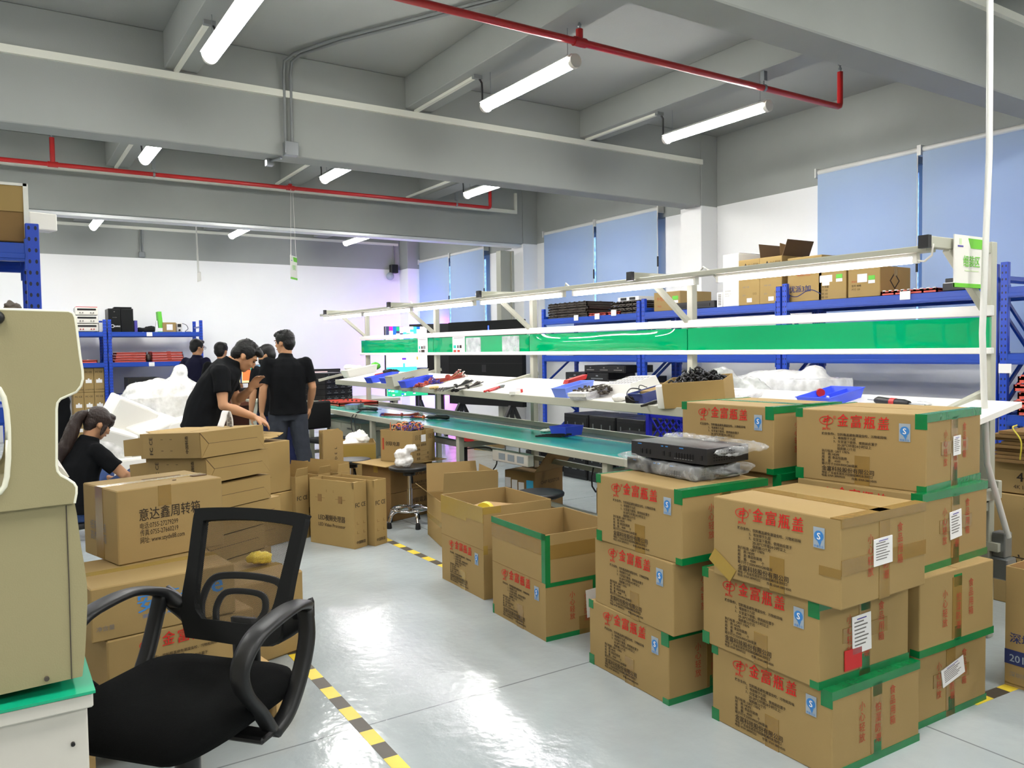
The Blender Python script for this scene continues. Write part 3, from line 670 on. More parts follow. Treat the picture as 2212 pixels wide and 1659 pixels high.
b = MB(); [b.box(-.1515, -.15, -.02, .02, .02+.017*i, .03+.017*i) for i in range(7)]; b.build('lettering', 'grey_ink', t)
t = carton('device_box', 'tall white box with a small blue emblem on the rack top', (6.66, 5.76, 1.845), -PI/2, .21, .38, .54, m='white', tape=None, cat='box', texts=[('Φ', .35, .68, .045, 2), ('技术参数', .15, .28, .02, 3), ('额定电压 220V', .15, .23, .014, 3), ('额定功率', .15, .19, .014, 3)])
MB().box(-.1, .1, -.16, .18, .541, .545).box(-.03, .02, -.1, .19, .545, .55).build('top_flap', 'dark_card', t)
for i, (y, w, lab) in enumerate(((5.52, .28, 'closed tall carton with a triangle mark, left one of the pair on the rack'), (5.25, .28, 'tall carton with raised top flaps beside its closed twin on the rack'))):
    t = carton('cardboard_box', lab, (6.68, y, 1.845), -PI/2, w*.96, .42, .46, m='card_pale', tape='clear_tape' if i == 0 else None, texts=[('▲', .26, .84, .05, 0), ('小心轻放', .45, .845, .034, 0), ('净重 毛重', .2, .38, .02, 3), ('⊙⊙', .68, .22, .035, 0), ('易碎', .2, .2, .02, 3)], stickers=[('f', .4, .64, .06, .15, 'paper')])
    if i == 1:
        MB().bar((-.134, .2, .46), (-.15, .22, .62), .005, .2, up=(0, 1, 0)).build('flap', 'card_dark', t)
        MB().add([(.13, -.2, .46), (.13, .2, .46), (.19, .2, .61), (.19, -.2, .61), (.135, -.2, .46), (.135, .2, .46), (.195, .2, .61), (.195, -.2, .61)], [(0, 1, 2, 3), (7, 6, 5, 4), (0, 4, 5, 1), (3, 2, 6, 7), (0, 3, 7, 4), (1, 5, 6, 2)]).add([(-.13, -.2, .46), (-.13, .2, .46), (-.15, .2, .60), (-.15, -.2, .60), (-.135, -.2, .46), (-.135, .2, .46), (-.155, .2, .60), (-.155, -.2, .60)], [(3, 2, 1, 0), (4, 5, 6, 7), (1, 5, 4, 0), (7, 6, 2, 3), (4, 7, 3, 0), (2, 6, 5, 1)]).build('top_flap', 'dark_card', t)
t = carton('cardboard_box', 'wide carton with a big blue printed logo and wave on the rack', (6.68, 4.86, 1.845), -PI/2, .38, .42, .42, m='card_pale', tape='clear_tape', texts=[('优派3加', .06, .22, .07, 2, dict(bold=.03)), ('新款装饰精品', .3, .57, .024, 4)], stickers=[('f', .32, .62, .63, .78, 'paper')], inks=['black_ink', 'red_ink', 'navy_band', 'grey_ink', 'dim_red_ink'])
b = MB(); pts = [(-.18+.36*i/16, -.2115, .075+.028*math.sin(i/16*2.2*PI+PI)) for i in range(17)]
for a, c in zip(pts, pts[1:]): b.bar(a, c, .001, .008, up=(0, 0, 1))
b.build('printed_wave', 'navy_band', t)
carton('cardboard_box', 'square carton with three white papers and a green sticker on the rack', (6.68, 4.56, 1.845), -PI/2, .29, .42, .26, m='card_pale', tape='clear_tape', texts=[('型号 数量', .06, .42, .022, 0), ('尺寸 100', .06, .30, .022, 0), ('毛重 200', .06, .18, .022, 0), ('净重 150', .06, .06, .022, 0)], stickers=[('f', .05, .5, .62, .86, 'paper'), ('f', .14, .4, .5, .62, 'paper'), ('f', .64, .86, .72, .86, 'lime'), ('f', .64, .86, .6, .71, 'paper')])
carton('cardboard_box', 'rightmost carton of the row on the rack, its dark side facing the sign', (6.68, 4.23, 1.845), -PI/2, .31, .46, .26, m='card_pale', tape='clear_tape', texts=[('型号 规格', .12, .36, .022, 0), ('尺寸 120', .12, .24, .022, 0), ('IPAX', .12, .5, .025, 4)], stickers=[('f', .3, .6, .5, .78, 'paper'), ('f', .64, .84, .56, .7, 'lime'), ('f', .64, .84, .44, .55, 'paper')], side=[('◇', .3, .3, .16, 0)])
frame_slab('long red module frame with white studs on the rack left of the sign', 6.42, 6.86, 3.56, 4.05, 1.845, .04, 'pcb_red', 'paper', n=9)
t = empty('equipment_case', (6.64, 3.39, 1.845), 0, 'two-tier grey and black case on the rack below the sign', 'electronics')
MB().box(-.22, .22, -.12, .13, 0, .06).box(-.2, .2, -.1, .12, .066, .1).build('case', 'black_metal', t, bevel=.004); MB().box(-.21, .21, -.11, .125, .06, .066).build('trim_strip', 'alu', t)
t = empty('projector', (6.62, 8.86, 1.345), 0, 'white faced projector on the middle shelf of the far rack bay', 'projector')
MB().box(-.2, .2, -.2, .2, 0, .26).build('case', 'meter', t, bevel=.01); MB().box(-.206, -.2, -.17, .1, .12, .19).build('front_slot', 'black', t)
for i, (y0, y1) in enumerate(((8.5, 8.1), (8.0, 7.6), (7.5, 7.15))):
    frame_slab('dark frame on the middle shelf of the far rack bay, %s' % ('left', 'centre', 'right')[i], 6.43, 6.85, y1, y0, 1.345, .06)
for i in range(3):
    frame_slab('red frame on the middle shelf left of the sign, layer %s' % ('bottom', 'middle', 'top')[i], 6.42, 6.8, 4.45, 5.0, 1.345+.05*i, .05, 'pcb_red', 'pcb_red', group='red frames on the middle shelf')
for i in range(3):
    frame_slab('red frame right of the white post on the upper tier, %s of three' % ('bottom', 'middle', 'top')[i], 6.42, 6.8, 2.45, 2.9, 1.345+.045*i, .045, 'pcb_red', 'pcb_red', group='red frames by the post')
for i in range(5):
    frame_slab('red frame in the lower pile at the right edge, layer %s' % ('one', 'two', 'three', 'four', 'five')[i], 6.38-.02*(i % 2), 6.8, 2.4, 2.93+.02*(i % 2), .885+.06*i, .06, 'pcb_red', 'pcb_red', group='red frames in the lower pile')
def chassis(name, label, x, y0, y1, z, h, group=None, lab=None, d=.45, drawers=2, name_plate=True):
    t = empty(name, (x, (y0+y1)/2, z), 0, label, 'electronics', group); c = (y1-y0)/2
    MB().box(0, d, -c, c, 0, h).build('case', 'black_metal', t, bevel=.003)
    b = MB(); b.box(-.006, 0, -c+.01, c-.01, h*.1, h*.9)
    b.build('front_panel', 'black', t)
    b = MB(); n = drawers
    for i in range(n):
        y = c-2*c*(i+.5)/n
        b.box(-.011, -.006, y-c*.55/n, y+c*.55/n, h*.3, h*.42); b.box(-.009, -.006, y-c*.1/n, y+c*.1/n, h*.6, h*.75)
    b.build('port', 'steel' if name_plate else 'grey_ink', t)
    if lab: MB().box(-.012, -.006, lab, lab+.07, h*.2, h*.9).build('label_card', 'paper', t)
    return t
for i in range(4):
    chassis('player_deck', 'black deck with a metal front handle in the lower rack pile, %s' % ('bottom left', 'bottom right', 'upper left', 'upper right')[i], 6.43, (8.58, 8.12)[i % 2]-.42, (8.58, 8.12)[i % 2], .885+.12*(i//2), .115, 'black decks on the low shelf', drawers=1)
chassis('player_deck', 'long black deck lying across the top of the low shelf pile', 6.42, 7.36, 8.16, 1.125, .09, drawers=3, name_plate=False)
chassis('player_deck', 'black deck with a white label in the low shelf pile', 6.41, 7.40, 7.70, .885, .15, lab=.02, drawers=1)
chassis('player_deck', 'black deck at the right end of the low shelf in the far bay', 6.43, 7.13, 7.38, .885, .2, drawers=1, name_plate=False)
chassis('equipment_case', 'flat black case on the low shelf of the second bay', 6.45, 6.2, 6.62, .885, .2, drawers=1, name_plate=False)
carton('cardboard_box', 'small carton with a white paper on the low shelf behind the organiser', (6.65, 6.8, .885), -PI/2, .36, .4, .13, stickers=[('f', .4, .6, .1, .7, 'paper')])
for i in range(6):
    chassis('server_case', 'black server case under the bench shelf, %s' % ('front low', 'front high', 'middle low', 'middle high', 'right low', 'right high')[i], 5.35+.02*(i % 2), (7.2, 6.75, 6.3)[i//2]-.42, (7.2, 6.75, 6.3)[i//2], .36*(i % 2), .35, 'black server cases', drawers=3)
for i in range(4):
    chassis('server_case', 'low black case at the foot of the rack, %s' % ('first', 'second', 'third', 'fourth')[i], 5.2, 7.75-.02*i-.3, 7.75-.02*i, .13*i, .125, 'low black cases', drawers=1)
t = chassis('server_case', 'dark low case beside the blue crate', 5.1, 5.5, 6.1, .3, .3, drawers=2)
# blue lattice crates between bench and rack
def crate(label, loc, w, d, h):
    t = empty('lattice_crate', loc, 0, label, 'crate', 'blue lattice crates'); b = MB(); th = .012
    b.box(-w/2, w/2, -d/2, d/2, 0, .015)
    for s in (-1, 1):
        for z0, z1 in ((0, .04), (h-.045, h)):
            b.box(-w/2, w/2, s*d/2-th/2, s*d/2+th/2, z0, z1); b.box(s*w/2-th/2, s*w/2+th/2, -d/2, d/2, z0, z1)
        for q in (-1, 1): b.box(s*w/2-.02, s*w/2+.02, q*d/2-.02, q*d/2+.02, 0, h)
    b.build('frame', 'crate_blue', t, bevel=.003); b = MB()
    n = 8
    for s in (-1, 1):
        for k in range(-3, n):
            for sl in (1, -1):
                y0 = -d/2+d*k/n if sl > 0 else d/2-d*k/n; y1 = y0+sl*(h-.08)*.9
                ya, yb = sorted((y0, y1)); 
                if ya < -d/2 or yb > d/2: continue
                b.bar((s*w/2, y0, .04), (s*w/2, y1, h-.04), .008, .012)
    b.build('lattice', 'crate_blue', t); return t
for i in range(3): crate(('bottom', 'middle', 'top')[i]+' blue lattice crate of the stack behind the bench', (4.75, 4.65, .3*i), .4, .56, .295)
# ---------------------------------------------------------------- bottle-cap cartons (same print on all)
JW, JD, JH = .53, .485, .29
def jin_print(w, d, h, sides=True):
    b = MB(); y = -d/2-.0026; U, V = (1, 0, 0), (0, 0, 1)
    X = lambda u: -w/2+u*w
    cx, cz = X(.255), h*.855
    n = 28; ring = lambda a, c: [(a*math.cos(2*PI*i/n), c*math.sin(2*PI*i/n)) for i in range(n)]
    b.prism(ring(.030, .0175), (cx, y, cz), U, V, (0, 1, 0), .0006, 1, hole=ring(.0275, .0150))
    for p in ([(-.012, .004), (.016, .010)], [(-.016, -.004), (.014, .001)], [(-.005, .009), (-.010, -.010)], [(.008, .022), (.002, -.030)]):
        b.bar((cx+p[0][0], y, cz+p[0][1]), (cx+p[1][0], y, cz+p[1][1]), .0008, .0036, 1, up=(0, 0, 1) if abs(p[0][1]-p[1][1]) < .012 else (1, 0, 0))
    b.text('®', (cx+.030, y, cz+.008), U, V, .018, 1)
    b.text('JIN FU', (cx, y, h*.725), U, V, .0125, 1, bold=.02, center=True)
    for k, ch in enumerate('金富瓶盖'):
        b.text(ch, (X(.345)+k*.0545, y, h*(.795-.004*k)), (1, 0, .05), (.06, 0, 1), .054, 1, width=.044, bold=.016)
    rows = [(.22, .655, '贮存条件:', .0125), (.315, .655, '1、饮料瓶盖避免潮湿虫咬、污物和异味', .0125), (.315, .605, '2、堆放限于九层', .0125), (.315, .555, '3、在室温下使用、使用前应置于', .0125),
            (.345, .505, '20-30℃环境24小时以上', .0135), (.345, .458, '保质期:12个月', .0125), (.22, .415, '执行标准: GB/T 17876', .0125), (.22, .37, '材    质: HDPE', .0125), (.22, .325, '用    途: 食品包装用', .0125),
            (.22, .278, '数    量:    4500       个', .0125), (.22, .235, '箱子尺寸:550X490X280毫米', .0125), (.22, .155, '金富科技股份有限公司', .022), (.22, .11, '地址: 广东省东莞市沙田镇稔洲村永茂村口', .0115), (.22, .07, '电话: 0769-38909222', .0115), (.46, .06, '传真: 0769-38014505', .0115)]
    for u, v, s, sz in rows: b.text(s, (X(u), y, v*h), U, V, sz, 0, bold=.012)
    # blue quality mark
    qx, qz = X(.85), h*.75
    b.box(qx-.021, qx+.021, y, y+.0008, qz-.032, qz+.036, 3)
    b.prism([(.0175*math.cos(2*PI*i/24), .0175*math.sin(2*PI*i/24)) for i in range(24)], (qx, y-.0006, qz+.008), U, V, (0, 1, 0), .0005, 2)
    b.prism([(-.006, -.008), (.010, -.008), (.004, -.024)], (qx, y-.0006, qz), U, V, (0, 1, 0), .0005, 2)
    b.text('S', (qx, y-.0012, qz-.003), U, V, .031, 4, center=True, bold=.02)
    b.text('质量安全', (qx, y-.0008, qz-.029), U, V, .009, 2, center=True)
    if sides:
        for u, v0, s in ((.32, .80, '小心轻放'), (.50, .72, '怕湿防潮'), (.67, .86, '食品用箱')):
            for k, ch in enumerate(s): b.text(ch, (w/2+.0026, -d/2+u*d, h*v0-.036*(k+1)), (0, 1, 0), V, .034, 5, center=True)
    return b
JM = ['black_ink', 'red_ink', 'blue_ink', 'pale_blue_ink', 'paper', 'dim_red_ink']
_jp = jin_print(JW, JD, JH).build('lettering', JM); JPRINT = _jp.data; bpy.data.objects.remove(_jp)
def strips(t, segs, m, name):
    """tape strips hugging a box: (face, u0, u1, v0, v1) in metres from the lower left of that face"""
    e = .0018; w, d, h = JW, JD, JH
    for f, u0, u1, v0, v1 in segs:
        b = MB()
        if f == 'f': b.box(-w/2+u0, -w/2+u1, -d/2-e, -d/2+.001, v0, v1)
        elif f == 's': b.box(w/2-.001, w/2+e, -d/2+u0, -d/2+u1, v0, v1)
        elif f == 'l': b.box(-w/2-e, -w/2+.001, -d/2+u0, -d/2+u1, v0, v1)
        elif f == 't': b.box(-w/2+u0, -w/2+u1, -d/2+v0, -d/2+v1, h-.001, h+e)
        b.build(name, m, t)
G_TOP = [('s', -.002, .487, .262, .292), ('t', .495, .532, 0, .485), ('f', .488, .532, .235, .292), ('s', .215, .265, .225, .27)]
G_BOT = [('s', -.002, .487, -.001, .026), ('f', .495, .532, -.001, .024), ('s', .22, .262, .02, .075)]
G_LTOP = [('f', -.002, .03, .255, .292), ('l', .4, .487, .255, .292), ('t', -.002, .012, 0, .485)]
G_LBOT = [('f', -.002, .034, -.001, .045)]
G_SEAM = [('t', 0, .53, .215, .27)]
BR = [('s', .205, .265, .03, .262), ('f', .255, .315, .0, .115)]
BRX = [('s', .12, .36, .13, .18), ('s', .205, .265, .0, .26), ('f', .255, .315, .0, .115)]
def jin(label, p, phi, level, green=(), brown=BR, stick=(), anchor='near', z=None, loose=False):
    ph = math.radians(phi); z = JH*level if z is None else z
    dx, dy = Vector((math.cos(ph), math.sin(ph))), Vector((-math.sin(ph), math.cos(ph)))
    n = at(p[0], p[1], 'z', z).to_2d()
    if anchor == 'right': n = n-dx*JD
    c = n+dx*JD/2+dy*JW/2
    t = empty('bottle_cap_carton', (c.x, c.y, z), ph-PI/2, label, 'cardboard box', 'bottle cap cartons')
    b = MB().box(-JW/2, JW/2, -JD/2, JD/2, 0, JH-.0)
    b.build('body', 'card', t, bevel=.005, seg=2)
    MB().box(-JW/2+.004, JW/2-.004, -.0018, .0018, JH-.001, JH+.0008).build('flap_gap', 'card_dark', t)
    o = bpy.data.objects.new('lettering', JPRINT); COL.objects.link(o); o.parent = t
    strips(t, brown, 'brown_tape', 'brown_tape')
    if green: strips(t, [s for g in green for s in g], 'green_tape', 'green_tape')
    for f, u0, u1, v0, v1, m, tilt in stick:
        s = MB().box(-.0012, .0012, -(u1-u0)/2, (u1-u0)/2, -(v1-v0)/2, (v1-v0)/2)
        lo = (JW/2+.0042, -JD/2+(u0+u1)/2, (v0+v1)/2)
        if m == 'paper':
            hh = (v1-v0)/2; ww = (u1-u0)/2
            for k in range(7): s.box(.0012, .0018, -ww*.8, ww*(.2+.08*((k*5) % 7)), hh*.62-k*hh*.2, hh*.62-k*hh*.2+hh*.07, 1)
            s.box(.0012, .0018, -ww*.5, ww*.5, hh*.78, hh*.84, 2)
        s.build('sticker', [m, 'grey_ink', 'wire_purple'], t, loc=lo, rot=(math.radians(tilt), 0, 0))
    return t
jin('bottom cap carton of the near right stack, green tape along its top and foot', (1797, 1685), -1.5, 0, (G_TOP, G_BOT, G_LTOP, G_LBOT))
jin('middle cap carton of the near right stack, big white slip over a red sticker', (1769, 1491), -2.2, 1, (G_TOP[:1]+G_TOP[2:], G_BOT, G_LTOP, G_LBOT), BRX, [('s', .165, .265, .085, .215, 'paper', 2), ('s', .125, .215, .035, .105, 'red_paper', 0)])
ja = jin('top cap carton of the near right stack, sealed in brown tape', (1817, 1320), .5, 2, (), [('s', 0, .485, .11, .16), ('t', 0, .53, .21, .275), ('t', .49, .53, 0, .485), ('s', 0, .485, .262, .292), ('f', .255, .315, 0, .12), ('s', .205, .265, 0, .26), ('f', .45, .53, .1, .13)], [('s', .17, .275, .115, .205, 'paper', 1)])
MB().bar((-.27, -.246, .075), (-.17, -.246, .012), .001, .055).build('loose_tape', 'clear_tape', ja)
jin('bottom cap carton of the tall right stack, curled white slip on its side', (2129, 1511), -1.5, 0, (G_BOT,), BRX, [('s', .17, .32, .135, .205, 'paper', 12)], 'right')
jin('second cap carton up in the tall right stack, green tape along its foot', (2145, 1366), -2, 1, (G_BOT, G_TOP[3:]), BR, (), 'right')
jin('third cap carton up in the tall right stack, torn white slip on its side', (2131, 1195), 1.5, 2, (G_TOP, G_BOT), BRX, [('s', .19, .275, .1, .205, 'paper', 4)], 'right')
jin('topmost cap carton of the tall right stack, right of its twin behind', (2001, 1066), 6, 3, (G_TOP, G_BOT, G_LTOP, G_LBOT), BRX, [('s', .22, .285, .12, .195, 'paper', 1)])
jin('bottom cap carton of the stack under the wrapped electronics', (1445, 1525), -2.5, 0, (G_TOP, G_BOT, G_LTOP[:2], G_LBOT))
jin('middle cap carton of the stack under the wrapped electronics, red sticker on its side', (1455, 1377), -4, 1, (), BR, [('s', .36, .46, .05, .12, 'red_paper', 0)])
jin('top cap carton of the stack carrying the wrapped electronics', (1474, 1222), -1, 2, (G_TOP, G_BOT, G_LTOP, G_LBOT))
for k, (px, py, w) in enumerate(((1671, 1296, 'lowest'), (1671, 1207, 'second'), (1671, 1112, 'third'))):
    q = at(1671, 1026, 'z', JH*3)
    ph = 1.0; c = q.to_2d()+Vector((JD/2+.01*k, JW/2-.015))
    t = empty('bottle_cap_carton', (c.x, c.y, JH*k), -PI/2+math.radians(ph), w+' cap carton of the rear stack, hidden behind the wrapped electronics', 'cardboard box', 'bottle cap cartons')
    MB().box(-JW/2, JW/2, -JD/2, JD/2, 0, JH).build('body', 'card', t, bevel=.005); strips(t, G_TOP+G_BOT, 'green_tape', 'green_tape')
jin('topmost cap carton of the rear stack, behind the wrapped electronics', (1671, 1026), 1, 3, (G_TOP, G_BOT, G_LTOP, G_SEAM))
# two raised open cap cartons
def open_box(name, label, loc, rz, w, d, h, fold=None, m='card', group=None, tape=(), lettering=None, cut=(), th=.005, floor_z=.0, flaps=(), cat='open cardboard box'):
    t = empty(name, loc, rz, label, cat, group)
    b = MB()
    b.box(-w/2, w/2, -d/2, -d/2+th, 0, h).box(-w/2, w/2, d/2-th, d/2, 0, h).box(-w/2, -w/2+th, -d/2+th, d/2-th, 0, h).box(w/2-th, w/2, -d/2+th, d/2-th, 0, h)
    b.box(-w/2, w/2, -d/2, d/2, floor_z, floor_z+th)
    b.build('body', m, t, bevel=.0015)
    if fold:
        b = MB(); b.box(-w/2-.0006, w/2+.0006, -d/2-.0006, d/2+.0006, fold-.0015, fold+.0015); b.build('fold_line', 'card_dark', t)
    for p in flaps:   # (hinge side, rise angle degrees, length, start, end)
        sd, ang, ln, a, c = p; an = math.radians(ang); q = MB()
        o, v = (math.cos(an)*ln, math.sin(an)*ln)
        if sd == 'f': q.prism([(-w/2+a*w, 0), (-w/2+c*w, 0), (-w/2+c*w-.01, 1), (-w/2+a*w+.01, 1)], (0, -d/2, h), (1, 0, 0), (0, -o, v), (0, .6, .6), .004)
        elif sd == 'b': q.prism([(-w/2+a*w, 0), (-w/2+c*w, 0), (-w/2+c*w-.01, 1), (-w/2+a*w+.01, 1)], (0, d/2-.004, h), (1, 0, 0), (0, o, v), (0, .6, -.6), .004)
        elif sd == 'l': q.prism([(-d/2+a*d, 0), (-d/2+c*d, 0), (-d/2+c*d-.01, 1), (-d/2+a*d+.01, 1)], (-w/2, 0, h), (0, 1, 0), (-o, 0, v), (.6, 0, .6), .004)
        else: q.prism([(-d/2+a*d, 0), (-d/2+c*d, 0), (-d/2+c*d-.01, 1), (-d/2+a*d+.01, 1)], (w/2-.004, 0, h), (0, 1, 0), (o, 0, v), (-.6, 0, .6), .004)
        q.build('flap', 'card', t)
    if lettering: o = bpy.data.objects.new('lettering', lettering); COL.objects.link(o); o.parent = t; o.location = (0, (JD-d)/2*1.0, 0)
    for mm, segs in tape:
        e = .0016
        for f, u0, u1, v0, v1 in segs:
            b = MB()
            if f == 'f': b.box(-w/2+u0*w, -w/2+u1*w, -d/2-e, -d/2+.001, v0, v1)
            elif f == 's': b.box(w/2-.001, w/2+e, -d/2+u0*d, -d/2+u1*d, v0, v1)
            elif f == 'l': b.box(-w/2-e, -w/2+.001, -d/2+u0*d, -d/2+u1*d, v0, v1)
            b.build('tape', mm, t)
    return t
def place(px, py, z, phi, w, d):
    ph = math.radians(phi); n = at(px, py, 'z', z).to_2d()
    c = n+Vector((math.cos(ph), math.sin(ph)))*d/2+Vector((-math.sin(ph), math.cos(ph)))*w/2
    return (c.x, c.y, z), ph-PI/2
lo, rz = place(1180, 1387, 0, -2.5, .53, .47)
open_box('open_cap_carton', 'open cap carton with raised sides edged in green tape, standing on the floor', lo, rz, .53, .47, .525, .285, lettering=JPRINT, floor_z=.02,
         tape=[('green_tape', [('f', -.004, 1.004, .495, .527), ('f', .94, 1.004, .285, .527), ('s', -.004, .06, .285, .52), ('s', 0, 1, .265, .285), ('s', .6, .8, .2, .275), ('s', 0, 1, 0, .024), ('f', 0, .03, .0, .05), ('l', .9, 1.0, .2, .5)]), ('brown_tape', [('f', 0, .94, .42, .49), ('s', .06, 1, .40, .47), ('f', .48, .6, 0, .12), ('s', .42, .56, 0, .09)])])
MB().box(-.0012, .0012, -.075, .075, -.07, .07).build('sticker', 'paper', None, loc=(0, 0, 0)).name = 'tmp_slip'
_s = bpy.data.objects['tmp_slip']; _s.name = 'sticker'; _s.parent = bpy.data.objects['open_cap_carton']; _s.location = (.268, .08, .15); _s.rotation_euler = (.06, 0, 0)
lo, rz = place(1045, 1296, 0, -1.5, .52, .47)
open_box('open_cap_carton', 'open cap carton with raised sides in yellowish tape, behind the green-edged one', lo, rz, .53, .47, .53, .285, lettering=JPRINT, floor_z=.02,
         tape=[('clear_tape', [('f', 0, .62, .42, .53), ('f', .62, 1, .44, .53), ('s', 0, .25, .49, .53), ('f', .46, .58, 0, .11), ('s', 0, .06, .26, .31)])])
t = tag(MB().box(-.14, .1, -.1, .12, 0, .44).build('packing_filler', 'card_in', None, lo, rz+.5), 'folded cardboard filler standing inside the yellowish taped open carton', 'cardboard')
t.location.z = .03
tag(MB().tube([(-.02, 0, 0), (.02, 0, 0)], .055, n=20).build('tape_roll', 'yellow', None, (lo[0]-.1, lo[1]-.05, .53-.07), .6), 'yellow tape roll just inside the rim of the taped open carton', 'tape roll')
# open carton with flaps behind, and the cartons under the bench
lo, rz = place(958, 1186, 0, -14, .5, .42)
open_box('open_carton', 'open brown carton with tall flaps up, left behind the raised cap cartons', lo, rz, .5, .42, .33, .16, m='card_pale', tape=[('clear_tape', [('f', .0, 1, .14, .18)])], flaps=[('l', 78, .22, 0, 1), ('b', 88, .2, 0, 1), ('f', 40, .12, .0, .5), ('s', 84, .22, 0, 1)])
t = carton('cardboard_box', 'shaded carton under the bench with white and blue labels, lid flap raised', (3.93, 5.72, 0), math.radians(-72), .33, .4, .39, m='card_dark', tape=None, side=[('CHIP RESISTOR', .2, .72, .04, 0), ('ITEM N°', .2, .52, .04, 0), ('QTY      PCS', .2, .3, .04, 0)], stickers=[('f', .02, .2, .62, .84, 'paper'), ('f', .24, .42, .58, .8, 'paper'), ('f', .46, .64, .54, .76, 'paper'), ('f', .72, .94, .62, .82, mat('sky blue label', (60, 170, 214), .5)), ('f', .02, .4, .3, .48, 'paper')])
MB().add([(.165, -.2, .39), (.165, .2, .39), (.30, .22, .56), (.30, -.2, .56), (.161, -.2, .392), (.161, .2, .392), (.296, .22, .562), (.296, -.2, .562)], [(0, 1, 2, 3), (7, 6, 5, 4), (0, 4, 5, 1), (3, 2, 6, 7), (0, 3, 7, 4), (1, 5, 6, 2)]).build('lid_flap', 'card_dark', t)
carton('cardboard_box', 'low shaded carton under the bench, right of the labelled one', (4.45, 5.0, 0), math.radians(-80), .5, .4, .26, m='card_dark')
tag(MB().tube([at(1282, 1010, 'y', 4.4), at(1278, 1030, 'y', 4.4), at(1279, 1050, 'y', 4.4), at(1287, 1063, 'y', 4.4)], .006, n=6).build('cable', 'cable'), 'black cable loop beside the top left edge of the carton with wrapped electronics', 'cable')
# ---------------------------------------------------------------- flat LED processor cartons
LM = ['black_ink', 'card_dark', 'grey_ink']
def led_print(w, d, h):
    b = MB(); y = -d/2-.0012
    b.text('LED视频处理器', (0, y, h*.38), (1, 0, 0), (0, 0, 1), .05, 0, width=w*.60, bold=.02, center=True)
    b.text('LED Video Processor', (0, y, h*.285), (1, 0, 0), (0, 0, 1), .036, 0, width=w*.60, bold=.01, center=True)
    for u in (-.26, .20):
        b.box(u*w-.05, u*w+.05, y, y+.0008, h*.715, h*.722, 1); b.box(u*w-.018, u*w+.018, y-.004, y, h*.66, h*.77, 1); b.box(u*w+.07*(1 if u < 0 else -1)-.002, u*w+.07*(1 if u < 0 else -1)+.002, y, y+.0008, h*.81, h*.85, 1)
    for x, s in ((w/2+.0012, 1), (-w/2-.0012, -1)):
        ud = (0, s, 0)
        b.text('FC', (x, -s*d*.40, h*.62), ud, (0, 0, 1), .046, 0, bold=.05, width=d*.32); b.text('CE', (x, s*d*.06, h*.62), ud, (0, 0, 1), .046, 0, width=d*.32, bold=.04)
        for a in (-.3, .2):
            for z in (.22, .36): b.box(min(x, x-s*.0008), max(x, x-s*.0008), a*d, a*d+.02, h*z, h*z+.003, 1); b.box(min(x, x-s*.0008), max(x, x-s*.0008), a*d, a*d+.003, h*z, h*z+.02, 1)
        b.text('中国制造', (x, -s*d*.36, h*.07), ud, (0, 0, 1), .026, 0, width=d*.7, bold=.03)
    return b
LW, LD, LH = .46, .13, .485
_l = led_print(LW, LD, LH).build('lettering', LM); LPRINT = _l.data; bpy.data.objects.remove(_l)
def led_box(label, loc, rz, fl=0):
    t = open_box('processor_carton', label, loc, rz, LW, LD, LH, m='card_pale', th=.004, floor_z=.003, group='LED processor cartons', flaps=[('b', 86, .07, 0, 1), ('l', 82+fl, .05, 0, 1), ('s', 84-fl, .06, 0, 1)] if fl else [])
    for c in kids(t):
        if c.name.startswith('flap'): c.data.materials[0] = M['card_pale']
    o = bpy.data.objects.new('lettering', LPRINT); COL.objects.link(o); o.parent = t
    MB().box(-LW*.1, LW*.12, -.03, .035, LH-.03, LH-.02).box(LW/2-.02, LW/2+.002, -LD*.5, -LD*.1, LH-.05, LH).build('inner_flap', 'card_pale', t); return t
ph = 23.5
n = at(767, 1187, 'z', 0).to_2d(); dx, dy = Vector((math.cos(math.radians(ph)), math.sin(math.radians(ph)))), Vector((-math.sin(math.radians(ph)), math.cos(math.radians(ph))))
def lp(o, a, c, z=0): p = o+dx*a+dy*c; return (p.x, p.y, z)
led_box('LED processor carton whose printed wide face shows fully, open on top', lp(n, LD/2, LW/2), math.radians(ph)-PI/2)
n2 = at(815, 1181, 'z', 0).to_2d()
led_box('LED processor carton right of the fully shown one, its narrow side toward the stool', lp(n2, LD/2+.0, LW/2+.02), math.radians(ph)-PI/2)
n3 = at(641, 1168, 'z', 0).to_2d()
led_box('LED processor carton at the left of the group, its mark side toward the aisle', lp(n3, LD/2, LW/2), math.radians(ph)-PI/2, 6)
led_box('LED processor carton with raised flaps behind the fully shown one', lp(n, .205, .745), math.radians(ph)-PI/2, 8)
led_box('LED processor carton with raised flaps, rear right of the group', lp(n2, .215, .77), math.radians(ph)-PI/2, -6)
open_box('open_carton', 'open carton showing its inside behind the LED processor cartons', lp(n2, .12, 1.25), math.radians(ph)-PI/2, .42, .4, .47, m='card', flaps=[('l', 80, .05, 0, 1)])
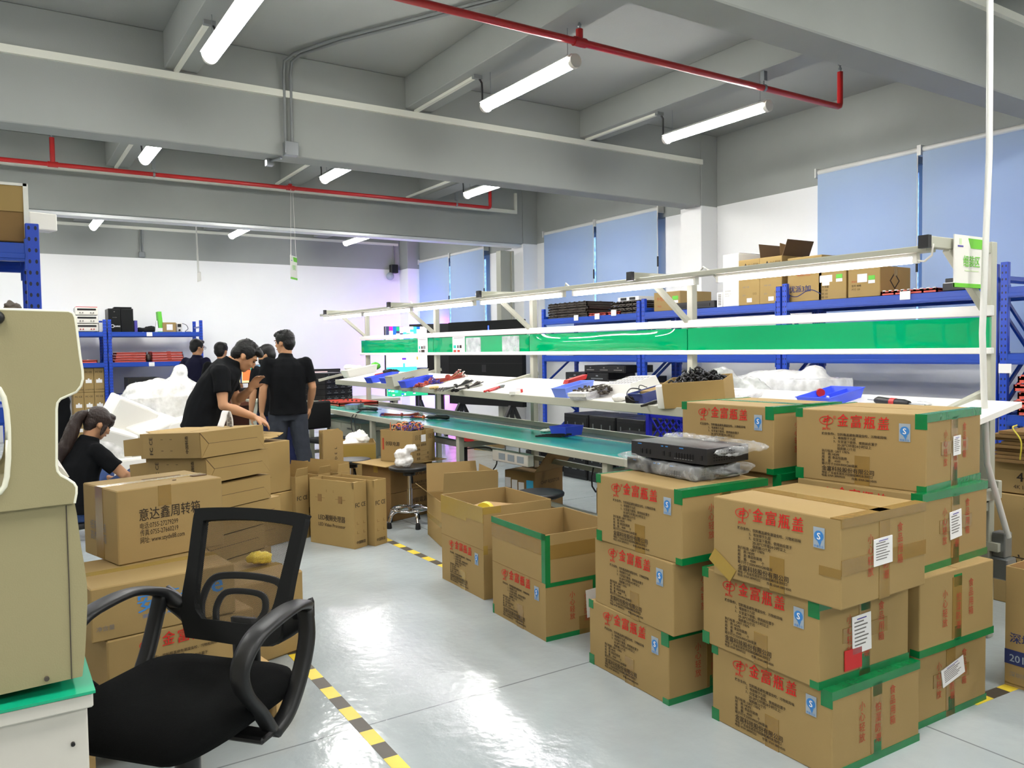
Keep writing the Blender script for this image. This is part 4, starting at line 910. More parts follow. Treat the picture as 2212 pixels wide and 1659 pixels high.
# tall pair of stacked cartons with fanned flaps
q = at(655, 1167, 'z', 0).to_2d(); c = q+dx*-.2+dy*.30
for k in range(2):
    t = carton('processor_carton', ('lower', 'upper')[k]+' brown carton of the pair beside the bent-over man, '+('on the floor' if k == 0 else 'flaps fanned on top'), (c.x-.02*k, c.y, .385*k), math.radians(ph)-PI/2, .46, .36, .38, m='card_pale', tape=None, group='LED processor cartons')
    b = MB()
    for x in (.02, .10): b.box(x, x+.004, -.1812, -.18, .08, .12); b.box(x, x+.004, -.1812, -.18, .26, .31)
    b.box(.05, .15, -.1812, -.18, .19, .194); b.box(.2305, .2312, -.05, -.04, .24, .3); b.box(.2305, .2312, -.1, .0, .12, .124)
    b.build('slot', 'card_dark', t)
    if k:
        b = MB()
        for i in range(6): b.prism([(-.2, 0), (.2+.02*(i % 2), 0), (.24-.03*(i % 3), .10), (-.2, .10)], (0, -.16+.05*i, .381+.008*i), (1, 0, 0), (0, .75, .12), (0, 0, 1), .004)
        b.build('top_flap', 'card_pale', t)
# lying stack of seven long cartons, folded bottoms toward the camera
def lying(label, c, z, rz, tilt, hide=False):
    w, d, h = .47, .46, .138
    t = empty('processor_carton', (c.x, c.y, z), rz, label, 'cardboard box', 'lying LED processor cartons'); t.rotation_euler = (tilt, 0, rz)
    b = MB(); th = .004
    b.box(-w/2, w/2, -d/2, -d/2+th, 0, h).box(-w/2, -w/2+th, -d/2, d/2, 0, h).box(w/2-th, w/2, -d/2, d/2, 0, h).box(-w/2, w/2, -d/2, d/2, h-th, h).box(-w/2, w/2, -d/2, d/2, 0, th)
    b.build('body', 'card_pale', t, bevel=.002)
    b = MB(); y = -d/2
    P = lambda u, v: (-w/2+u*w, v*h)
    b.prism([P(0.005, .01), P(.995, .01), P(.88, .50), P(.12, .53)], (0, y-.0035, 0), (1, 0, 0), (0, 0, 1), (0, 1, 0), .003)
    b.build('bottom_flap', 'card_pale', t)
    b = MB()
    for a, e in ((P(.0, .98), P(.12, .53)), (P(.88, .50), P(.995, .02)), (P(.12, .535), P(.88, .505))): b.bar((a[0], y-.0008, a[1]), (e[0], y-.0008, e[1]), .0015, .0035)
    b.box(-.13, .0, -.05, -.045, h, h+.0006)
    b.build('crease', 'dark_card', t)
    if not hide:
        b = MB(); x = -w/2-.0012
        b.text('FC', (x, .13, h*.16), (0, 0, 1), (0, 1, 0), .036, 0, bold=.03); b.text('CE', (x, .13, h*.55), (0, 0, 1), (0, 1, 0), .036, 0, bold=.01)
        b.text('中国制造', (x, -.14, h*.2), (0, 0, 1), (0, 1, 0), .024, 0, bold=.02)
        for a in (-.02, .05):
            for z_ in (.3, .75): b.box(x, x+.0008, a, a+.016, h*z_, h*z_+.002)
        b.build('lettering', 'black_ink', t)
        MB().prism([(-.16, 0), (.2, 0), (.16, .09), (-.12, .09)], (0, d/2, h-.004), (1, 0, 0), (0, 1, .06), (0, 0, 1), .004).prism([(-.05, 0), (.05, 0), (.04, .12), (-.05, .12)], (-w/2, d/2-.02, h*.5), (0, 0, 1), (-.3, .9, 0), (1, 0, 0), .004).build('end_flap', 'card_pale', t)
    return t
rz = math.radians(31); fx, fy = Vector((math.cos(rz), math.sin(rz))), Vector((-math.sin(rz), math.cos(rz)))
base = at(435, 991, 'z', .87).to_2d()
for k, (off, w) in enumerate(((0, 'bottom'), (.03, 'second'), (-.02, 'third'), (.12, 'fourth'), (.04, 'fifth'), (.035, 'sixth'), (0, 'topmost'))):
    c = base+fx*(.235+off)+fy*.23
    lying(w+' lying processor carton of the stack in front of the bent-over man, counted upward', c, .01+.1415*k, rz, math.radians(-3.0 if k > 4 else 0), hide=k < 4)
# ---------------------------------------------------------------- cartons left of the chair
lo = Vector((.38, 3.34))
def from_corner(n, phi, w, d): ph = math.radians(phi); p = Vector(n)+Vector((math.cos(ph), math.sin(ph)))*w/2+Vector((-math.sin(ph), math.cos(ph)))*d/2; return p.x, p.y, ph
pal = empty('wooden_pallet', (.62, 3.33, 0), math.radians(8), 'pale wooden pallet under the carton pile behind the chair', 'pallet')
b = MB(); [b.box(-.5, .3, -.3+.12*i, -.21+.12*i, .12, .14) for i in range(6)]; [b.box(-.5+.36*i, -.42+.36*i, -.3, .39, .0, .12) for i in range(3)]; b.build('slats', 'wood', pal)
x, y, ph = from_corner((.30, 3.06), 9, .53, .485)
t = empty('bottle_cap_carton', (x, y, .142), ph, 'cap carton at the bottom of the pile behind the office chair', 'cardboard box', 'bottle cap cartons')
MB().box(-JW/2, JW/2, -JD/2, JD/2, 0, JH).build('body', 'card', t, bevel=.005); o = bpy.data.objects.new('lettering', JPRINT); COL.objects.link(o); o.parent = t; strips(t, BR, 'brown_tape', 'brown_tape')
x, y, ph = from_corner((.255, 3.06), 7, .50, .43)
carton('cardboard_box', 'carton with blue print in the middle of the pile behind the office chair', (x, y, .434), ph, .50, .43, .188, m='card', tape='clear_tape', texts=[('安慕希', .3, .42, .075, 2, dict(bold=.03)), ('浓醇酸牛奶 AMBROSIAL', .33, .28, .016, 2), ('e', .82, .5, .1, 2, dict(bold=.04)), ('△', .08, .72, .02, 2), ('净含量', .03, .2, .02, 3)])
x, y, ph = from_corner((.378, 3.335), 15, .425, .33)
t = carton('cardboard_box', 'brown carton with large black print on top of the pile behind the office chair', (x, y, .624), ph, .425, .33, .285, m='card', tape='clear_tape', texts=[('意达鑫周转箱', .19, .565, .052, 0, dict(width=.245, bold=.008)), ('电话:0755-27279299', .195, .445, .027, 0, dict(width=.15)), ('传真:0755-27660219', .195, .35, .027, 0, dict(width=.15)), ('网址: www.szydx88.com', .195, .25, .027, 0, dict(width=.175))],
           stickers=[('f', .37, .49, .72, 1.0, 'brown_tape'), ('l', .38, .6, 0.02, 1, 'brown_tape')], left=[('纸箱包装', .2, .4, .04, 3), ('高档彩箱', .2, .25, .04, 3)])
MB().box(-.03, .13, .03, .045, .2855, .287).box(.14, .2, -.06, -.03, .2855, .289).tube([(.05, -.08, .284), (.05, -.08, .2875)], .008, n=10).build('scuff', 'dark_card', t)
x, y, ph = from_corner((.80, 3.60), 18, .44, .40)
t = carton('cardboard_box', 'yellow-strapped carton on the floor right of the office chair back', (x, y, 0), ph, .44, .40, .385, m='card', tape='clear_tape', texts=[('↑↑', .3, .5, .07, 3), ('防潮', .55, .52, .05, 3)], bevel=.01)
MB().box(-.222, .222, -.202, .202, .19, .205).build('strap', 'yellow_string', t)
crumple('yellow_bag', MB().ell((0, 0, .035), (.07, .05, .035)), 'yellow', .012, .02, 14, loc=(x+.12, y+.08, .388))
tag(bpy.data.objects['yellow_bag'], 'crumpled yellow packet on the strapped carton, seen through the chair net', 'bag')
carton('cardboard_box', 'brown carton on the floor squeezed between the beige machine and the printed carton pile', (.02, 4.25, 0), math.radians(6), .42, .36, .5, m='card_dark', tape='clear_tape')
# ---------------------------------------------------------------- beige machine on its table, left edge
def sweep(mb, pts, side, w, t, mi=0, smooth=True):
    """rectangular band along pts: width w along the fixed vector side, thickness t"""
    pts = [Vector(p) for p in pts]; side = Vector(side).normalized(); k = len(pts); vs = []
    ts = t if isinstance(t, (list, tuple)) else [t]*k; ws = w if isinstance(w, (list, tuple)) else [w]*k
    for i, p in enumerate(pts):
        d = (pts[min(i+1, k-1)]-pts[max(i-1, 0)]).normalized(); n = side.cross(d).normalized()
        for a, c in ((-.5, -.3), (-.3, -.5), (.3, -.5), (.5, -.3), (.5, .3), (.3, .5), (-.3, .5), (-.5, .3)): vs.append(p+side*a*ws[i]+n*c*ts[i])
    fs = [(i*8+j, i*8+(j+1) % 8, (i+1)*8+(j+1) % 8, (i+1)*8+j) for i in range(k-1) for j in range(8)]
    fs += [tuple(range(8))[::-1], tuple(range((k-1)*8, k*8))]
    return mb.add(vs, fs, mi, smooth)
def smooth_path(pts, n=6):
    """Catmull-Rom through pts"""
    P = [Vector(p) for p in pts]; P = [P[0]*2-P[1]]+P+[P[-1]*2-P[-2]]; out = []
    for i in range(1, len(P)-2):
        for j in range(n):
            t = j/n; a, b_, c, d = P[i-1:i+3]
            out.append(.5*((2*b_)+(c-a)*t+(2*a-5*b_+4*c-d)*t*t+(3*b_-a-3*c+d)*t**3))
    return out+[P[-2]]
tb = empty('side_table', (-.45, 2.15, 0), 0, 'white board table with a green mat at the lower left, carrying the beige machine', 'table')
MB().box(-.62, .598, -.36, .5, .715, .745).build('top', 'table_white', tb, bevel=.003)
MB().box(-.62, .602, -.365, .5, .745, .7505).build('mat', 'green_mat2', tb)
MB().box(-.6, .588, -.345, .48, 0, .715).build('body', 'table_white', tb, bevel=.003)
MB().tube([(.56, -.352, .645), (.56, -.34, .645)], .004, n=10).build('screw', 'black', tb)
mc = empty('moulded_machine', (-.25, 2.1, .751), 0, 'beige moulded machine cabinet on the green matted table at the left edge', 'machine')
Y0 = 1.80
px2 = lambda pts, y: [((p.x+.25), p.z-.751) for p in (at(a, c, 'y', y) for a, c in pts)]
up_top = [(-420, 640), (-60, 667), (148, 673), (157, 677), (161, 686), (164, 705), (172, 770), (177, 800), (178, 818), (174, 833), (164, 846), (130, 861), (123, 870), (121, 884), (121, 950), (18, 950), (17.5, 925), (14, 885), (8, 858), (-2, 840), (-20, 832), (-220, 820), (-250, 845), (-256, 950), (-420, 950)]
up_bot = [(-420, 950), (-256, 950), (-254, 1060), (-230, 1085), (-20, 1072), (0, 1064), (10, 1050), (15, 1030), (18, 990), (18, 950), (121, 950), (121, 1005), (123, 1018), (131, 1028), (146, 1036), (159, 1045), (164, 1053), (164, 1066), (160, 1087), (100, 1094), (-60, 1113), (-420, 1150)]
for y0, nm in ((Y0, 'side_panel'), (Y0+.50, 'far_side_panel')):
    b = MB()
    for o in (up_top, up_bot): b.prism(px2(o, Y0), (0, y0-2.1, 0), (1, 0, 0), (0, 0, 1), (0, 1, 0), .03)
    b.build(nm, 'beige', mc)
b = MB(); edge = [p for p in up_top[1:15]]+[p for p in up_bot[11:19]]
b.tube([(a, Y0-2.1+.003, c) for a, c in px2(edge, Y0)], .0035, n=8)
hole = up_top[15:21]; hl = [(18, 950), (18, 990), (15, 1030), (10, 1050), (0, 1064), (-20, 1072)]
b.tube([(a, Y0-2.1, c) for a, c in px2(hole[::-1]+hl, Y0)], .005, n=8)
b.build('edge_trim', 'beige_edge', mc)
low = [(-420, 1100), (161, 1085), (166, 1110), (175, 1180), (183, 1225), (188, 1262), (189, 1300), (187, 1350), (184, 1410), (178, 1461), (-60, 1515), (-420, 1600)]
q = px2(low, Y0+.012); zmin = 0.0
q = [(a, max(c, zmin)) for a, c in q]
MB().prism(q, (0, Y0+.012-2.1, 0), (1, 0, 0), (0, 0, 1), (0, 1, 0), .515).build('base', 'beige', mc, bevel=.006)
a = px2([(143, 1092), (149, 1250), (155, 1467)], Y0+.010); b = MB(); b.tube([(p[0], Y0+.011-2.1, p[1]) for p in a], .0011, n=6); b.build('panel_seam', 'pcb_dark', mc)
a = px2([(101, 1466)], Y0+.01)[0]; MB().tube([(a[0], Y0+.006-2.1, a[1]), (a[0], Y0+.014-2.1, a[1])], .0045, n=12).build('screw', 'pcb_dark', mc)
con = px2([(119, 1000), (134, 1012), (150, 1030), (119, 1040)], Y0+.03)
MB().prism(con, (0, Y0+.03-2.1, 0), (1, 0, 0), (0, 0, 1), (0, 1, 0), .47).build('console', 'meter', mc)
a = px2([(0, 686)], Y0)[0]; MB().ell((a[0]-.008, Y0-2.105, a[1]), (.016, .012, .014)).build('knob', 'black', mc)
hd = px2([(-420, 700), (150, 690), (165, 780), (150, 830), (-420, 815)], Y0+.02)
MB().prism(hd, (0, Y0+.03-2.1, 0), (1, 0, 0), (0, 0, 1), (0, 1, 0), .47).build('head_box', 'beige', mc)
a = at(28, 664, 'y', 2.0)
crumple('cable_clump', MB().ell((0, 0, .012), (.02, .02, .014)), 'pcb_dark', .005, .012, 40, loc=(a.x, a.y, at(28, 674, 'y', 1.95).z))
tag(bpy.data.objects['cable_clump'], 'small dark clump lying on top of the beige machine', 'cable')
# ---------------------------------------------------------------- office chair
ch = empty('office_chair', (.412, 2.29, 0), math.radians(-50), 'black mesh-back office chair with loop arms in the foreground', 'chair')
def rr(w, d, r, n=6):
    out = []
    for cx, cy, a0 in ((w/2-r, -d/2+r, -PI/2), (w/2-r, d/2-r, 0), (-w/2+r, d/2-r, PI/2), (-w/2+r, -d/2+r, PI)):
        for i in range(n+1): a = a0+PI/2*i/n; out.append((cx+r*math.cos(a), cy+r*math.sin(a)))
    return out
b = MB(); o = rr(.49, .48, .13, 8); n = len(o); rings = []
for s, z in ((.80, -.045), (.93, -.035), (.99, -.012), (1.0, .005), (.97, .024), (.88, .038), (.6, .046), (.2, .048)):
    rings.append([(x*s, y*s, z+ .02*(abs(x)*s/.245)**2 - (.03*max(0, (-y*s-.12)/.12)**2)) for x, y in o])
vs = [p for r_ in rings for p in r_]; fs = [(i*n+j, i*n+(j+1) % n, (i+1)*n+(j+1) % n, (i+1)*n+j) for i in range(len(rings)-1) for j in range(n)]
fs += [tuple(range(n))[::-1], tuple(range((len(rings)-1)*n, len(rings)*n))]
b.add(vs, fs, 0, True); b.build('seat', 'fabric_black', ch, loc=(0, 0, .475))
bk = empty('backrest', (-.015, .205, .595)); bk.parent = ch; bk.rotation_euler = (math.radians(-20), 0, 0); bk.scale = (.95, 1, .90)
def loop(p, n=4): q = smooth_path([(a, 0, c) for a, c in p+p[:1]], n); return [(v.x, v.z) for v in q[:-1]]
out = [(-.15, -.03), (.15, -.03), (.18, .03), (.196, .2), (.212, .36), (.216, .382), (.20, .40), (0, .41), (-.20, .40), (-.216, .382), (-.212, .36), (-.196, .2), (-.18, .03)]
inn = [(-.105, .035), (.105, .035), (.135, .07), (.154, .2), (.174, .345), (.176, .355), (.168, .362), (0, .372), (-.168, .362), (-.176, .355), (-.174, .345), (-.154, .2), (-.135, .07)]
out = loop(out[:2]+[(.19, .06), (.198, .2), (.208, .33), (.21, .385), (.195, .402), (0, .412), (-.195, .402), (-.21, .385), (-.208, .33), (-.198, .2), (-.19, .06)]); inn = loop(inn[:2]+[(.142, .08), (.156, .2), (.166, .32), (.168, .350), (.155, .362), (0, .372), (-.155, .362), (-.168, .350), (-.166, .32), (-.156, .2), (-.142, .08)])
fr = MB().prism(out, (0, 0, 0), (1, 0, 0), (0, 0, 1), (0, 1, 0), .028, hole=inn).build('back_frame', 'black_matte', bk, bevel=.006, seg=2)
MB().add([(x, .01, z) for x, z in inn], [tuple(range(len(inn)))]).build('back_net', 'net', bk)
b = MB()
sweep(b, smooth_path([(-.13, .035, .03), (-.15, .045, .09), (-.13, .05, .165), (-.06, .052, .185), (.06, .052, .185), (.13, .05, .165), (.15, .045, .09), (.13, .035, .03)]), (0, 1, 0), .014, .024)
sweep(b, smooth_path([(-.075, .035, .03), (-.09, .045, .08), (-.07, .05, .125), (0, .052, .135), (.07, .05, .125), (.09, .045, .08), (.075, .035, .03)]), (0, 1, 0), .014, .02)
b.build('lumbar_loop', 'black', bk)
for s in (-1, 1):
    b = MB()
    p = smooth_path([(.215*s, .235, .66), (.25*s, .20, .70), (.27*s, .11, .725), (.275*s, .0, .72), (.275*s, -.08, .70), (.272*s, -.13, .645), (.27*s, -.115, .58), (.265*s, -.05, .505), (.255*s, .01, .43)], 6)
    k = len(p); sweep(b, p, (1, 0, 0), [.05+.012*math.sin(min(1, i/k*1.6)*PI) for i in range(k)], [.040-.02*min(1, i/k*4) if i < k/4 else .020 for i in range(k)])
    sweep(b, smooth_path([(.25*s, .205, .69), (.262*s, .19, .61), (.262*s, .15, .52), (.258*s, .09, .44), (.25*s, .03, .405)], 6), (1, 0, 0), .045, .03)
    sweep(b, smooth_path([(.14*s, .235, .60), (.20*s, .245, .635), (.25*s, .235, .675)]), (0, 0, 1), .07, .03)
    b.build('armrest', 'black', ch)
b = MB(); sweep(b, smooth_path([(0, .0, .425), (0, .2, .425), (0, .27, .46), (0, .268, .62)]), (1, 0, 0), .09, .02); b.build('back_bracket', 'black', ch)
MB().box(-.1, .1, -.12, .12, .395, .432).box(-.26, .26, -.03, .03, .40, .42).build('mechanism', 'black', ch, bevel=.006)
MB().lathe([(.034, .32), (.04, .33), (.04, .385), (.03, .40)], (-.12, .06, 0), 16).build('tension_knob', 'black', ch)
MB().lathe([(.026, .12), (.026, .26), (.034, .262), (.034, .40)], (0, 0, 0), 20).build('gas_column', 'black', ch)
b = MB(); b.lathe([(.05, .08), (.05, .13)], (0, 0, 0), 16); b.build('base_hub', 'black', ch)
for k in range(5):
    a = 2*PI*k/5+.9; d = Vector((math.cos(a), math.sin(a), 0))
    l = MB(); l.bar((d.x*.03, d.y*.03, .105), (d.x*.29, d.y*.29, .075), .05, .03); l = l.build('base_leg', 'black', ch, bevel=.006)
    c = MB(); sd = Vector((-d.y, d.x, 0))
    for s in (-1, 1): p0 = d*.29+sd*s*.012+Vector((0, 0, .027)); c.tube([p0-sd*.009, p0+sd*.009], .027, n=16)
    c.tube([(d.x*.28, d.y*.28, .03), (d.x*.28, d.y*.28, .08)], .008, n=8); c.build('caster', 'black', l)
# ---------------------------------------------------------------- stools
def stool(label, x, y, h=.48, r=.168, rot=0):
    t = empty('work_stool', (x, y, 0), rot, label, 'stool', 'round black stools')
    MB().lathe([(.02, -.035), (r*.8, -.03), (r*.98, -.018), (r, -.004), (r*.97, .004), (r*.85, .006), (.001, .003)], (0, 0, h), 32).build('seat', 'black', t)
    MB().lathe([(.05, -.07), (.05, -.03)], (0, 0, h), 16).bar((.02, 0, h-.08), (.03, 0, h-.14), .03, .015).build('seat_holder', 'black', t)
    MB().tube([(0, 0, .12), (0, 0, .30)], .024, n=14).tube([(0, 0, .3), (0, 0, h-.05)], .016, n=14).build('column', 'chrome', t)
    b = MB(); pts = [(.155*math.cos(2*PI*i/32), .155*math.sin(2*PI*i/32), .135) for i in range(33)]
    b.tube(pts, .0085, n=8, cap=False)
    for k in range(5): a = 2*PI*k/5; b.tube([(.02*math.cos(a), .02*math.sin(a), .135), (.155*math.cos(a), .155*math.sin(a), .135)], .006, n=6)
    b.build('foot_ring', 'chrome', t)
    for k in range(5):
        a = 2*PI*k/5+.3; d = Vector((math.cos(a), math.sin(a), 0))
        l = MB().tube(smooth_path([(d.x*.01, d.y*.01, .13), (d.x*.08, d.y*.08, .135), (d.x*.17, d.y*.17, .115), (d.x*.205, d.y*.205, .05)], 4), .013, n=10).build('leg', 'chrome', t)
        MB().lathe([(.02, 0), (.022, .005), (.018, .045), (.014, .05)], (d.x*.205, d.y*.205, 0), 12).build('rubber_foot', 'black', l)
    return t
stool('chrome-footed stool with a bunched plastic bag on its black seat', 2.84, 5.94, rot=.5)
stool('black round stool behind the open cartons, left of the one with the bag', 2.63, 6.66, h=.48)
q = at(1166, 1064, 'z', .46); stool('black stool tucked between the open cartons and the bench', q.x, q.y, h=.46)
crumple('plastic_bag', MB().ell((0, 0, .05), (.085, .07, .05)).ell((-.02, 0, .10), (.07, .055, .05)).ell((.05, -.02, .15), (.06, .035, .04)), 'bag_film', .009, .022, 18, loc=(2.78, 5.90, .486))
tag(bpy.data.objects['plastic_bag'], 'bunched white plastic bag sitting on the stool', 'bag')
# ---------------------------------------------------------------- floor marking tape
def hazard(label, p0, p1, w=.055, step=.115, first=0):
    p0 = Vector(p0); p1 = Vector(p1); d = (p1-p0); L = d.length; d.normalize(); s = Vector((-d.y, d.x, 0)); b = MB(); n = int(L/step)
    for i in range(n):
        a = p0+d*step*i; c = p0+d*step*(i+1); sk = d*.02
        vs = [a-s*w/2, c-s*w/2, c+s*w/2+sk*0, a+s*w/2]; b.add([(v.x, v.y, .0004) for v in vs]+[(v.x, v.y, .0012) for v in vs], [(3, 2, 1, 0), (4, 5, 6, 7), (0, 1, 5, 4), (1, 2, 6, 5), (2, 3, 7, 6), (3, 0, 4, 7)], (i+first) % 2)
    tag(b.build('hazard_tape', ['yellow', 'tape_black']), label, 'floor tape')
hazard('yellow and black floor tape beside the office chair', (1.10, 1.4, 0), (1.165, 4.3, 0), first=1)
hazard('yellow and black floor tape ending at the raised open carton', (2.455, 7.0, 0), (2.47, 3.4, 0), first=0)
hazard('short piece of yellow and black floor tape at the foot of the tall right stack', (3.2, 1.63, 0), (4.2, 1.57, 0))
# ---------------------------------------------------------------- wrapped electronics on the middle stack
def device(label, near, z, phi, w, d, h, ports=True):
    lo, rz = place(near[0], near[1], z, phi, w, d)
    t = empty('video_processor', lo, rz, label, 'electronics')
    MB().box(-w/2, w/2, -d/2, d/2, 0, h).build('case', 'black_metal', t, bevel=.002)
    b = MB(); y = -d/2
    for u, q in ((-.40, .05), (-.08, .03), (-.02, .03), (.16, .05)): b.box(u*w, u*w+q*w, y-.0008, y, h*.82, h*.88, 1)
    b.build('marking', ['paper', 'blue_ink'], t); b = MB()
    for u in [-.36, -.3, -.25, -.06, .02]+[.1+.035*i for i in range(7)]+[.42]: b.box(u*w, u*w+.025*w, y-.003, y, h*.25, h*.55)
    b.build('port', 'black', t); b = MB()
    for i in range(7): b.box((.1+.035*i)*w, (.12+.035*i)*w, y-.0042, y-.003, h*.18, h*.22)
    b.build('socket', 'steel', t)
    b = MB()
    for r_ in range(4):
        for c_ in range(9): b.box(w/2-.0, w/2+.0008, -d*.35+c_*d*.06, -d*.35+c_*d*.06+.008, h*(.2+.17*r_), h*(.28+.17*r_))
    b.build('vent', 'black_matte', t); return t
dv = device('lower black video processor, wrapped in bubble film on the carton', (1500, 1040), JH*3+.004, -3, .44, .26, .055)
dv2 = device('upper black video processor with rear sockets, lying on the wrapped one', (1527, 1006), JH*3+.072, 2, .44, .26, .068)
w1 = MB().box(-.232, .235, -.142, .14, -.002, .058).ell((-.25, -.04, .05), (.07, .10, .022)).ell((.25, .04, .03), (.05, .1, .018)).ell((.2, .11, .05), (.12, .06, .02)).ell((-.19, -.12, .06), (.09, .06, .022))
o = crumple('bubble_wrap', w1, 'bubble', .012, .012, 26, seed=1); o.location = dv.location; o.rotation_euler = dv.rotation_euler; tag(o, 'bubble wrap around the lower video processor', 'bubble wrap')
w2 = MB().ell((-.12, .11, .07), (.13, .06, .022)).ell((.02, .14, .065), (.18, .06, .02)).ell((.2, .13, .06), (.12, .06, .022)).ell((.24, .02, .05), (.04, .13, .02)).ell((-.02, .17, .04), (.22, .03, .04))
o = crumple('bubble_wrap', w2, 'bubble', .010, .012, 28, seed=4); o.location = dv2.location; o.rotation_euler = dv2.rotation_euler; tag(o, 'loose bubble wrap sheet over the back of the upper video processor', 'bubble wrap')
# ---------------------------------------------------------------- right edge: upright cartons and the open one
def plain_lying(label, loc, rz, w, d, h, texts, rot=None):
    t = carton('controller_carton', label, loc, rz, w, d, h, m='card', tape=None, texts=texts, cat='cardboard box')
    if rot: t.rotation_euler = rot
    return t
plain_lying('large carton with bold black print standing behind the white bench post', (4.86, 1.86, 0), -PI/2, .78, .5, .60, [('4K独立主控', .22, .86, .065, 0, dict(bold=.025)), ('独立主控', .05, .36, .075, 0, dict(bold=.02)), ('Master Controller', .12, .30, .03, 0)])
plain_lying('upper carton with bold black print, tilted on the large one at the right', (4.86, 1.86, .605), 0, .78, .46, .17, [('4K独立主控', .16, .40, .07, 0, dict(bold=.025)), ('4K Independent Master', .14, .16, .03, 0)], rot=(0, 0, -PI/2))
for i in range(9):
    b = MB(); b.box(-.24+.01*((i*7) % 4), .26-.012*((i*5) % 4), -.34+.012*((i*3) % 5), .40-.02*(i % 3), 0, .016)
    tag(b.build('flattened_carton', 'card_dark', None, (4.82+.008*((i*11) % 5-2), 1.85+.01*((i*7) % 5-2), .777+.019*i), .04*((i*5) % 3-1)), 'flattened carton in the string-tied bundle at the right edge, sheet %s' % ('one', 'two', 'three', 'four', 'five', 'six', 'seven', 'eight', 'nine')[i], 'flattened cardboard', 'flattened cartons in the bundle')
tag(MB().tube(smooth_path([(4.565, 2.08, .80), (4.55, 2.07, .9), (4.57, 2.12, .965), (4.7, 2.16, .97)]), .004, n=6).build('string', 'yellow_string'), 'pale string looped over the flattened cartons', 'string')
ob = open_box('open_carton', 'open carton at the lower right edge with a dark blue printed band, red frame inside', (3.72, 1.28, 0), -PI/2, .72, .46, .5, m='card', flaps=[], floor_z=.01)
b = MB(); y = -.2315
b.box(-.36, .36, y-.0006, y+.001, .095, .155, 1)
b.text('2019年-2020年', (-.34, y-.0016, .108), (1, 0, 0), (0, 0, 1), .042, 2, bold=.01); b.text('深圳市意西科技有限公司', (-.34, y, .19), (1, 0, 0), (0, 0, 1), .045, 3, bold=.02); b.text('深圳市坪山新区公司地址', (-.34, y, .045), (1, 0, 0), (0, 0, 1), .024, 0)
b.build('lettering', ['grey_ink', 'navy_band', 'pale_blue_ink', 'navy_band'], ob)
t = frame_slab('red module frame poking out of the open carton at the right edge', 3.53, 3.90, .98, 1.58, .405, .05, 'pcb_red', 'paper', n=5)
# ---------------------------------------------------------------- cartons by the chrome stool
lo, rz = place(845, 1128, 0, 20, .40, .40); rz += PI/2
x, y, ph = from_corner(at(845, 1128, 'z', 0).to_2d(), 18, .50, .36)
for k in range(2):
    carton('cardboard_box', ('lower', 'upper')[k]+' power supply carton behind the chrome stool', (x, y, .237*k), ph, .50, .36, .235, m='card_dark', tape='clear_tape', texts=[('创联電源', .46, .52, .05, 0, dict(bold=.02)), ('创联电源有限公司', .44, .2, .026, 0, dict(bold=.02)), ('SHENZHEN POWER', .45, .1, .02, 0)])
MB().box(-.36, .30, -.28, .2, 0, .006).build('cardboard_sheet', 'card_pale', None, (x+.03, y+.02, .474), ph-.1)
tag(bpy.data.objects['cardboard_sheet'], 'loose cardboard sheet under the carton of wire harnesses', 'cardboard')
n = at(892, 1001, 'z', .482).to_2d()
ph = math.radians(24); c = n+Vector((math.cos(ph), math.sin(ph)))*.15+Vector((-math.sin(ph), math.cos(ph)))*.18
wb = open_box('open_carton', 'open carton heaped with wire harnesses on the stacked cartons', (c.x, c.y, .482), ph, .30, .36, .27, m='card', tape=[('brown_tape', [('f', .42, .58, .19, .27)])], floor_z=.004)
b = MB(); yy = -.1815
for i, s in enumerate(('品名: 磁吸线', '规格: ______', '数量: ______ 套', '重量: ____ 千克')): b.text(s, (-.10, yy, .135-.038*i), (1, 0, 0), (0, 0, 1), .024, 0)
for u in (-.10, -.05, .07, .10): b.prism([(-.014, -.018), (.014, -.018), (.014, .018), (-.014, .018)], (u, yy, .21), (1, 0, 0), (0, 0, 1), (0, 1, 0), .0006, 0, hole=[(-.012, -.016), (.012, -.016), (.012, .016), (-.012, .016)]); b.text('↑', (u, yy, .2), (1, 0, 0), (0, 0, 1), .022, 0, center=True)
b.text('创联电源', (-.1515, .12, .14), (0, -1, 0), (0, 0, 1), .04, 0, bold=.02); b.box(-.1522, -.15, .14, .155, .1, .2, 1)
b.build('lettering', ['black_ink', 'dim_red_ink'], wb)
MB().box(-.04, .02, -.0025, 0, -.03, .03).build('sticker', 'paper', wb, loc=(0.0, -.182, .2))
random.seed(3)
def harness(name, label, loc, rx, ry, n, mats, r=.0035, h=.04, kink=.05, group=None):
    t = empty(name, loc, 0, label, 'wires', group)
    bs = [MB() for _ in mats]; cb = MB()
    for i in range(n):
        k = i % len(mats); p = []; a = random.uniform(0, 2*PI); cx, cy = random.uniform(-rx, rx), random.uniform(-ry, ry)
        for j in range(5): p.append((max(-rx, min(rx, cx+math.cos(a)*(j-2)*rx*.4+random.uniform(-kink, kink)*.5)), max(-ry, min(ry, cy+math.sin(a)*(j-2)*ry*.4+random.uniform(-kink, kink)*.5)), random.uniform(0, h)))
        bs[k].tube(smooth_path(p, 3), r, n=5)
        if i % 3 == 0: cb.cbox(p[0], (.014, .01, .01))
    for m, q in zip(mats, bs): q.build('wire', m, t)
    cb.build('connector', mats[0], t); return t
harness('wire_harness', 'tangle of black, orange and purple wire harnesses heaped in the open carton', (c.x+.0, c.y, .735), .11, .11, 70, ['cable', 'wire_orange', 'wire_purple', 'wood'], h=.075)
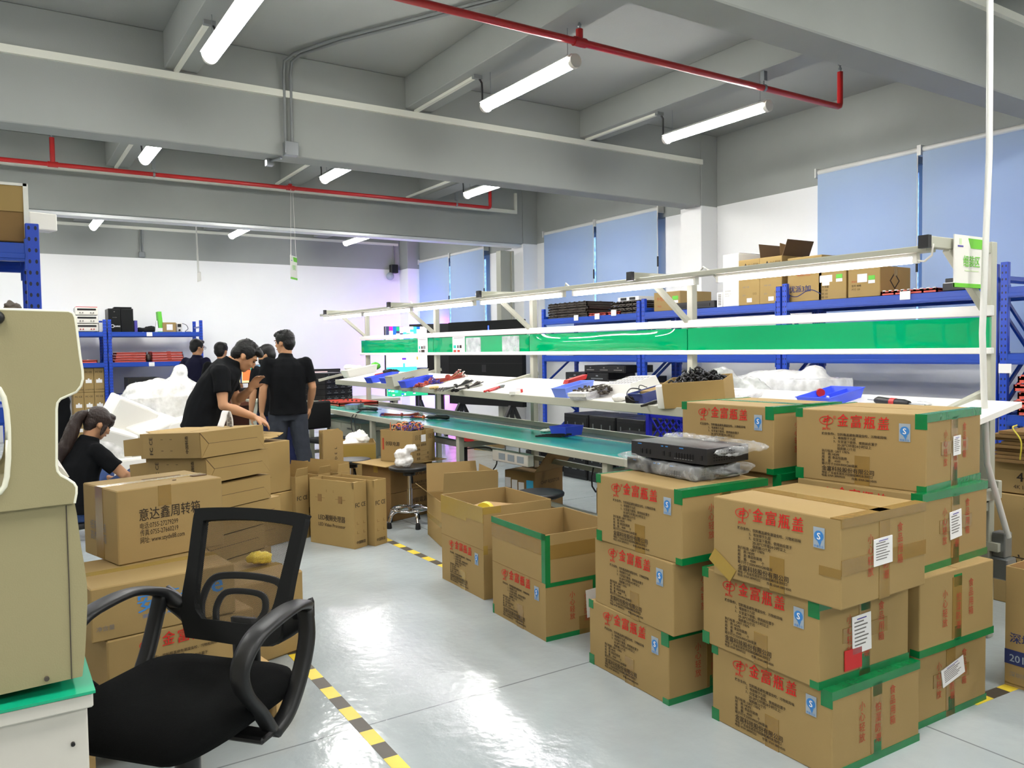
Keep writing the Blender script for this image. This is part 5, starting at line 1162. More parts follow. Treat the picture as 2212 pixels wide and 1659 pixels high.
# carton of foam bags, upright flat bundle, far chair
lo, rz = place(742, 1030, .0, 8, .36, .46)
p = depth(795, 985, 7.6)
ob = open_box('open_carton', 'open taped carton full of white foam bags behind the stools', (2.86, 7.32, 0), math.radians(-20), .50, .40, .565, m='card_pale', tape=[('clear_tape', [('f', .3, 1, .38, .55)])], floor_z=.3)
for i, (dx_, dy_, rr_, zz) in enumerate(((-.14, 0, .07, .53), (0, -.05, .075, .54), (.1, .05, .10, .57))):
    o = crumple('foam_bag', MB().ell((0, 0, 0), (rr_*1.2, rr_, rr_*.8)).ell((.03, 0, rr_*.5), (rr_*.5, rr_*.4, rr_*.6)), 'foam', .012, .03, 14, seed=i, loc=(2.86+dx_, 7.32+dy_-dx_*.36, zz)); tag(o, 'white foam bag in the taped carton, '+('left', 'middle', 'right crumpled')[i]+' one', 'bag', 'foam bags in the carton')
fb = empty('folded_carton', (2.42, 6.55, 0), math.radians(14), 'folded carton standing on edge beside the standing man', 'flattened cardboard')
b = MB()
for i in range(5): b.box(-.10+.006*(i % 2), .07-.004*i, .012*i, .012*i+.008, 0, .765-.012*((i*3) % 4))
b.prism([(-.10, .74), (.05, .775), (.10, .74), (.10, .0), (-.10, 0)], (0, -.008, 0), (1, 0, 0), (0, 0, 1), (0, 1, 0), .008)
b.build('sheet', 'card', fb); b = MB()
for k, ch_ in enumerate('LED视频处理器'): b.text(ch_, (.035, -.0095, .60-.045*k), (0, 0, 1), (-1, 0, 0), .034, 0, bold=.03)
b.build('lettering', 'black_ink', fb)
# ---------------------------------------------------------------- displays at the far right
def emis(name, c, s): return mat(name, (10, 10, 10), .5, emit=c, estr=s)
lit = empty('led_display', (6.6, 13.8, .58), 0, 'lit colourful LED display standing at the far end', 'screen')
MB().box(-.43, .43, .0, .07, 0, 1.32).build('cabinet', 'black', lit)
cols = [emis('screen white', (255, 250, 255), 2.6), emis('screen magenta', (236, 30, 150), 1.6), emis('screen cyan', (60, 214, 236), 1.7), emis('screen blue', (30, 90, 210), 1.6), emis('screen orange', (255, 130, 60), 1.6), emis('screen pink', (255, 160, 230), 2), emis('screen purple', (90, 40, 170), 1.5), emis('screen green', (30, 160, 110), 1.3), emis('screen dark', (70, 80, 120), .8)]
b = MB(); b.box(-.425, .425, -.003, 0, .005, 1.315, 0)
random.seed(11); k = 0
for i in range(12):
    x0 = -.425+.85*i/12; z = 1.315
    while z > .98:
        h_ = random.choice((.05, .08, .12, .2)); mi = random.choice((0, 1, 1, 2, 3, 4, 2, 5, 8, 7, 0)); e = -.0035-.00005*k; k += 1
        if x0 < .22: b.box(x0, x0+.0708, e, -.003, max(.98, z-h_), z, mi)
        z -= h_
for i in range(16):
    x0 = random.uniform(-.42, .32); z0 = random.uniform(.52, .95); b.box(x0, x0+random.uniform(.03, .12), -.006-.0001*i, -.003, z0, z0+random.uniform(.04, .16), random.choice((0, 5, 5, 1, 2, 4, 6)))
b.box(-.425, .2, -.008, -.003, .42, .56, 2); b.box(.2, .425, -.008, -.003, .42, .54, 8)
b.box(-.425, .425, -.007, -.003, .005, .2, 7)
for i in range(26):
    x0 = random.uniform(-.42, .36); z0 = random.uniform(.01, .17); b.box(x0, x0+random.uniform(.02, .07), -.0085-.0001*i, -.003, z0, z0+random.uniform(.01, .04), random.choice((0, 2, 3, 7, 8)))
b.build('screen', cols, lit)
for s in (-1, 1): MB().bar((s*.3, .06, -.56), (s*.3, .1, .3), .05, .05).bar((s*.3, -.3, -.555), (s*.3, .06, -.1), .05, .05).bar((s*.3, -.35, -.56), (s*.3, .5, -.56), .05, .04).build('stand_leg', 'black', lit)
bd = empty('led_display', (7.15, 14.55, .55), math.radians(-50), 'dark LED display seen from behind beside the lit one, glowing onto the back wall', 'screen')
MB().box(-.1, .75, -.06, 0, 0, 1.42).build('cabinet', 'black', bd)
b = MB(); b.box(-.1, .3, 0, .004, .0, 1.42, 0).box(.3, .75, 0, .004, .0, 1.42, 1); b.build('screen', [emis('wall glow blue', (90, 150, 255), 13), emis('wall glow magenta', (230, 60, 220), 11)], bd)
MB().box(0, .06, -.05, 0, -.55, 0).box(.55, .61, -.05, 0, -.55, 0).box(-.05, .7, -.2, .2, -.55, -.5).build('stand_leg', 'black', bd)
dk = empty('led_display', (6.6, 12.15, .52), math.radians(-77), 'large unlit black LED display behind the bench', 'screen')
MB().box(0, 1.74, 0, .09, 0, 1.39).build('cabinet', 'black_matte', dk, bevel=.004)
MB().box(.98, 1.0, -.004, 0, 1.22, 1.31).build('status_light', emis('status blue', (60, 90, 255), 2.5), dk)
MB().box(1.74, 1.78, .02, .07, 1.10, 1.16).box(1.74, 1.77, .02, .07, .3, .5).build('latch', 'black', dk); b = MB(); b.box(0, 1.74, -.0015, 0, .69, .694); b.box(.82, .92, -.002, 0, .55, .67); b.build('panel_seam', 'black', dk)
for x0 in (.25, 1.45):
    MB().bar((x0, .05, .05), (x0, -.32, -.52), .05, .05).bar((x0, .05, .05), (x0, .4, -.52), .05, .05).bar((x0, .05, .0), (x0, .05, -.52), .05, .05).build('stand_leg', 'black', dk)
tag(MB().box(-.25, .25, -.2, .2, 0, .34).box(-.2, .2, -.205, -.2, .05, .28).build('tool_case', 'red_pipe', None, (6.1, 10.4, 0), .4, bevel=.03, seg=2), 'red plastic case on the floor behind the bench', 'case')
carton('cardboard_box', 'small carton on the floor in front of the red case', (6.0, 9.85, 0), .5, .4, .3, .26)
# ---------------------------------------------------------------- desk and machines around the far group
dsk = empty('computer_desk', (2.75, 10.75, 0), 0, 'dark reddish wooden computer desk behind the bent-over man', 'desk')
MB().box(-.45, .5, -.3, .3, .93, .96).build('top', 'red_wood', dsk, bevel=.004); MB().box(-.43, -.40, -.28, .28, 0, .93).box(.45, .48, -.28, .28, 0, .93).box(-.4, .45, .25, .27, .2, .93).build('panel', 'red_wood', dsk)
d_ = MB().box(-.38, .1, -.3, -.27, .76, .9).build('drawer', 'red_wood', dsk, bevel=.004); MB().ell((-.14, -.31, .83), (.012, .012, .012)).build('knob', 'steel', d_)
def monitor(label, loc, rz, w, h, blocks, mats):
    t = empty('monitor', loc, rz, label, 'monitor')
    MB().box(-w/2, w/2, 0, .03, .08, .08+h).build('bezel', 'black', t, bevel=.003)
    b = MB()
    for u0, u1, v0, v1, mi in blocks: b.box(-w/2+.01+u0*(w-.02), -w/2+.01+u1*(w-.02), -.002-.0002*mi, 0, .09+v0*(h-.02), .09+v1*(h-.02), mi)
    b.build('screen', mats, t)
    MB().box(-.03, .03, .005, .025, .01, .1).lathe([(.1, 0), (.1, .012)], (0, .02, 0), 20).build('stand', 'black', t); return t
monitor('lit monitor with orange and green picture on the far desk', (2.83, 10.62, .96), 0, .42, .24, [(0, 1, 0, 1, 0), (0, .22, .0, 1, 1), (.02, .16, 0, .5, 2), (.24, .5, .12, .9, 3), (.5, .76, .12, .9, 4), (.78, .84, .1, .9, 5), (.84, 1, .12, .75, 2), (0, 1, .88, 1, 6)], [emis('mon warm', (250, 214, 150), 1), emis('mon navy', (40, 60, 100), .8), emis('mon cream', (255, 236, 180), 1.1), emis('mon orange', (255, 106, 50), 1.1), emis('mon green', (50, 160, 130), 1), emis('mon brown', (90, 60, 50), .8), emis('mon sky', (150, 200, 240), 1.1)])
monitor('dark timeline monitor behind the black equipment stack', (3.86, 10.75, .80), 0, .50, .32, [(0, 1, 0, 1, 0), (.13, .62, .82, .92, 1), (.13, .6, .6, .72, 2), (.13, .7, .42, .52, 1), (.33, .47, .76, .80, 2), (.82, .86, .55, .85, 3), (.02, .1, .7, .95, 4)], [emis('tl black', (30, 28, 34), .6), emis('tl pale', (240, 190, 190), 1), emis('tl red', (230, 90, 80), 1), emis('tl dim', (120, 60, 60), .7), emis('tl grey', (150, 150, 160), .8)])
tag(MB().box(-.03, .03, -.1, .1, 0, .34).build('speaker', 'black', None, (3.02, 10.5, .96), .2, bevel=.006), 'slim dark speaker at the right end of the far desk', 'speaker')
tag(MB().box(-.22, .22, -.08, .08, 0, .03).build('keyboard', 'black', None, (2.72, 10.5, .96), bevel=.006), 'black keyboard in front of the lit monitor', 'keyboard')
cab = empty('cabinet', (2.80, 9.75, 0), math.radians(8), 'small white cabinet open at one side between the two near men', 'cabinet')
MB().box(-.14, -.12, -.25, .25, 0, .84).box(.26, .28, -.25, .25, 0, .84).box(-.14, .28, .23, .25, 0, .84).box(-.12, .26, -.24, .23, .4, .42).box(-.14, .06, -.25, -.23, 0, .84).build('body', 'cream', cab, bevel=.003); MB().box(-.17, .30, -.27, .27, .84, .87).build('top', 'cream', cab, bevel=.004)
tag(MB().box(-.1, .1, -.07, .07, 0, .012).build('paper_stack', 'paper', None, (2.86, 9.7, .871), .2), 'loose white papers on the small cabinet', 'paper')
tt = empty('side_bench', (3.9, 10.55, 0), 0, 'white-edged table beyond the far end of the assembly bench', 'table')
MB().box(-.75, .75, -.6, .35, .76, .80).build('top', 'cream', tt, bevel=.004)
for x_ in (-.7, .7):
    for y_ in (-.55, .3): MB().box(x_-.025, x_+.025, y_-.025, y_+.025, 0, .76).build('leg', 'cream', tt)
nq = at(704, 866, 'z', .8).to_2d()
for i in range(5):
    chassis('amplifier_unit', 'black rack unit of the stack on the far table, %s from the bottom' % ('first', 'second', 'third', 'fourth', 'fifth')[i], 0, -.24, .24, .8+.072*i, .07, 'stacked black rack units', drawers=4)
    t = bpy.context.scene.objects[-1] if False else [o for o in bpy.data.objects if o.name.startswith('amplifier_unit')][-1]
for i, t in enumerate(sorted([o for o in bpy.data.objects if o.name.startswith('amplifier_unit')], key=lambda o: o.location.z)):
    t.rotation_euler = (0, 0, math.radians(112)); t.location.x = nq.x+.22; t.location.y = nq.y+.1
# pale drawer cabinet under the bench
dc = empty('drawer_cabinet', (3.66, 8.75, 0), 0, 'cream drawer cabinet under the far end of the bench', 'cabinet')
MB().box(-.26, .26, -.42, .62, 0, .63).build('body', 'cream', dc, bevel=.004)
for i in range(3):
    d_ = MB().box(-.275, -.26, -.40, .12, .03+.2*i, .21+.2*i).build('drawer', 'cream', dc, bevel=.004); MB().box(-.285, -.275, -.2, -.08, .15+.2*i, .165+.2*i).build('handle', 'steel', d_)
d_ = MB().box(-.275, -.26, .14, .60, .03, .61).build('door', 'cream', dc, bevel=.004); MB().box(-.29, -.275, .5, .52, .35, .55).build('handle', 'pcb_dark', d_)
pc = empty('small_chair', (3.0, 8.2, 0), .3, 'black padded chair partly hidden beside the standing man', 'chair')
MB().box(-.2, .2, -.2, .2, .47, .52).build('seat', 'black_matte', pc, bevel=.02, seg=2); MB().box(-.18, .18, .2, .24, .6, .9).build('backrest', 'black_matte', pc, bevel=.02, seg=2)
for x_ in (-.17, .17):
    for y_ in (-.17, .19): MB().bar((x_, y_, 0), (x_*.9, y_, .48), .025, .025).build('leg', 'black', pc)
tag(MB().lathe([(.04, 0), (.045, .01), (.045, .12), (.03, .14), (.018, .16), (.018, .18)], (0, 0, 0), 16).build('bottle', 'blue_ink', None, (2.72, 7.85, 0)), 'small blue bottle on the floor beside the standing man', 'bottle')
# ---------------------------------------------------------------- things on the back-left racks
def psu(label, z, wires=False):
    t = empty('power_supply', (1.365, 15.3, z), 0, label, 'electronics', 'bench power supplies')
    MB().box(-.17, .17, -.15, .2, .008, .135).build('case', 'meter', t, bevel=.006); b = MB(); b.box(-.14, .14, -.154, -.15, .085, .115, 0); b.build('display', 'black', t)
    b = MB()
    for x_ in (-.1, -.06, .06, .1): b.tube([(x_, -.165, .045), (x_, -.15, .045)], .011, n=12)
    b.build('knob', 'grey_ink' if not wires else 'dim_red_ink', t); MB().box(-.15, -.12, -.12, .15, 0, .008).box(.12, .15, -.12, .15, 0, .008).build('foot', 'black', t)
    return t
psu('bottom power supply of the pale stack, red leads on its front', 1.832, True); psu('middle power supply of the pale stack', 1.97); psu('top pale instrument of the stack with a carry handle and red lid', 2.108)
tag(MB().box(-.16, .16, -.14, .15, 0, .012).build('red_tray', 'red_pipe', None, (1.37, 15.32, 2.244)), 'thin red tray on top of the instrument stack', 'tray')
tag(MB().box(-.03, .03, -.12, .12, 0, .16).build('document_box', 'white', None, (1.575, 15.32, 1.832), bevel=.003), 'white upright box wedged by the left rack upright', 'box')
def tower(label, x0, x1, h, logo):
    t = empty('computer_tower', ((x0+x1)/2, 15.4, 1.832), 0, label, 'computer'); w = (x1-x0)/2
    MB().box(-w, w, -.22, .22, 0, h).build('case', 'black', t, bevel=.006); b = MB(); b.box(-w+.01, w-.01, -.225, -.22, .02, h-.02); b.build('front_panel', 'black_matte', t)
    if logo:
        b = MB(); b.prism([(.03*math.cos(2*PI*i/20), .03*math.sin(2*PI*i/20)) for i in range(20)], (-w*.35, -.2265, .1), (1, 0, 0), (0, 0, 1), (0, 1, 0), .001, 0, hole=[(.02*math.cos(2*PI*i/20), .02*math.sin(2*PI*i/20)) for i in range(20)])
        b.text('GAMING', (-w*.05, -.2265, .085), (1, 0, 0), (0, 0, 1), .035, 0, bold=.03, width=.09); b.text('POWER', (-.03, -.2265, .24), (1, 0, 0), (0, 0, 1), .02, 1); b.box(-w*.1, w*.1, -.2265, -.225, h-.06, h-.05, 1); b.build('lettering', ['paper', 'grey_ink'], t)
    return t
tower('black computer tower with a white round emblem on the back rack', 1.69, 1.88, .40, True); tower('plain black computer tower next to the one with the emblem', 1.885, 2.08, .40, False)
tag(MB().box(-.14, .14, -.1, .1, 0, .03).build('game_pad_case', 'black', None, (1.93, 15.35, 2.234), bevel=.01), 'flat black case on top of the two computer towers', 'case')
tag(MB().box(-.025, .025, -.13, .13, 0, .2).build('document_box', 'wire_purple', None, (2.12, 15.33, 1.832), bevel=.003), 'narrow violet box beside the computer towers', 'box')
crumple('cloth_bag', MB().box(-.14, .15, -.1, .1, .0, .07).ell((.08, 0, .08), (.1, .08, .03)), 'black_matte', .015, .02, 9, loc=(2.30, 15.35, 1.836)); tag(bpy.data.objects['cloth_bag'], 'flat black cloth bag on the back rack', 'bag')
t = empty('file_holder', (2.52, 15.32, 1.832), 0, 'lime green and white file holder on the back rack', 'file holder'); MB().box(-.05, .05, -.11, .11, 0, .03).prism([(-.02, 0), (.05, 0), (.02, .36), (-.04, .36)], (0, -.1, 0), (1, 0, 0), (0, 0, 1), (0, 1, 0), .2).build('body', 'lime', t); MB().box(-.055, .055, -.112, -.108, .01, .07).prism([(-.09, 0), (-.03, 0), (-.05, .2), (-.06, .2)], (0, -.09, 0), (1, 0, 0), (0, 0, 1), (0, 1, 0), .1).build('tray', 'paper', t)
carton('cardboard_box', 'small carton with a white label on the back rack', (2.66, 15.33, 1.832), 0, .22, .26, .17, stickers=[('f', .3, .75, .2, .8, 'paper')], tape=None)
t = empty('multimeter', (2.84, 15.3, 1.832), 0, 'white handheld meter with a dark screen and looped lead on the back rack', 'meter'); MB().box(-.05, .05, -.03, .02, 0, .165).build('case', 'meter', t, bevel=.008); MB().box(-.03, .03, -.033, -.03, .09, .145).build('screen', 'black', t); MB().tube(smooth_path([(.04, -.01, .16), (.12, 0, .13), (.15, 0, .06), (.1, 0, .01), (.2, 0, .005)]), .005, n=6).tube([(0, -.04, .035), (0, -.03, .035)], .018, n=14).build('lead', 'cable', t)
for i in range(4):
    frame_slab('red frame in the left pile on the right back rack, layer %s' % ('one', 'two', 'three', 'four')[i], 1.75+.01*i, 2.26, 15.12, 15.5, 1.313+.044*i, .044, 'pcb_red', 'paper', 'red frames on the back rack', n=4)
    frame_slab('red frame in the right pile on the right back rack, layer %s' % ('one', 'two', 'three', 'four')[i], 2.34, 2.88-.01*i, 15.12, 15.5, 1.313+.044*i, .044, 'pcb_red', 'pcb_red', 'red frames on the back rack', n=4)
tag(MB().ell((0, 0, .07), (.06, .06, .07)).build('dark_ball', 'pcb_dark', None, (2.30, 15.2, 1.312)), 'round dark object between the two red piles', 'ball')
frame_slab('red frame with white studs on the left back rack', 1.15, 1.50, 15.14, 15.5, 1.313, .06, 'pcb_red', 'paper', n=4)
for r_ in range(3):
    for c_ in range(3):
        carton('processor_carton', 'narrow carton with a white hang tag, %s row of the left back rack, %s column' % (('top', 'middle', 'bottom')[r_], ('right', 'middle', 'left')[c_]), (1.515-.157*c_, 15.36, .82-.41*r_), 0, .153, .42, .405, m='card', tape=None, group='tagged cartons on the back rack', texts=[('FC CE', .16, .80, .04, 0, dict(bold=.02)), ('LED视频处理器', .12, .09, .02, 0)], stickers=[('f', .2, .8, .38, .52, 'paper'), ('f', .42, .58, .52, .57, 'paper')])
chassis('server_case', 'black case on the third shelf of the right back rack', 0, -.5, .0, 0, .28, drawers=2); t = [o for o in bpy.data.objects if o.name.startswith('server_case')][-1]; t.location = (2.2, 15.12, .763); t.rotation_euler = (0, 0, PI/2)
# carton on the tall rack at the left edge
t = carton('cardboard_box', 'carton under white film on top of the tall left rack', (-.18, 4.5, 1.94), 0, .66, .5, .25, m='card_dark', tape=None); MB().box(-.33, .325, -.256, -.25, .135, .25).build('top_flap', 'card_pale', t); MB().box(.325, .345, -.262, .2, .02, .262).box(-.33, .34, -.262, .2, .25, .262).build('white_film', 'white', t)
tag(MB().box(-.06, .06, -.05, .05, 0, .08).build('foam_block', 'foam', None, (.245, 4.5, 2.13), .3, bevel=.004), 'small white foam block sticking out past the carton on the tall left rack', 'foam'); bpy.data.objects['foam_block'].location = (.215, 4.45, 2.022)
# ---------------------------------------------------------------- foam bags
def foam_blocks(specs):
    for i, (c, d, r, lab) in enumerate(specs):
        o = MB().box(-d[0]/2, d[0]/2, -d[1]/2, d[1]/2, -d[2]/2, d[2]/2).build('foam_block', 'foam', None, c, rot=r, bevel=.02, seg=2)
        tag(o, lab, 'foam block', 'white foam blocks of the pile')
g = depth(345, 900, 8.0).to_2d()
o = crumple('film_bag', MB().box(g.x-.34, g.x+.36, g.y-.25, g.y+.25, .0, 1.02).ell((g.x+.05, g.y, 1.05), (.38, .24, .16)).ell((g.x+.20, g.y, 1.22), (.09, .08, .12)).ell((g.x-.3, g.y-.1, .7), (.2, .2, .25)), 'bag_clear', .03, .05, 4, seed=2)
tag(o, 'huge clear plastic bag of foam blocks standing behind the seated woman', 'bag')
bl = []
for dx_, dy_, z, s, r_, w in ((.14, -.08, .80, (.3, .22, .46), (0, 0, .2), 'upright inside the huge bag, right'), (.10, -.1, .3, (.42, .3, .46), (0, 0, .1), 'low inside the huge bag'), (-.2, 0, .3, (.3, .3, .4), (0, 0, .3), 'lower left inside the huge bag'), (.02, .02, 1.02, (.5, .2, .18), (0, .15, .1), 'on top inside the huge bag'), (-.14, .02, .62, (.22, .2, .22), (.3, .2, .4), 'small one inside the huge bag')):
    bl.append(((g.x+dx_, g.y+dy_, z), s, r_, 'white foam block, '+w))
foam_blocks(bl)
h = depth(300, 960, 7.35).to_2d(); bl = []
for dx_, dy_, z, s, r_, w in ((-.06, .15, .86, (.40, .26, .28), (.2, .45, .3), 'tilted on top of the loose heap behind the seated woman'), (-.2, .0, .64, (.36, .28, .26), (.1, .35, -.2), 'left side of the loose heap'), (.14, .05, .66, (.40, .26, .30), (.25, -.3, .5), 'middle of the loose heap'), (.40, .1, .66, (.36, .26, .32), (0, -.2, .2), 'right side of the loose heap by the black shirt'), (-.05, -.05, .26, (.6, .34, .5), (0, 0, .2), 'foot of the loose heap'), (.45, -.02, .25, (.36, .3, .48), (0, 0, -.1), 'lower right of the loose heap')):
    bl.append(((h.x+dx_, h.y+dy_, z), s, r_, 'white foam block, '+w))
foam_blocks(bl)
o = crumple('film_sheet', MB().ell((h.x-.22, h.y+.22, .62), (.24, .14, .2)).ell((h.x-.3, h.y-.1, .4), (.22, .12, .3)), 'bag_clear', .02, .04, 6, seed=7); tag(o, 'loose film draped at the left of the foam heap', 'plastic film')
o = crumple('foam_sack', MB().box(5.15, 5.6, 3.74, 4.62, .0, 1.17).ell((5.38, 4.25, 1.14), (.22, .4, .10)).ell((5.38, 3.95, 1.2), (.1, .1, .08)).ell((5.35, 4.75, .95), (.2, .25, .14)), 'bag_film', .03, .016, 5, seed=5); tag(o, 'big white film bag of foam standing between bench and rack', 'bag')
o = MB().box(5.2, 5.55, 3.8, 4.55, .02, 1.12).build('foam_block', 'foam', bevel=.03, seg=2); tag(o, 'pale foam stack inside the big white bag between bench and rack', 'foam block')
o = crumple('plastic_bag', MB().ell((4.35, 3.95, 1.16), (.10, .16, .12)).ell((4.4, 3.75, 1.05), (.1, .22, .16)).box(4.3, 4.5, 3.6, 4.05, .0, 1.0), 'bag_clear', .02, .03, 8, seed=8); tag(o, 'crumpled clear bag behind the carton of black cords', 'bag')
# ---------------------------------------------------------------- small things on the bench
def plane_pt(px, py, shelf=True):
    d = _r*(px-1106) - _u*(py-829.5) + _f*F_PX
    if shelf: k = .085/.55; c0 = 1.065-3.35*k-.0065*1.96; a, b_ = k, .0065
    else: c0 = .7405-.0065*1.96; a, b_ = 0, .0065
    t = (c0-CAM_H)/(d.z-a*d.x-b_*d.y); return Vector((0, 0, CAM_H))+d*t
def orient(rz, shelf=True): return (Matrix.Rotation(-SA if shelf else 0, 3, 'Y') @ Matrix.Rotation(rz, 3, 'Z')).to_euler()
def tray(name, label, cat, loc, rot, w, d, h, m, group=None, wall=.004, taper=.88, div=0, ribs=True):
    t = empty(name, loc, 0, label, cat, group); t.rotation_euler = rot
    b = MB(); k = taper
    def ring(s, z, i): return [(x*(w/2*s-i), y*(d/2*s-i), z) for x, y in ((-1, -1), (1, -1), (1, 1), (-1, 1))]
    R = [ring(k, 0, 0), ring(1, h, 0), ring(1.03, h, 0), ring(1.03, h+.004, 0), ring(1, h+.004, wall), ring(k, wall, wall)]
    vs = [p for r_ in R for p in r_]; fs = [(i*4+j, i*4+(j+1) % 4, (i+1)*4+(j+1) % 4, (i+1)*4+j) for i in range(5) for j in range(4)]+[(3, 2, 1, 0), (20, 21, 22, 23)]
    b.add(vs, fs)
    for i in range(div): y = -d/2*.8+d*.8*(i+1)/(div+1); b.box(-w/2*.95, w/2*.95, y-.0015, y+.0015, .004, h*.9)
    b.build('shell', m, t); return t
def bunch(name, label, loc, rot, L, n, r, spread, mats, ends, cat='wires', seed=0):
    random.seed(seed); t = empty(name, loc, 0, label, cat); t.rotation_euler = rot
    bs = [MB() for _ in mats]; es = [MB() for _ in ends]
    for i in range(n):
        a = random.uniform(0, 2*PI); q = random.uniform(.2, 1); oy, oz = math.cos(a)*q, abs(math.sin(a))*q
        p = [(-L/2+random.uniform(-.02, .02), oy*spread*1.3, .006+oz*spread*.9), (-L*.15, oy*spread*.45, .005+oz*spread*.55), (L*.15, oy*spread*.45, .005+oz*spread*.55), (L/2+random.uniform(-.02, .02), oy*spread*1.5, .006+oz*spread*1.4)]
        bs[i % len(mats)].tube(smooth_path(p, 3), r, n=5)
        es[0].cbox(p[-1], (.012, .009, .009)); es[-1].cbox(p[0], (.014, .010, .009))
    for m, q in zip(mats, bs): q.build('wire', m, t)
    for m, q in zip(ends, es): q.build('connector', m, t)
    MB().tube([(-.008, 0, spread*.45), (.008, 0, spread*.45)], spread*.62, n=10).build('tie', mats[0], t); return t
S_ = plane_pt
R_ = orient
t = tray('white_tray', 'long white tray of foam bags at the far end of the upper shelf', 'tray', S_(778, 810), R_(.12), .40, .17, .085, 'white')
o = crumple('foam_bag', MB().ell((0, 0, .03), (.12, .06, .04)).ell((-.1, 0, .04), (.06, .05, .04)), 'foam', .01, .02, 16, seed=3, loc=S_(768, 800)); tag(o, 'crumpled white bag in the long white tray', 'bag')
o = crumple('green_bag', MB().ell((0, 0, .04), (.06, .09, .05)), 'lime', .012, .015, 10, loc=S_(812, 797)); tag(o, 'lime green bag behind the white tray', 'bag')
tray('parts_bin', 'blue bin with a red piece, leftmost blue bin on the upper shelf', 'bin', S_(826, 822), R_(.1), .34, .15, .06, 'bin_blue', 'blue parts bins')
tag(MB().cbox((0, 0, 0), (.12, .035, .03)).build('red_tool', 'red_pipe', None, S_(820, 817)+Vector((0, 0, .04)), rot=R_(.1), bevel=.01), 'red handled piece in the leftmost blue bin', 'tool')
o = crumple('black_bag', MB().ell((0, 0, .02), (.11, .035, .03)), 'black', .01, .015, 16, loc=S_(846, 812)+Vector((0, 0, .03))); tag(o, 'black wrapped part lying between the two leftmost blue bins', 'part')
tray('parts_bin', 'blue bin squeezed against the cream box on the upper shelf', 'bin', S_(854, 824), R_(.1), .30, .12, .06, 'bin_blue', 'blue parts bins')
t = tray('cream_tray', 'cream open box with dark lettering among the blue bins', 'tray', S_(882, 827), R_(.1), .42, .14, .10, 'cream', taper=.97, ribs=False)
b = MB(); b.text('Gamesir', (-.10, -.0725, .04), (1, 0, 0), (0, 0, 1), .04, 0, bold=.02); b.build('lettering', 'black_ink', t)
MB().cbox((.1, 0, .05), (.2, .12, .06)).build('inner_part', 'card_pale', t)
tray('parts_bin', 'blue bin to the right of the cream box', 'bin', S_(900, 832), R_(.1), .32, .12, .065, 'bin_blue', 'blue parts bins')
bunch('wire_bundle', 'upright bunch of red wires with purple connectors beside the blue bins', S_(921, 832), R_(.5), .24, 34, .003, .04, ['wire_red'], ['wire_purple', 'wire_red'], seed=1)
bunch('wire_bundle', 'large bunch of red wires with white ends on the upper shelf', S_(969, 822), R_(.3), .34, 44, .003, .055, ['wire_red', 'card_in'], ['white', 'wire_purple'], seed=2)
bunch('cable_bundle', 'flat bundle of black and white cables, left of two', S_(985, 838), R_(.25), .34, 26, .004, .035, ['cable', 'white'], ['white', 'grey_ink'], seed=3)
bunch('cable_bundle', 'flat bundle of black and white cables, right of two', S_(1010, 840), R_(.25), .30, 26, .004, .035, ['cable', 'white', 'pcb_dark'], ['white', 'black'], seed=4)
tag(MB().box(-.03, .03, -.04, .04, 0, .025).build('tape_roll', 'wood', None, S_(938, 840), rot=R_(.3), bevel=.008), 'small tan pad at the shelf edge before the wire bunches', 'pad')
t = empty('pliers', S_(1075, 840)+Vector((0, 0, .012)), 0, 'red handled pliers on the upper shelf', 'tool'); t.rotation_euler = R_(.45)
for s in (-1, 1): MB().tube(smooth_path([(-.17, s*.022, 0), (-.1, s*.02, 0), (-.03, s*.012, 0), (.02, -s*.004, 0)]), .009, n=8).build('handle', 'red_pipe', t); MB().tube([(.02, -s*.003, 0), (.06, s*.014, 0), (.10, s*.006, 0)], [.01, .013, .005], n=8).build('jaw', 'steel', t)
tag(MB().box(-.05, .05, -.03, .03, 0, .03).box(.02, .051, -.031, .031, .002, .031, 1).build('small_box', ['white', 'red_pipe'], None, S_(1115, 851), rot=R_(.3), bevel=.003), 'small white and red packet at the shelf edge', 'packet')
t = tray('parts_bin', 'light blue bin with a dark red tool on the middle of the upper shelf', 'bin', S_(1240, 852), R_(.15), .30, .135, .07, 'bin_lightblue', 'blue parts bins')
tag(MB().cbox((0, 0, 0), (.2, .06, .03)).build('tool_case', 'pcb_dark', None, S_(1236, 846)+Vector((0, 0, .05)), rot=R_(.15), bevel=.01), 'dark tool in the light blue bin', 'tool')
tag(MB().prism([(-.1, -.01), (.1, -.01), (.12, .02), (-.08, .015)], (0, -.02, 0), (1, 0, 0), (0, 0, 1), (0, 1, 0), .05).build('red_cutter', 'red_pipe', None, S_(1242, 843)+Vector((0, 0, .075)), rot=R_(.15)), 'dark red cutter lying over the light blue bin', 'tool')
t = tray('organiser_box', 'clear organiser tray filled with black parts', 'tray', S_(1284, 856), R_(.12), .34, .17, .05, 'clear_box', div=0)
b = MB(); random.seed(5)
for y0 in (-.04, .04):
    for i in range(90): b.cbox((random.uniform(-.13, .13), y0+random.uniform(-.03, .03), random.uniform(.02, .06)), (.02, .014, .014), 0, Matrix.Rotation(random.uniform(0, 3), 4, 'Z'))
tag(b.build('black_parts', 'pcb_dark', None, S_(1284, 856), rot=R_(.12)), 'loose black parts filling the organiser tray', 'parts', kind='stuff')
MB().box(-.172, -.12, -.08, .08, .03, .056).box(-.13, .15, -.004, .004, .01, .06).build('divider', 'white', t)
t = tray('white_tray', 'upturned white tray with rows of slots', 'tray', S_(1362, 842)+Vector((0, 0, .07)), (orient(.25).to_matrix() @ Matrix.Rotation(PI, 3, 'X')).to_euler(), .36, .24, .07, 'white')
b = MB()
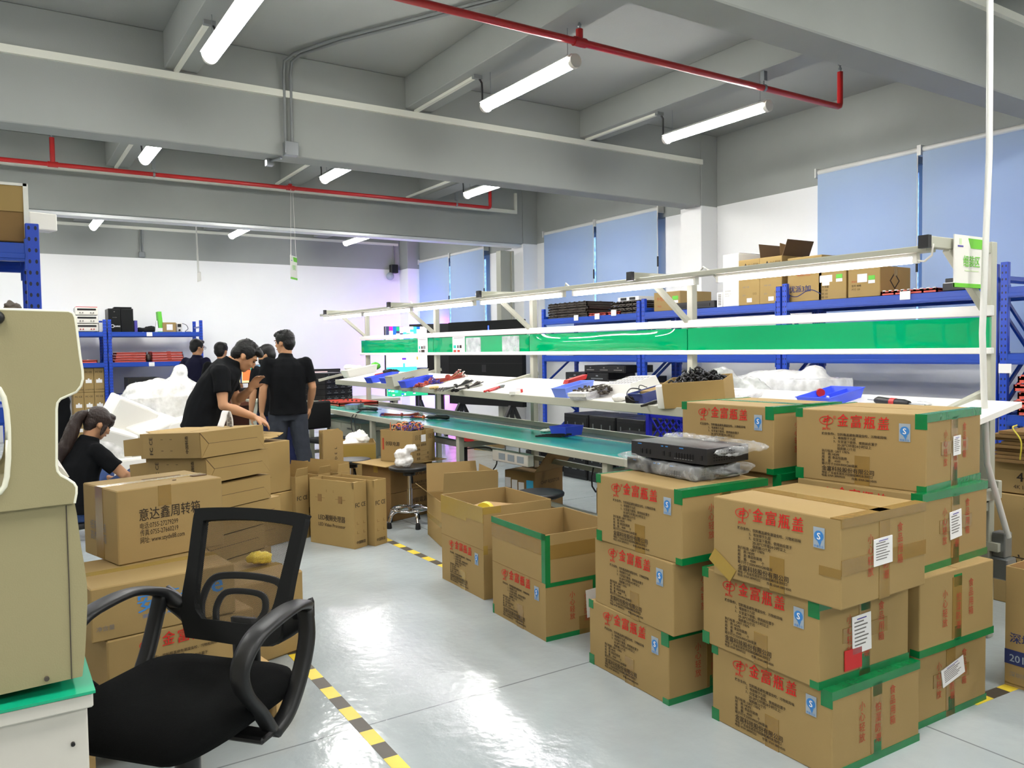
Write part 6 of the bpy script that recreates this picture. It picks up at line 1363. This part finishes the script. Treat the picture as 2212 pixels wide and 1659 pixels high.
for r_ in range(4):
    for c_ in range(8): b.box(-.13+.07*r_, -.11+.07*r_, -.095+.025*c_, -.08+.025*c_, -.0015, 0)
b.build('slot', 'pcb_dark', t)
o = crumple('foam_bag', MB().ell((0, 0, .02), (.05, .05, .03)).ell((.03, -.03, .015), (.04, .04, .02)), 'foam', .008, .012, 26, seed=9, loc=S_(1338, 866)); tag(o, 'small pile of clear and white packing scraps by the black adaptor', 'packing')
t = empty('power_adaptor', S_(1373, 867)+Vector((0, 0, .0)), 0, 'black power adaptor with its coiled lead near the dark blue bin', 'adaptor'); t.rotation_euler = R_(.3)
MB().box(-.07, .07, -.035, .035, 0, .05).build('case', 'black', t, bevel=.01, seg=2); MB().tube(smooth_path([(.07, 0, .025), (.12, .02, .05), (.05, .05, .075), (-.06, .02, .06), (-.10, -.03, .03), (-.07, -.06, .01), (.0, -.05, .01)]), .004, n=6).tube(smooth_path([(.07, .01, .03), (.12, .03, .08), (.16, 0, .06)]), .003, n=6).build('lead', 'cable', t)
t = tray('parts_bin', 'dark blue bin holding a brown card, right of the black adaptor', 'bin', S_(1408, 862), R_(.1), .30, .12, .06, 'dark_blue', 'blue parts bins')
tag(MB().cbox((.04, 0, .045), (.18, .09, .03)).build('brown_card', 'card', None, S_(1408, 862), rot=R_(.1)), 'brown card piece in the dark blue bin', 'card')
tag(MB().tube([(-.06, .015, .01), (.05, -.01, .012), (.11, -.02, .012)], [.008, .012, .004], n=8).build('screwdriver', 'black', None, S_(1402, 876), rot=R_(.25)), 'black pen-like tools at the shelf edge before the dark blue bin', 'tool')
tag(MB().lathe([(.04, 0), (.042, .003), (.042, .13), (.04, .133), (.02, .133)], (0, 0, 0), 24).build('paper_roll', 'white', None, S_(1437, 880), rot=R_(0)), 'upright white paper roll against the carton of cords', 'paper roll')
pc_ = S_(1512, 872)
t = open_box('open_carton', 'small open carton heaped with black cords on the upper shelf', pc_, math.radians(-62), .36, .22, .15, m='card_pale', floor_z=.004); t.rotation_euler = (orient(math.radians(-62))); t.location = pc_
b = MB(); random.seed(8)
for i in range(150):
    x_, y_ = random.uniform(-.15, .15), random.uniform(-.085, .085); z_ = .105+random.uniform(0, .135)*(1-abs(x_)/.22)*(1-abs(y_)/.16); a = random.uniform(0, 2*PI); q = random.uniform(.012, .02); tl = random.uniform(-.6, .6)
    p = [Vector((x_+math.cos(a)*q*math.cos(k*1.2-2.0), y_+math.sin(a)*q*math.cos(k*1.2-2.0), z_+q*math.sin(k*1.2-2.0)+tl*.01)) for k in range(5)]
    b.tube(p, .0062, n=6)
tag(b.build('black_cords', 'black', None, t.location, rot=t.rotation_euler), 'heap of curled black cords in the small open carton', 'cords', kind='stuff')
t = tray('clear_tray', 'shallow clear tray of white parts behind the rear stack carton', 'tray', S_(1585, 866), R_(.1), .3, .22, .03, 'clear_box')
t = tray('parts_bin', 'wide blue divided tray with a red roll and white parts on the shelf', 'bin', S_(1795, 868), R_(.0), .30, .20, .05, 'bin_blue', 'blue parts bins', div=1)
tag(MB().tube([(-.015, 0, 0), (.015, 0, 0)], .022, n=18).build('tape_roll', 'red_pipe', None, S_(1772, 864)+Vector((0, 0, .04)), rot=(.3, 0, .8)), 'small red roll in the blue divided tray', 'roll')
b = MB()
for i in range(160): b.cbox((random.uniform(-.11, .11), random.uniform(-.085, .0), random.uniform(.006, .035)), (.012, .012, .012), 0, Matrix.Rotation(random.uniform(0, 3), 4, 'X'))
tag(b.build('white_parts', 'white', None, S_(1795, 868), rot=R_(0)), 'loose white parts in the blue divided tray', 'parts', kind='stuff')
t = empty('electric_screwdriver', S_(1925, 876)+Vector((0, 0, .018)), 0, 'dark grey electric screwdriver lying at the right end of the shelf', 'tool'); t.rotation_euler = R_(1.35)
MB().tube([(-.11, 0, 0), (-.08, 0, 0), (0, 0, 0), (.08, 0, 0), (.10, 0, 0)], [.014, .02, .018, .021, .012], n=14).build('body', 'black', t); MB().tube([(-.03, 0, 0), (.0, 0, 0)], .0205, n=14).build('switch', 'red_pipe', t); MB().tube([(.10, 0, 0), (.15, 0, 0)], .003, n=6).tube([(-.11, 0, 0), (-.2, 0, 0)], .006, n=6).build('bit', 'steel', t)
o = crumple('foam_bag', MB().ell((0, 0, .01), (.05, .05, .012)), 'bag_clear', .008, .012, 20, loc=S_(1990, 876)); tag(o, 'flat clear bag at the right end of the shelf', 'bag')
# on the green tops
B_ = lambda px, py: plane_pt(px, py, False)
frame_slab('large red panel frame lying on the far end of the green top', 3.42, 3.92, 9.02, 9.72, .79, .05, 'pcb_red', 'pcb_dark', n=5)
t = tray('parts_bin', 'clear tray of tools with blue and red lids on the green top', 'bin', B_(766, 883), R_(.9, False), .26, .15, .05, 'clear_box')
MB().cbox((-.05, 0, .05), (.14, .13, .012)).build('lid', 'bin_blue', t); MB().cbox((.04, 0, .05), (.05, .12, .014)).build('lid', 'red_pipe', t); MB().cbox((.09, 0, .03), (.05, .12, .05)).build('compartment', 'white', t)
def heat_gun(label, p, rz, tail):
    t = empty('hot_glue_gun', p+Vector((0, 0, .02)), 0, label, 'tool'); t.rotation_euler = (0, 0, rz)
    MB().tube([(-.13, 0, 0), (-.11, 0, 0), (0, 0, .004), (.09, 0, 0), (.11, 0, 0)], [.012, .018, .017, .021, .012], n=12).build('body', 'black', t); MB().tube([(.11, 0, 0), (.16, 0, 0)], .004, n=6).build('tip', 'steel', t)
    MB().box(-.1, -.04, -.012, .012, .012, .02).build('switch', 'steel', t)
    if tail: MB().tube(smooth_path([Vector(q)-t.location for q in tail], 5), .005, n=6).build('cable', 'cable', t)
    return t
p = B_(797, 888); q = heat_gun('black soldering tool with cables hanging over the bench front', p, -.95, None)
b = MB()
for a_, e_ in ((762, 768), (769, 758)):
    b.tube(smooth_path([at(782, 890, 'x', 3.3)+Vector((0, 0, .02)), at(a_, 897, 'x', 3.19), at(a_-3, 915, 'x', 3.17), at(a_+2, 945, 'x', 3.17), at(e_+4, 975, 'x', 3.2)], 5), .005, n=6)
o = b.build('cable', 'cable'); tag(o, 'pair of black cables hanging from the bench front at the soldering tool', 'cable')
heat_gun('black soldering tool behind the carton of harnesses', B_(948, 906), -.95, None)
bunch('wire_bundle', 'long flat bunch of red wires with purple connectors on the green top', B_(868, 899), R_(-.9, False), .42, 24, .0035, .03, ['wire_red'], ['white', 'wire_purple'], seed=6)
bunch('wire_bundle', 'short bunch of orange wires on the green top', B_(915, 904), R_(-.9, False), .22, 16, .003, .03, ['wire_orange', 'wire_red'], ['white', 'wire_purple'], seed=7)
t = tray('parts_bin', 'blue bin standing on the green top', 'bin', B_(1224, 940), R_(.25, False), .22, .16, .07, 'bin_blue', 'blue parts bins')
for i in range(4): tag(MB().box(-.10, .10, -.012, .012, 0, .012).build('black_strip', 'black', None, B_(1185, 944)+Vector((.022*i, -.012*i, .004*i)), rot=(0, 0, -.75+.06*i)), 'black plastic strip before the blue bin on the green top, %s of four' % ('first', 'second', 'third', 'fourth')[i], 'plastic strip', 'black strips on the green top')
o = crumple('foam_bag', MB().ell((0, 0, .012), (.06, .05, .014)), 'foam', .008, .014, 24, seed=5, loc=B_(1180, 933)); tag(o, 'crumpled white scrap beside the blue bin on the green top', 'packing')
# cables and sockets below the bench
for px, z1, lab in ((806, .62, 'second'), (1003, .60, 'third'), (1303, .58, 'fourth')):
    p = at(px, 990, 'x', 3.30); b = MB()
    b.box(3.285, 3.32, p.y-.02, p.y+.02, .28, .62, 0); b.tube(smooth_path([(3.30, p.y, .6), (3.4, p.y-.25, .62), (3.42, p.y-.32, .5), (3.36, p.y-.2, .35)], 5), .006, n=6)
    b.tube(smooth_path([(3.30, p.y, .3), (3.3, p.y+.02, .1), (3.34, p.y+.05, .012)], 4), .006, n=6)
    tag(b.build('power_strip', 'black'), 'black power strip hung on the %s bench leg counted from the far end' % lab, 'power strip')
t = empty('socket_block', (3.34, 5.15, .55), 0, 'pale multi-socket hanging under the bench', 'socket'); MB().box(-.03, .03, -.25, .25, 0, .09).build('case', 'meter', t, bevel=.006); b = MB(); [b.box(-.032, -.03, -.2+.13*i, -.11+.13*i, .02, .07) for i in range(3)]; b.build('socket', 'pale_blue_ink', t); MB().tube([(0, -.1, .09), (0, -.1, .16)], .006, n=6).tube([(0, .1, .09), (0, .1, .16)], .006, n=6).build('hanger', 'steel', t)
# dark cloth hung left of the seated woman
g = depth(135, 960, 6.6)
o = crumple('dark_cover', MB().box(g.x-.13, g.x+.06, g.y-.08, g.y+.1, .0, 1.08).ell((g.x-.03, g.y, 1.06), (.10, .1, .09)), 'black_shirt', .02, .025, 6, seed=6); tag(o, 'dark cloth cover on an upright thing left of the seated woman', 'cover')
# ---------------------------------------------------------------- people
def limb(mb, pts, rad, n=14, flat0=False, flat1=False):
    mb.tube(pts, list(rad), n=n)
    for i, (p, r) in enumerate(zip(pts, rad)):
        if (i == 0 and flat0) or (i == len(pts)-1 and flat1): continue
        mb.ell(p, (r, r, r), n=12)
def loft(mb, rings, n=20):
    vs = []; fs = []
    for c, ax, ay in rings:
        c, ax, ay = Vector(c), Vector(ax), Vector(ay)
        for j in range(n):
            a = 2*PI*j/n; ca, sa = math.cos(a), math.sin(a)
            q = lambda v: math.copysign(abs(v)**.85, v)
            vs.append(c+ax*q(ca)+ay*q(sa))
    k = len(rings)
    for i in range(k-1):
        for j in range(n): fs.append((i*n+j, i*n+(j+1) % n, (i+1)*n+(j+1) % n, (i+1)*n+j))
    fs += [tuple(range(n))[::-1], tuple(range((k-1)*n, k*n))]
    mb.add(vs, fs, 0, True)
def mesh_obj(name, mb, m, voxel, iters, parent=None):
    me = fuse(mb, voxel, iters); me.materials.clear(); me.materials.append(M[m]); me.polygons.foreach_set('use_smooth', [True]*len(me.polygons)); me.name = name
    o = bpy.data.objects.new(name, me); COL.objects.link(o)
    if parent: o.parent = parent
    return o
def hand(mb, w, d, nrm, side, curl=.5):
    """w wrist, d finger direction, nrm palm normal (curl side), side +1/-1 picks the thumb side"""
    w, d, nrm = Vector(w), Vector(d).normalized(), Vector(nrm).normalized(); s = d.cross(nrm).normalized()*side
    mtx = Matrix((( s.x, d.x, nrm.x), (s.y, d.y, nrm.y), (s.z, d.z, nrm.z))).to_4x4()
    mb.ell(w+d*.045, (.040, .052, .017), n=14, mtx=mtx); mb.ell(w+d*.01, (.028, .03, .02), n=12, mtx=mtx)
    for i, (off, L) in enumerate(((-.028, .068), (-.010, .078), (.010, .073), (.027, .058))):
        b0 = w+d*.085+s*off; c = curl*(1+.15*i)
        p1 = b0+(d*math.cos(c*.5)+nrm*math.sin(c*.5))*L*.45; p2 = p1+(d*math.cos(c*1.3)+nrm*math.sin(c*1.3))*L*.32; p3 = p2+(d*math.cos(c*2)+nrm*math.sin(c*2))*L*.25
        limb(mb, [b0-d*.015, b0, p1, p2, p3], (.0095, .009, .0085, .0078, .0065), n=8)
    t0 = w+d*.03-s*.030; t1 = t0-s*.022+d*.025+nrm*.01; t2 = t1+d*.028+nrm*.012-s*.004
    limb(mb, [w+d*.015-s*.018, t0, t1, t2], (.012, .012, .010, .008), n=8)
def head(mb, c, rot, k=1.0):
    """skull, jaw, nose, ears, brow: faces local +y before rot"""
    m = Matrix.Translation(c) @ rot.to_4x4() @ Matrix.Scale(k, 4)
    def e(p, r, rx=0): mb.ell((0, 0, 0), (1, 1, 1), n=20, mtx=None) if False else mb.lathe([(max(1e-4, math.sin(PI*i/10)), -math.cos(PI*i/10)) for i in range(11)], (0, 0, 0), 20, 0, True, m @ Matrix.Translation(p) @ Matrix.Rotation(rx, 4, 'X') @ Matrix.Diagonal((r[0], r[1], r[2], 1)))
    e((0, -.012, .03), (.074, .092, .085)); e((0, .02, -.01), (.064, .070, .085)); e((0, .035, -.058), (.048, .050, .045)); e((0, .058, -.082), (.026, .024, .022))
    e((0, .072, .035), (.05, .018, .012)); e((0, .088, -.012), (.011, .016, .026), -.35); e((0, .098, -.026), (.015, .012, .010))
    e((.034, .062, -.02), (.022, .022, .018)); e((-.034, .062, -.02), (.022, .022, .018)); e((0, .080, -.052), (.024, .012, .010))
    for s in (-1, 1): e((s*.074, -.01, -.002), (.010, .020, .032), .15)
def person(label, loc, rz, J, shirt, pants, voxel=.008, hair='short', pants_len=1, hm='hair', k=1.0, glasses=False, mask=False, shoes='black'):
    V = lambda n: Vector(J[n])
    R = Matrix.Rotation(J.get('yaw', 0), 3, 'Z') @ Matrix.Rotation(J.get('pitch', 0), 3, 'X')
    pel, ch, nk, hd_ = V('pelvis'), V('chest'), V('neck'), V('head')
    waist = pel.lerp(ch, .45)+Vector(J.get('waist', (0, 0, 0)))
    shl, shr = V('sl'), V('sr'); sx = (shr-shl).normalized()
    def rings(g, lo=True):
        hipx = (V('hr')-V('hl')).normalized(); up = (nk-ch).normalized(); fu = sx.cross(up)*-1; fh = hipx.cross((waist-pel).normalized())*-1
        a = [(pel-(ch-pel).normalized()*.10, hipx*(.155+g), fh*(.105+g)), (pel, hipx*(.165+g), fh*(.115+g))] if lo else [(pel-(waist-pel).normalized()*.06, hipx*(.170+g), fh*(.124+g)), (pel, hipx*(.165+g), fh*(.115+g))]
        a += [(waist, hipx*(.152+g*1.2), fh*(.112+g*1.3)), (ch, sx*(.165+g), fu*(.118+g)), (ch.lerp(nk, .55), sx*(.175+g*.8), fu*(.105+g)), (ch.lerp(nk, .85), sx*(.12+g*.6), fu*(.085+g)), (nk, sx*(.062+g*.5), fu*(.062+g*.4))]
        return a
    b = MB(); loft(b, rings(-.012))
    limb(b, [ch.lerp(nk, .8), nk, hd_-R @ Vector((0, .02, .05))], (.065, .056, .053))
    head(b, hd_, R, k)
    for s, e_, w, q in (('sl', 'el', 'wl', -1), ('sr', 'er', 'wr', 1)):
        limb(b, [V(s), V(s).lerp(V(e_), .5), V(e_), V(e_).lerp(V(w), .35), V(w)], (.050, .045, .038, .040, .026))
        hand(b, V(w), J['d'+w[1]], J['n'+w[1]], q, J.get('curl', .5))
    for h_, kn, an in (('hl', 'kl', 'al'), ('hr', 'kr', 'ar')):
        limb(b, [V(h_), V(h_).lerp(V(kn), .5), V(kn), V(kn).lerp(V(an), .35), V(an)], (.078, .068, .050, .050, .034))
    body = mesh_obj('person', b, 'skin', voxel, 3)
    body.location = loc; body.rotation_euler = (0, 0, rz); tag(body, label, 'person')
    # shirt: torso and short sleeves, a small stand-up collar
    b = MB(); loft(b, rings(.020, False))
    for s, e_ in (('sl', 'el'), ('sr', 'er')):
        end = V(s).lerp(V(e_), J.get('sleeve', .72)); limb(b, [ch.lerp(V(s), .75)+Vector((0, 0, .02)), V(s), end], (.075, .066, .064), flat1=True)
    up = (nk-ch).normalized(); b.tube([nk-up*.07, nk-up*.01, nk+up*.035], [.105, .080, .068], n=18)
    sh = mesh_obj('shirt', b, shirt, voxel, 2, body)
    nn = [v.normal.copy() for v in sh.data.vertices]
    for v, q in zip(sh.data.vertices, nn):
        p = v.co*Vector((7, 7, 4)) if False else Vector((v.co.x*7, v.co.y*7, v.co.z*5)); v.co += q*(noise.noise(p)*.012+noise.noise(p*2.6)*.005)
    b = MB(); hipx = (V('hr')-V('hl')).normalized(); fh = hipx.cross((waist-pel).normalized())*-1
    loft(b, [(pel-Vector((0, 0, .12)), hipx*.15, fh*.10), (pel-Vector((0, 0, .04)), hipx*.172, fh*.122), (waist.lerp(pel, .75), hipx*.155, fh*.108)])
    for h_, kn, an in (('hl', 'kl', 'al'), ('hr', 'kr', 'ar')):
        limb(b, [V(h_), V(h_).lerp(V(kn), .5), V(kn), V(kn).lerp(V(an), .4), V(kn).lerp(V(an), .97)], (.102, .092, .078, .074, .068), flat1=True)
    tr = mesh_obj('trousers', b, pants, voxel, 2, body)
    nn = [v.normal.copy() for v in tr.data.vertices]
    for v, q in zip(tr.data.vertices, nn): p = Vector((v.co.x*8, v.co.y*8, v.co.z*9)); v.co += q*(noise.noise(p)*.009+noise.noise(p*2.3)*.005)
    for an, dr in (('al', J.get('tl', (0, 1, 0))), ('ar', J.get('tr', (0, 1, 0)))):
        a = V(an); d = Vector(dr).normalized(); b = MB(); z0 = -a.z
        b.ell((a.x+d.x*.07, a.y+d.y*.07, a.z*.42), (.045+.06*abs(d.x), .045+.06*abs(d.y), a.z*.42)); b.ell((a.x-d.x*.01, a.y-d.y*.01, a.z*.5), (.042, .045, a.z*.5))
        mesh_obj('shoe', b, shoes, max(voxel, .008), 2, body)
    # hair
    m = Matrix.Translation(hd_) @ R.to_4x4() @ Matrix.Scale(k, 4); b = MB()
    def e(p, r, rx=0): b.lathe([(max(1e-4, math.sin(PI*i/10)), -math.cos(PI*i/10)) for i in range(11)], (0, 0, 0), 20, 0, True, m @ Matrix.Translation(p) @ Matrix.Rotation(rx, 4, 'X') @ Matrix.Diagonal((r[0], r[1], r[2], 1)))
    e((0, -.024, .048), (.083, .093, .084)); e((0, .045, .088), (.062, .05, .034), .25); e((0, -.055, .0), (.074, .058, .072)); e((.0, -.05, -.045), (.055, .04, .04))
    for s in (-1, 1): e((s*.068, .0, .045), (.018, .05, .05)); e((s*.073, .022, .012), (.006, .012, .025))
    if hair == 'spiky':
        for i in range(26):
            a = i*2.4; q = .02+.05*((i*7) % 10)/10; e((q*math.cos(a), -.01+q*1.1*math.sin(a), .118-.25*q), (.012, .012, .026), .3)
        e((0, .075, .085), (.05, .03, .025), .5)
    if hair == 'pony':
        e((0, -.03, .05), (.086, .097, .088)); e((0, .05, .05), (.075, .05, .05)); 
        for s in (-1, 1): e((s*.074, .03, -.02), (.010, .018, .06))
    hr = mesh_obj('hair', b, hm, .006 if voxel < .01 else .01, 2, body)
    nn = [v.normal.copy() for v in hr.data.vertices]
    for v, q in zip(hr.data.vertices, nn): v.co += q*(noise.noise(v.co*90)*.003)
    if hair == 'pony':
        b = MB(); p = [m @ Vector(q) for q in ((0, -.10, .05), (0, -.135, .03), (-.01, -.155, -.04))]+[Vector(q) for q in J['pony']]
        b.tube(smooth_path(p, 5), [.022, .020, .020, .022, .025, .029, .033, .037, .040, .043, .046, .048, .05, .051, .052, .052, .052, .051, .054, .048, .04, .03, .02, .012, .01, .01][:len(smooth_path(p, 5))]+[.01]*max(0, len(smooth_path(p, 5))-26), n=14)
        pt = mesh_obj('ponytail', b, hm, .008, 2, body)
        nn = [v.normal.copy() for v in pt.data.vertices]
        for v, q in zip(pt.data.vertices, nn): v.co += q*(noise.noise(Vector((v.co.x*60, v.co.y*60, v.co.z*5)))*.008)
        MB().tube([m @ Vector((0, -.095, .055)), m @ Vector((0, -.12, .045))], .028, n=14).build('hair_tie', 'steel', body)
    # face details
    b = MB()
    for s in (-1, 1): b.lathe([(max(1e-4, math.sin(PI*i/8)), -math.cos(PI*i/8)) for i in range(9)], (0, 0, 0), 12, 0, True, m @ Matrix.Translation((s*.030, .076, .012)) @ Matrix.Diagonal((.013, .010, .006, 1)))
    b.build('eyes', 'eye', body)
    b = MB()
    for s in (-1, 1): b.lathe([(max(1e-4, math.sin(PI*i/8)), -math.cos(PI*i/8)) for i in range(9)], (0, 0, 0), 10, 0, True, m @ Matrix.Translation((s*.032, .083, .034)) @ Matrix.Diagonal((.020, .008, .005, 1)))
    b.build('eyebrows', hm, body)
    MB().lathe([(max(1e-4, math.sin(PI*i/8)), -math.cos(PI*i/8)) for i in range(9)], (0, 0, 0), 14, 0, True, m @ Matrix.Translation((0, .088, -.052)) @ Matrix.Diagonal((.021, .009, .007, 1))).build('lips', 'lip', body)
    if glasses:
        b = MB()
        for s in (-1, 1):
            b.tube([m @ Vector((s*.034+.024*math.cos(a*PI/8), .103, .010+.018*math.sin(a*PI/8))) for a in range(17)], .0025, n=6); b.tube([m @ Vector((s*.058, .10, .014)), m @ Vector((s*.078, -.0, .014))], .0022, n=6)
        b.build('glasses', 'black', body)
    if mask:
        b = MB(); b.lathe([(max(1e-4, math.sin(PI*i/10)), -math.cos(PI*i/10)) for i in range(11)], (0, 0, 0), 20, 0, True, m @ Matrix.Translation((0, .045, -.05)) @ Matrix.Diagonal((.062, .062, .052, 1)))
        b.build('face_mask', 'black_matte', body)
    return body
g = depth(622, 900, 8.0)
st = dict(pelvis=(0, 0, .88), chest=(0, -.01, 1.17), neck=(0, .02, 1.385), head=(-.01, .035, 1.525), yaw=.75, pitch=-.1, sl=(-.185, -.01, 1.325), sr=(.185, -.02, 1.325), el=(-.235, -.03, 1.07), er=(.245, -.03, 1.08), wl=(-.245, .04, .85), wr=(.235, .10, .87), dl=(.02, .12, -1), dr=(-.05, .25, -1), nl=(1, .2, .1), nr=(-1, .3, .1),
          hl=(-.09, 0, .84), hr=(.09, 0, .84), kl=(-.10, .05, .46), kr=(.13, -.02, .46), al=(-.10, -.03, .08), ar=(.19, -.16, .09), curl=.35, sleeve=.8)
person('man in black polo and grey trousers standing with his back to the camera', (g.x, g.y, 0), math.radians(-8), st, 'black_shirt', 'grey_jeans', hair='spiky')
g = depth(434, 930, 6.15)
bd_ = dict(pelvis=(0, 0, .90), chest=(0, .13, 1.19), neck=(0, .235, 1.355), head=(0, .335, 1.40), yaw=.0, pitch=-.72, sl=(-.17, .215, 1.29), sr=(.19, .16, 1.28), el=(-.24, .26, 1.03), er=(.245, .17, 1.04), wl=(-.14, .37, 1.14), wr=(.20, .385, .945), dl=(.2, .5, .75), dr=(-.1, .85, -.45), nl=(.7, .4, -.2), nr=(-.3, -.35, -.85),
           hl=(-.09, 0, .86), hr=(.09, 0, .86), kl=(-.10, .10, .47), kr=(.10, .02, .47), al=(-.10, .02, .08), ar=(.10, -.04, .08), curl=.5, sleeve=.62, waist=(0, -.02, .0))
person('man in black polo shirt bending over the lying cartons, reaching down with one hand', (g.x, g.y, 0), math.radians(-104), bd_, 'black_shirt', 'navy_cloth', voxel=.007, hair='spiky')
g = depth(158, 1085, 6.2)
wo = dict(pelvis=(0, 0, .27), chest=(0, .05, .54), neck=(.02, .13, .755), head=(.045, .20, .88), yaw=-.25, pitch=-.55, sl=(-.175, .07, .69), sr=(.175, .09, .69), el=(-.28, .18, .46), er=(.31, .22, .50), wl=(-.12, .38, .42), wr=(.16, .42, .40), dl=(.3, .9, -.2), dr=(-.3, .9, -.2), nl=(0, -.3, -1), nr=(0, -.3, -1),
          hl=(-.09, .04, .25), hr=(.09, .04, .25), kl=(-.20, .40, .44), kr=(.22, .38, .46), al=(-.14, .46, .08), ar=(.14, .46, .08), curl=.6, sleeve=.72, pony=((-.01, .0, .80), (-.03, -.06, .66), (-.05, -.09, .53), (-.05, -.10, .44)))
person('woman with a brown ponytail and black shirt sitting low, back turned', (g.x, g.y, 0), math.radians(-62), wo, 'black_shirt', 'blue_jeans', voxel=.008, hair='pony', hm='hair_brown')
sq = empty('low_stool', (g.x, g.y, 0), 0, 'low dark seat under the sitting woman', 'stool'); MB().lathe([(.15, .10), (.16, .11), (.16, .14), (.14, .15)], (0, 0, 0), 24).build('seat', 'black', sq)
for k_ in range(4): MB().tube([(.12*math.cos(k_*PI/2), .12*math.sin(k_*PI/2), .1), (.14*math.cos(k_*PI/2), .14*math.sin(k_*PI/2), 0)], .015, n=8).build('leg', 'black', sq)
bk_ = dict(st); bk_.update(yaw=-.3, el=(-.32, -.08, 1.08), er=(.32, -.10, 1.08), wl=(-.2, .06, .96), wr=(.2, .06, .96), pitch=-.15)
g = depth(424, 760, 11.6); person('man with glasses in a navy shirt, elbows out, near the back rack', (g.x, g.y, 0), math.radians(-52), bk_, 'navy_shirt', 'navy_cloth', voxel=.014, glasses=True, hair='short')
g = depth(478, 760, 10.9); b2_ = dict(st); b2_.update(yaw=-.2, pitch=0); t = person('dark haired person seen from behind, only head and collar above the bent-over man', (g.x, g.y, -.06), math.radians(-30), b2_, 'black_shirt', 'navy_cloth', voxel=.014, hair='short')
g = depth(588, 780, 9.2); b3_ = dict(st); b3_.update(yaw=1.0, pitch=-.3, head=(-.05, .06, 1.50)); person('person in a dark mask mostly hidden behind the standing man', (g.x, g.y, -.10), math.radians(0), b3_, 'black_shirt', 'navy_cloth', voxel=.014, hair='short', mask=True)
# printed label strip by the bent-over man
t = empty('label_strip', (0, 0, 0), 0, 'looped white strip of printed labels beside the bent-over man', 'label strip')
p = [at(476, 922, 'y', 4.80), at(482, 905, 'y', 4.80), at(486, 890, 'y', 4.80), at(491, 889, 'y', 4.79), at(496, 905, 'y', 4.78), at(497, 921, 'y', 4.78)]
b = MB(); sweep(b, smooth_path(p, 5), (.25, -.95, 0), .075, .002); b.build('strip', 'paper', t)
b = MB()
for i in range(4):
    for j in range(2):
        q = at(492+4.5*j+.4*i, 899+9*i+5*j, 'y', 4.77); b.box(q.x-.006, q.x+.006, q.y-.012, q.y-.010, q.z-.009, q.z+.009)
b.build('printing', 'grey_ink', t)
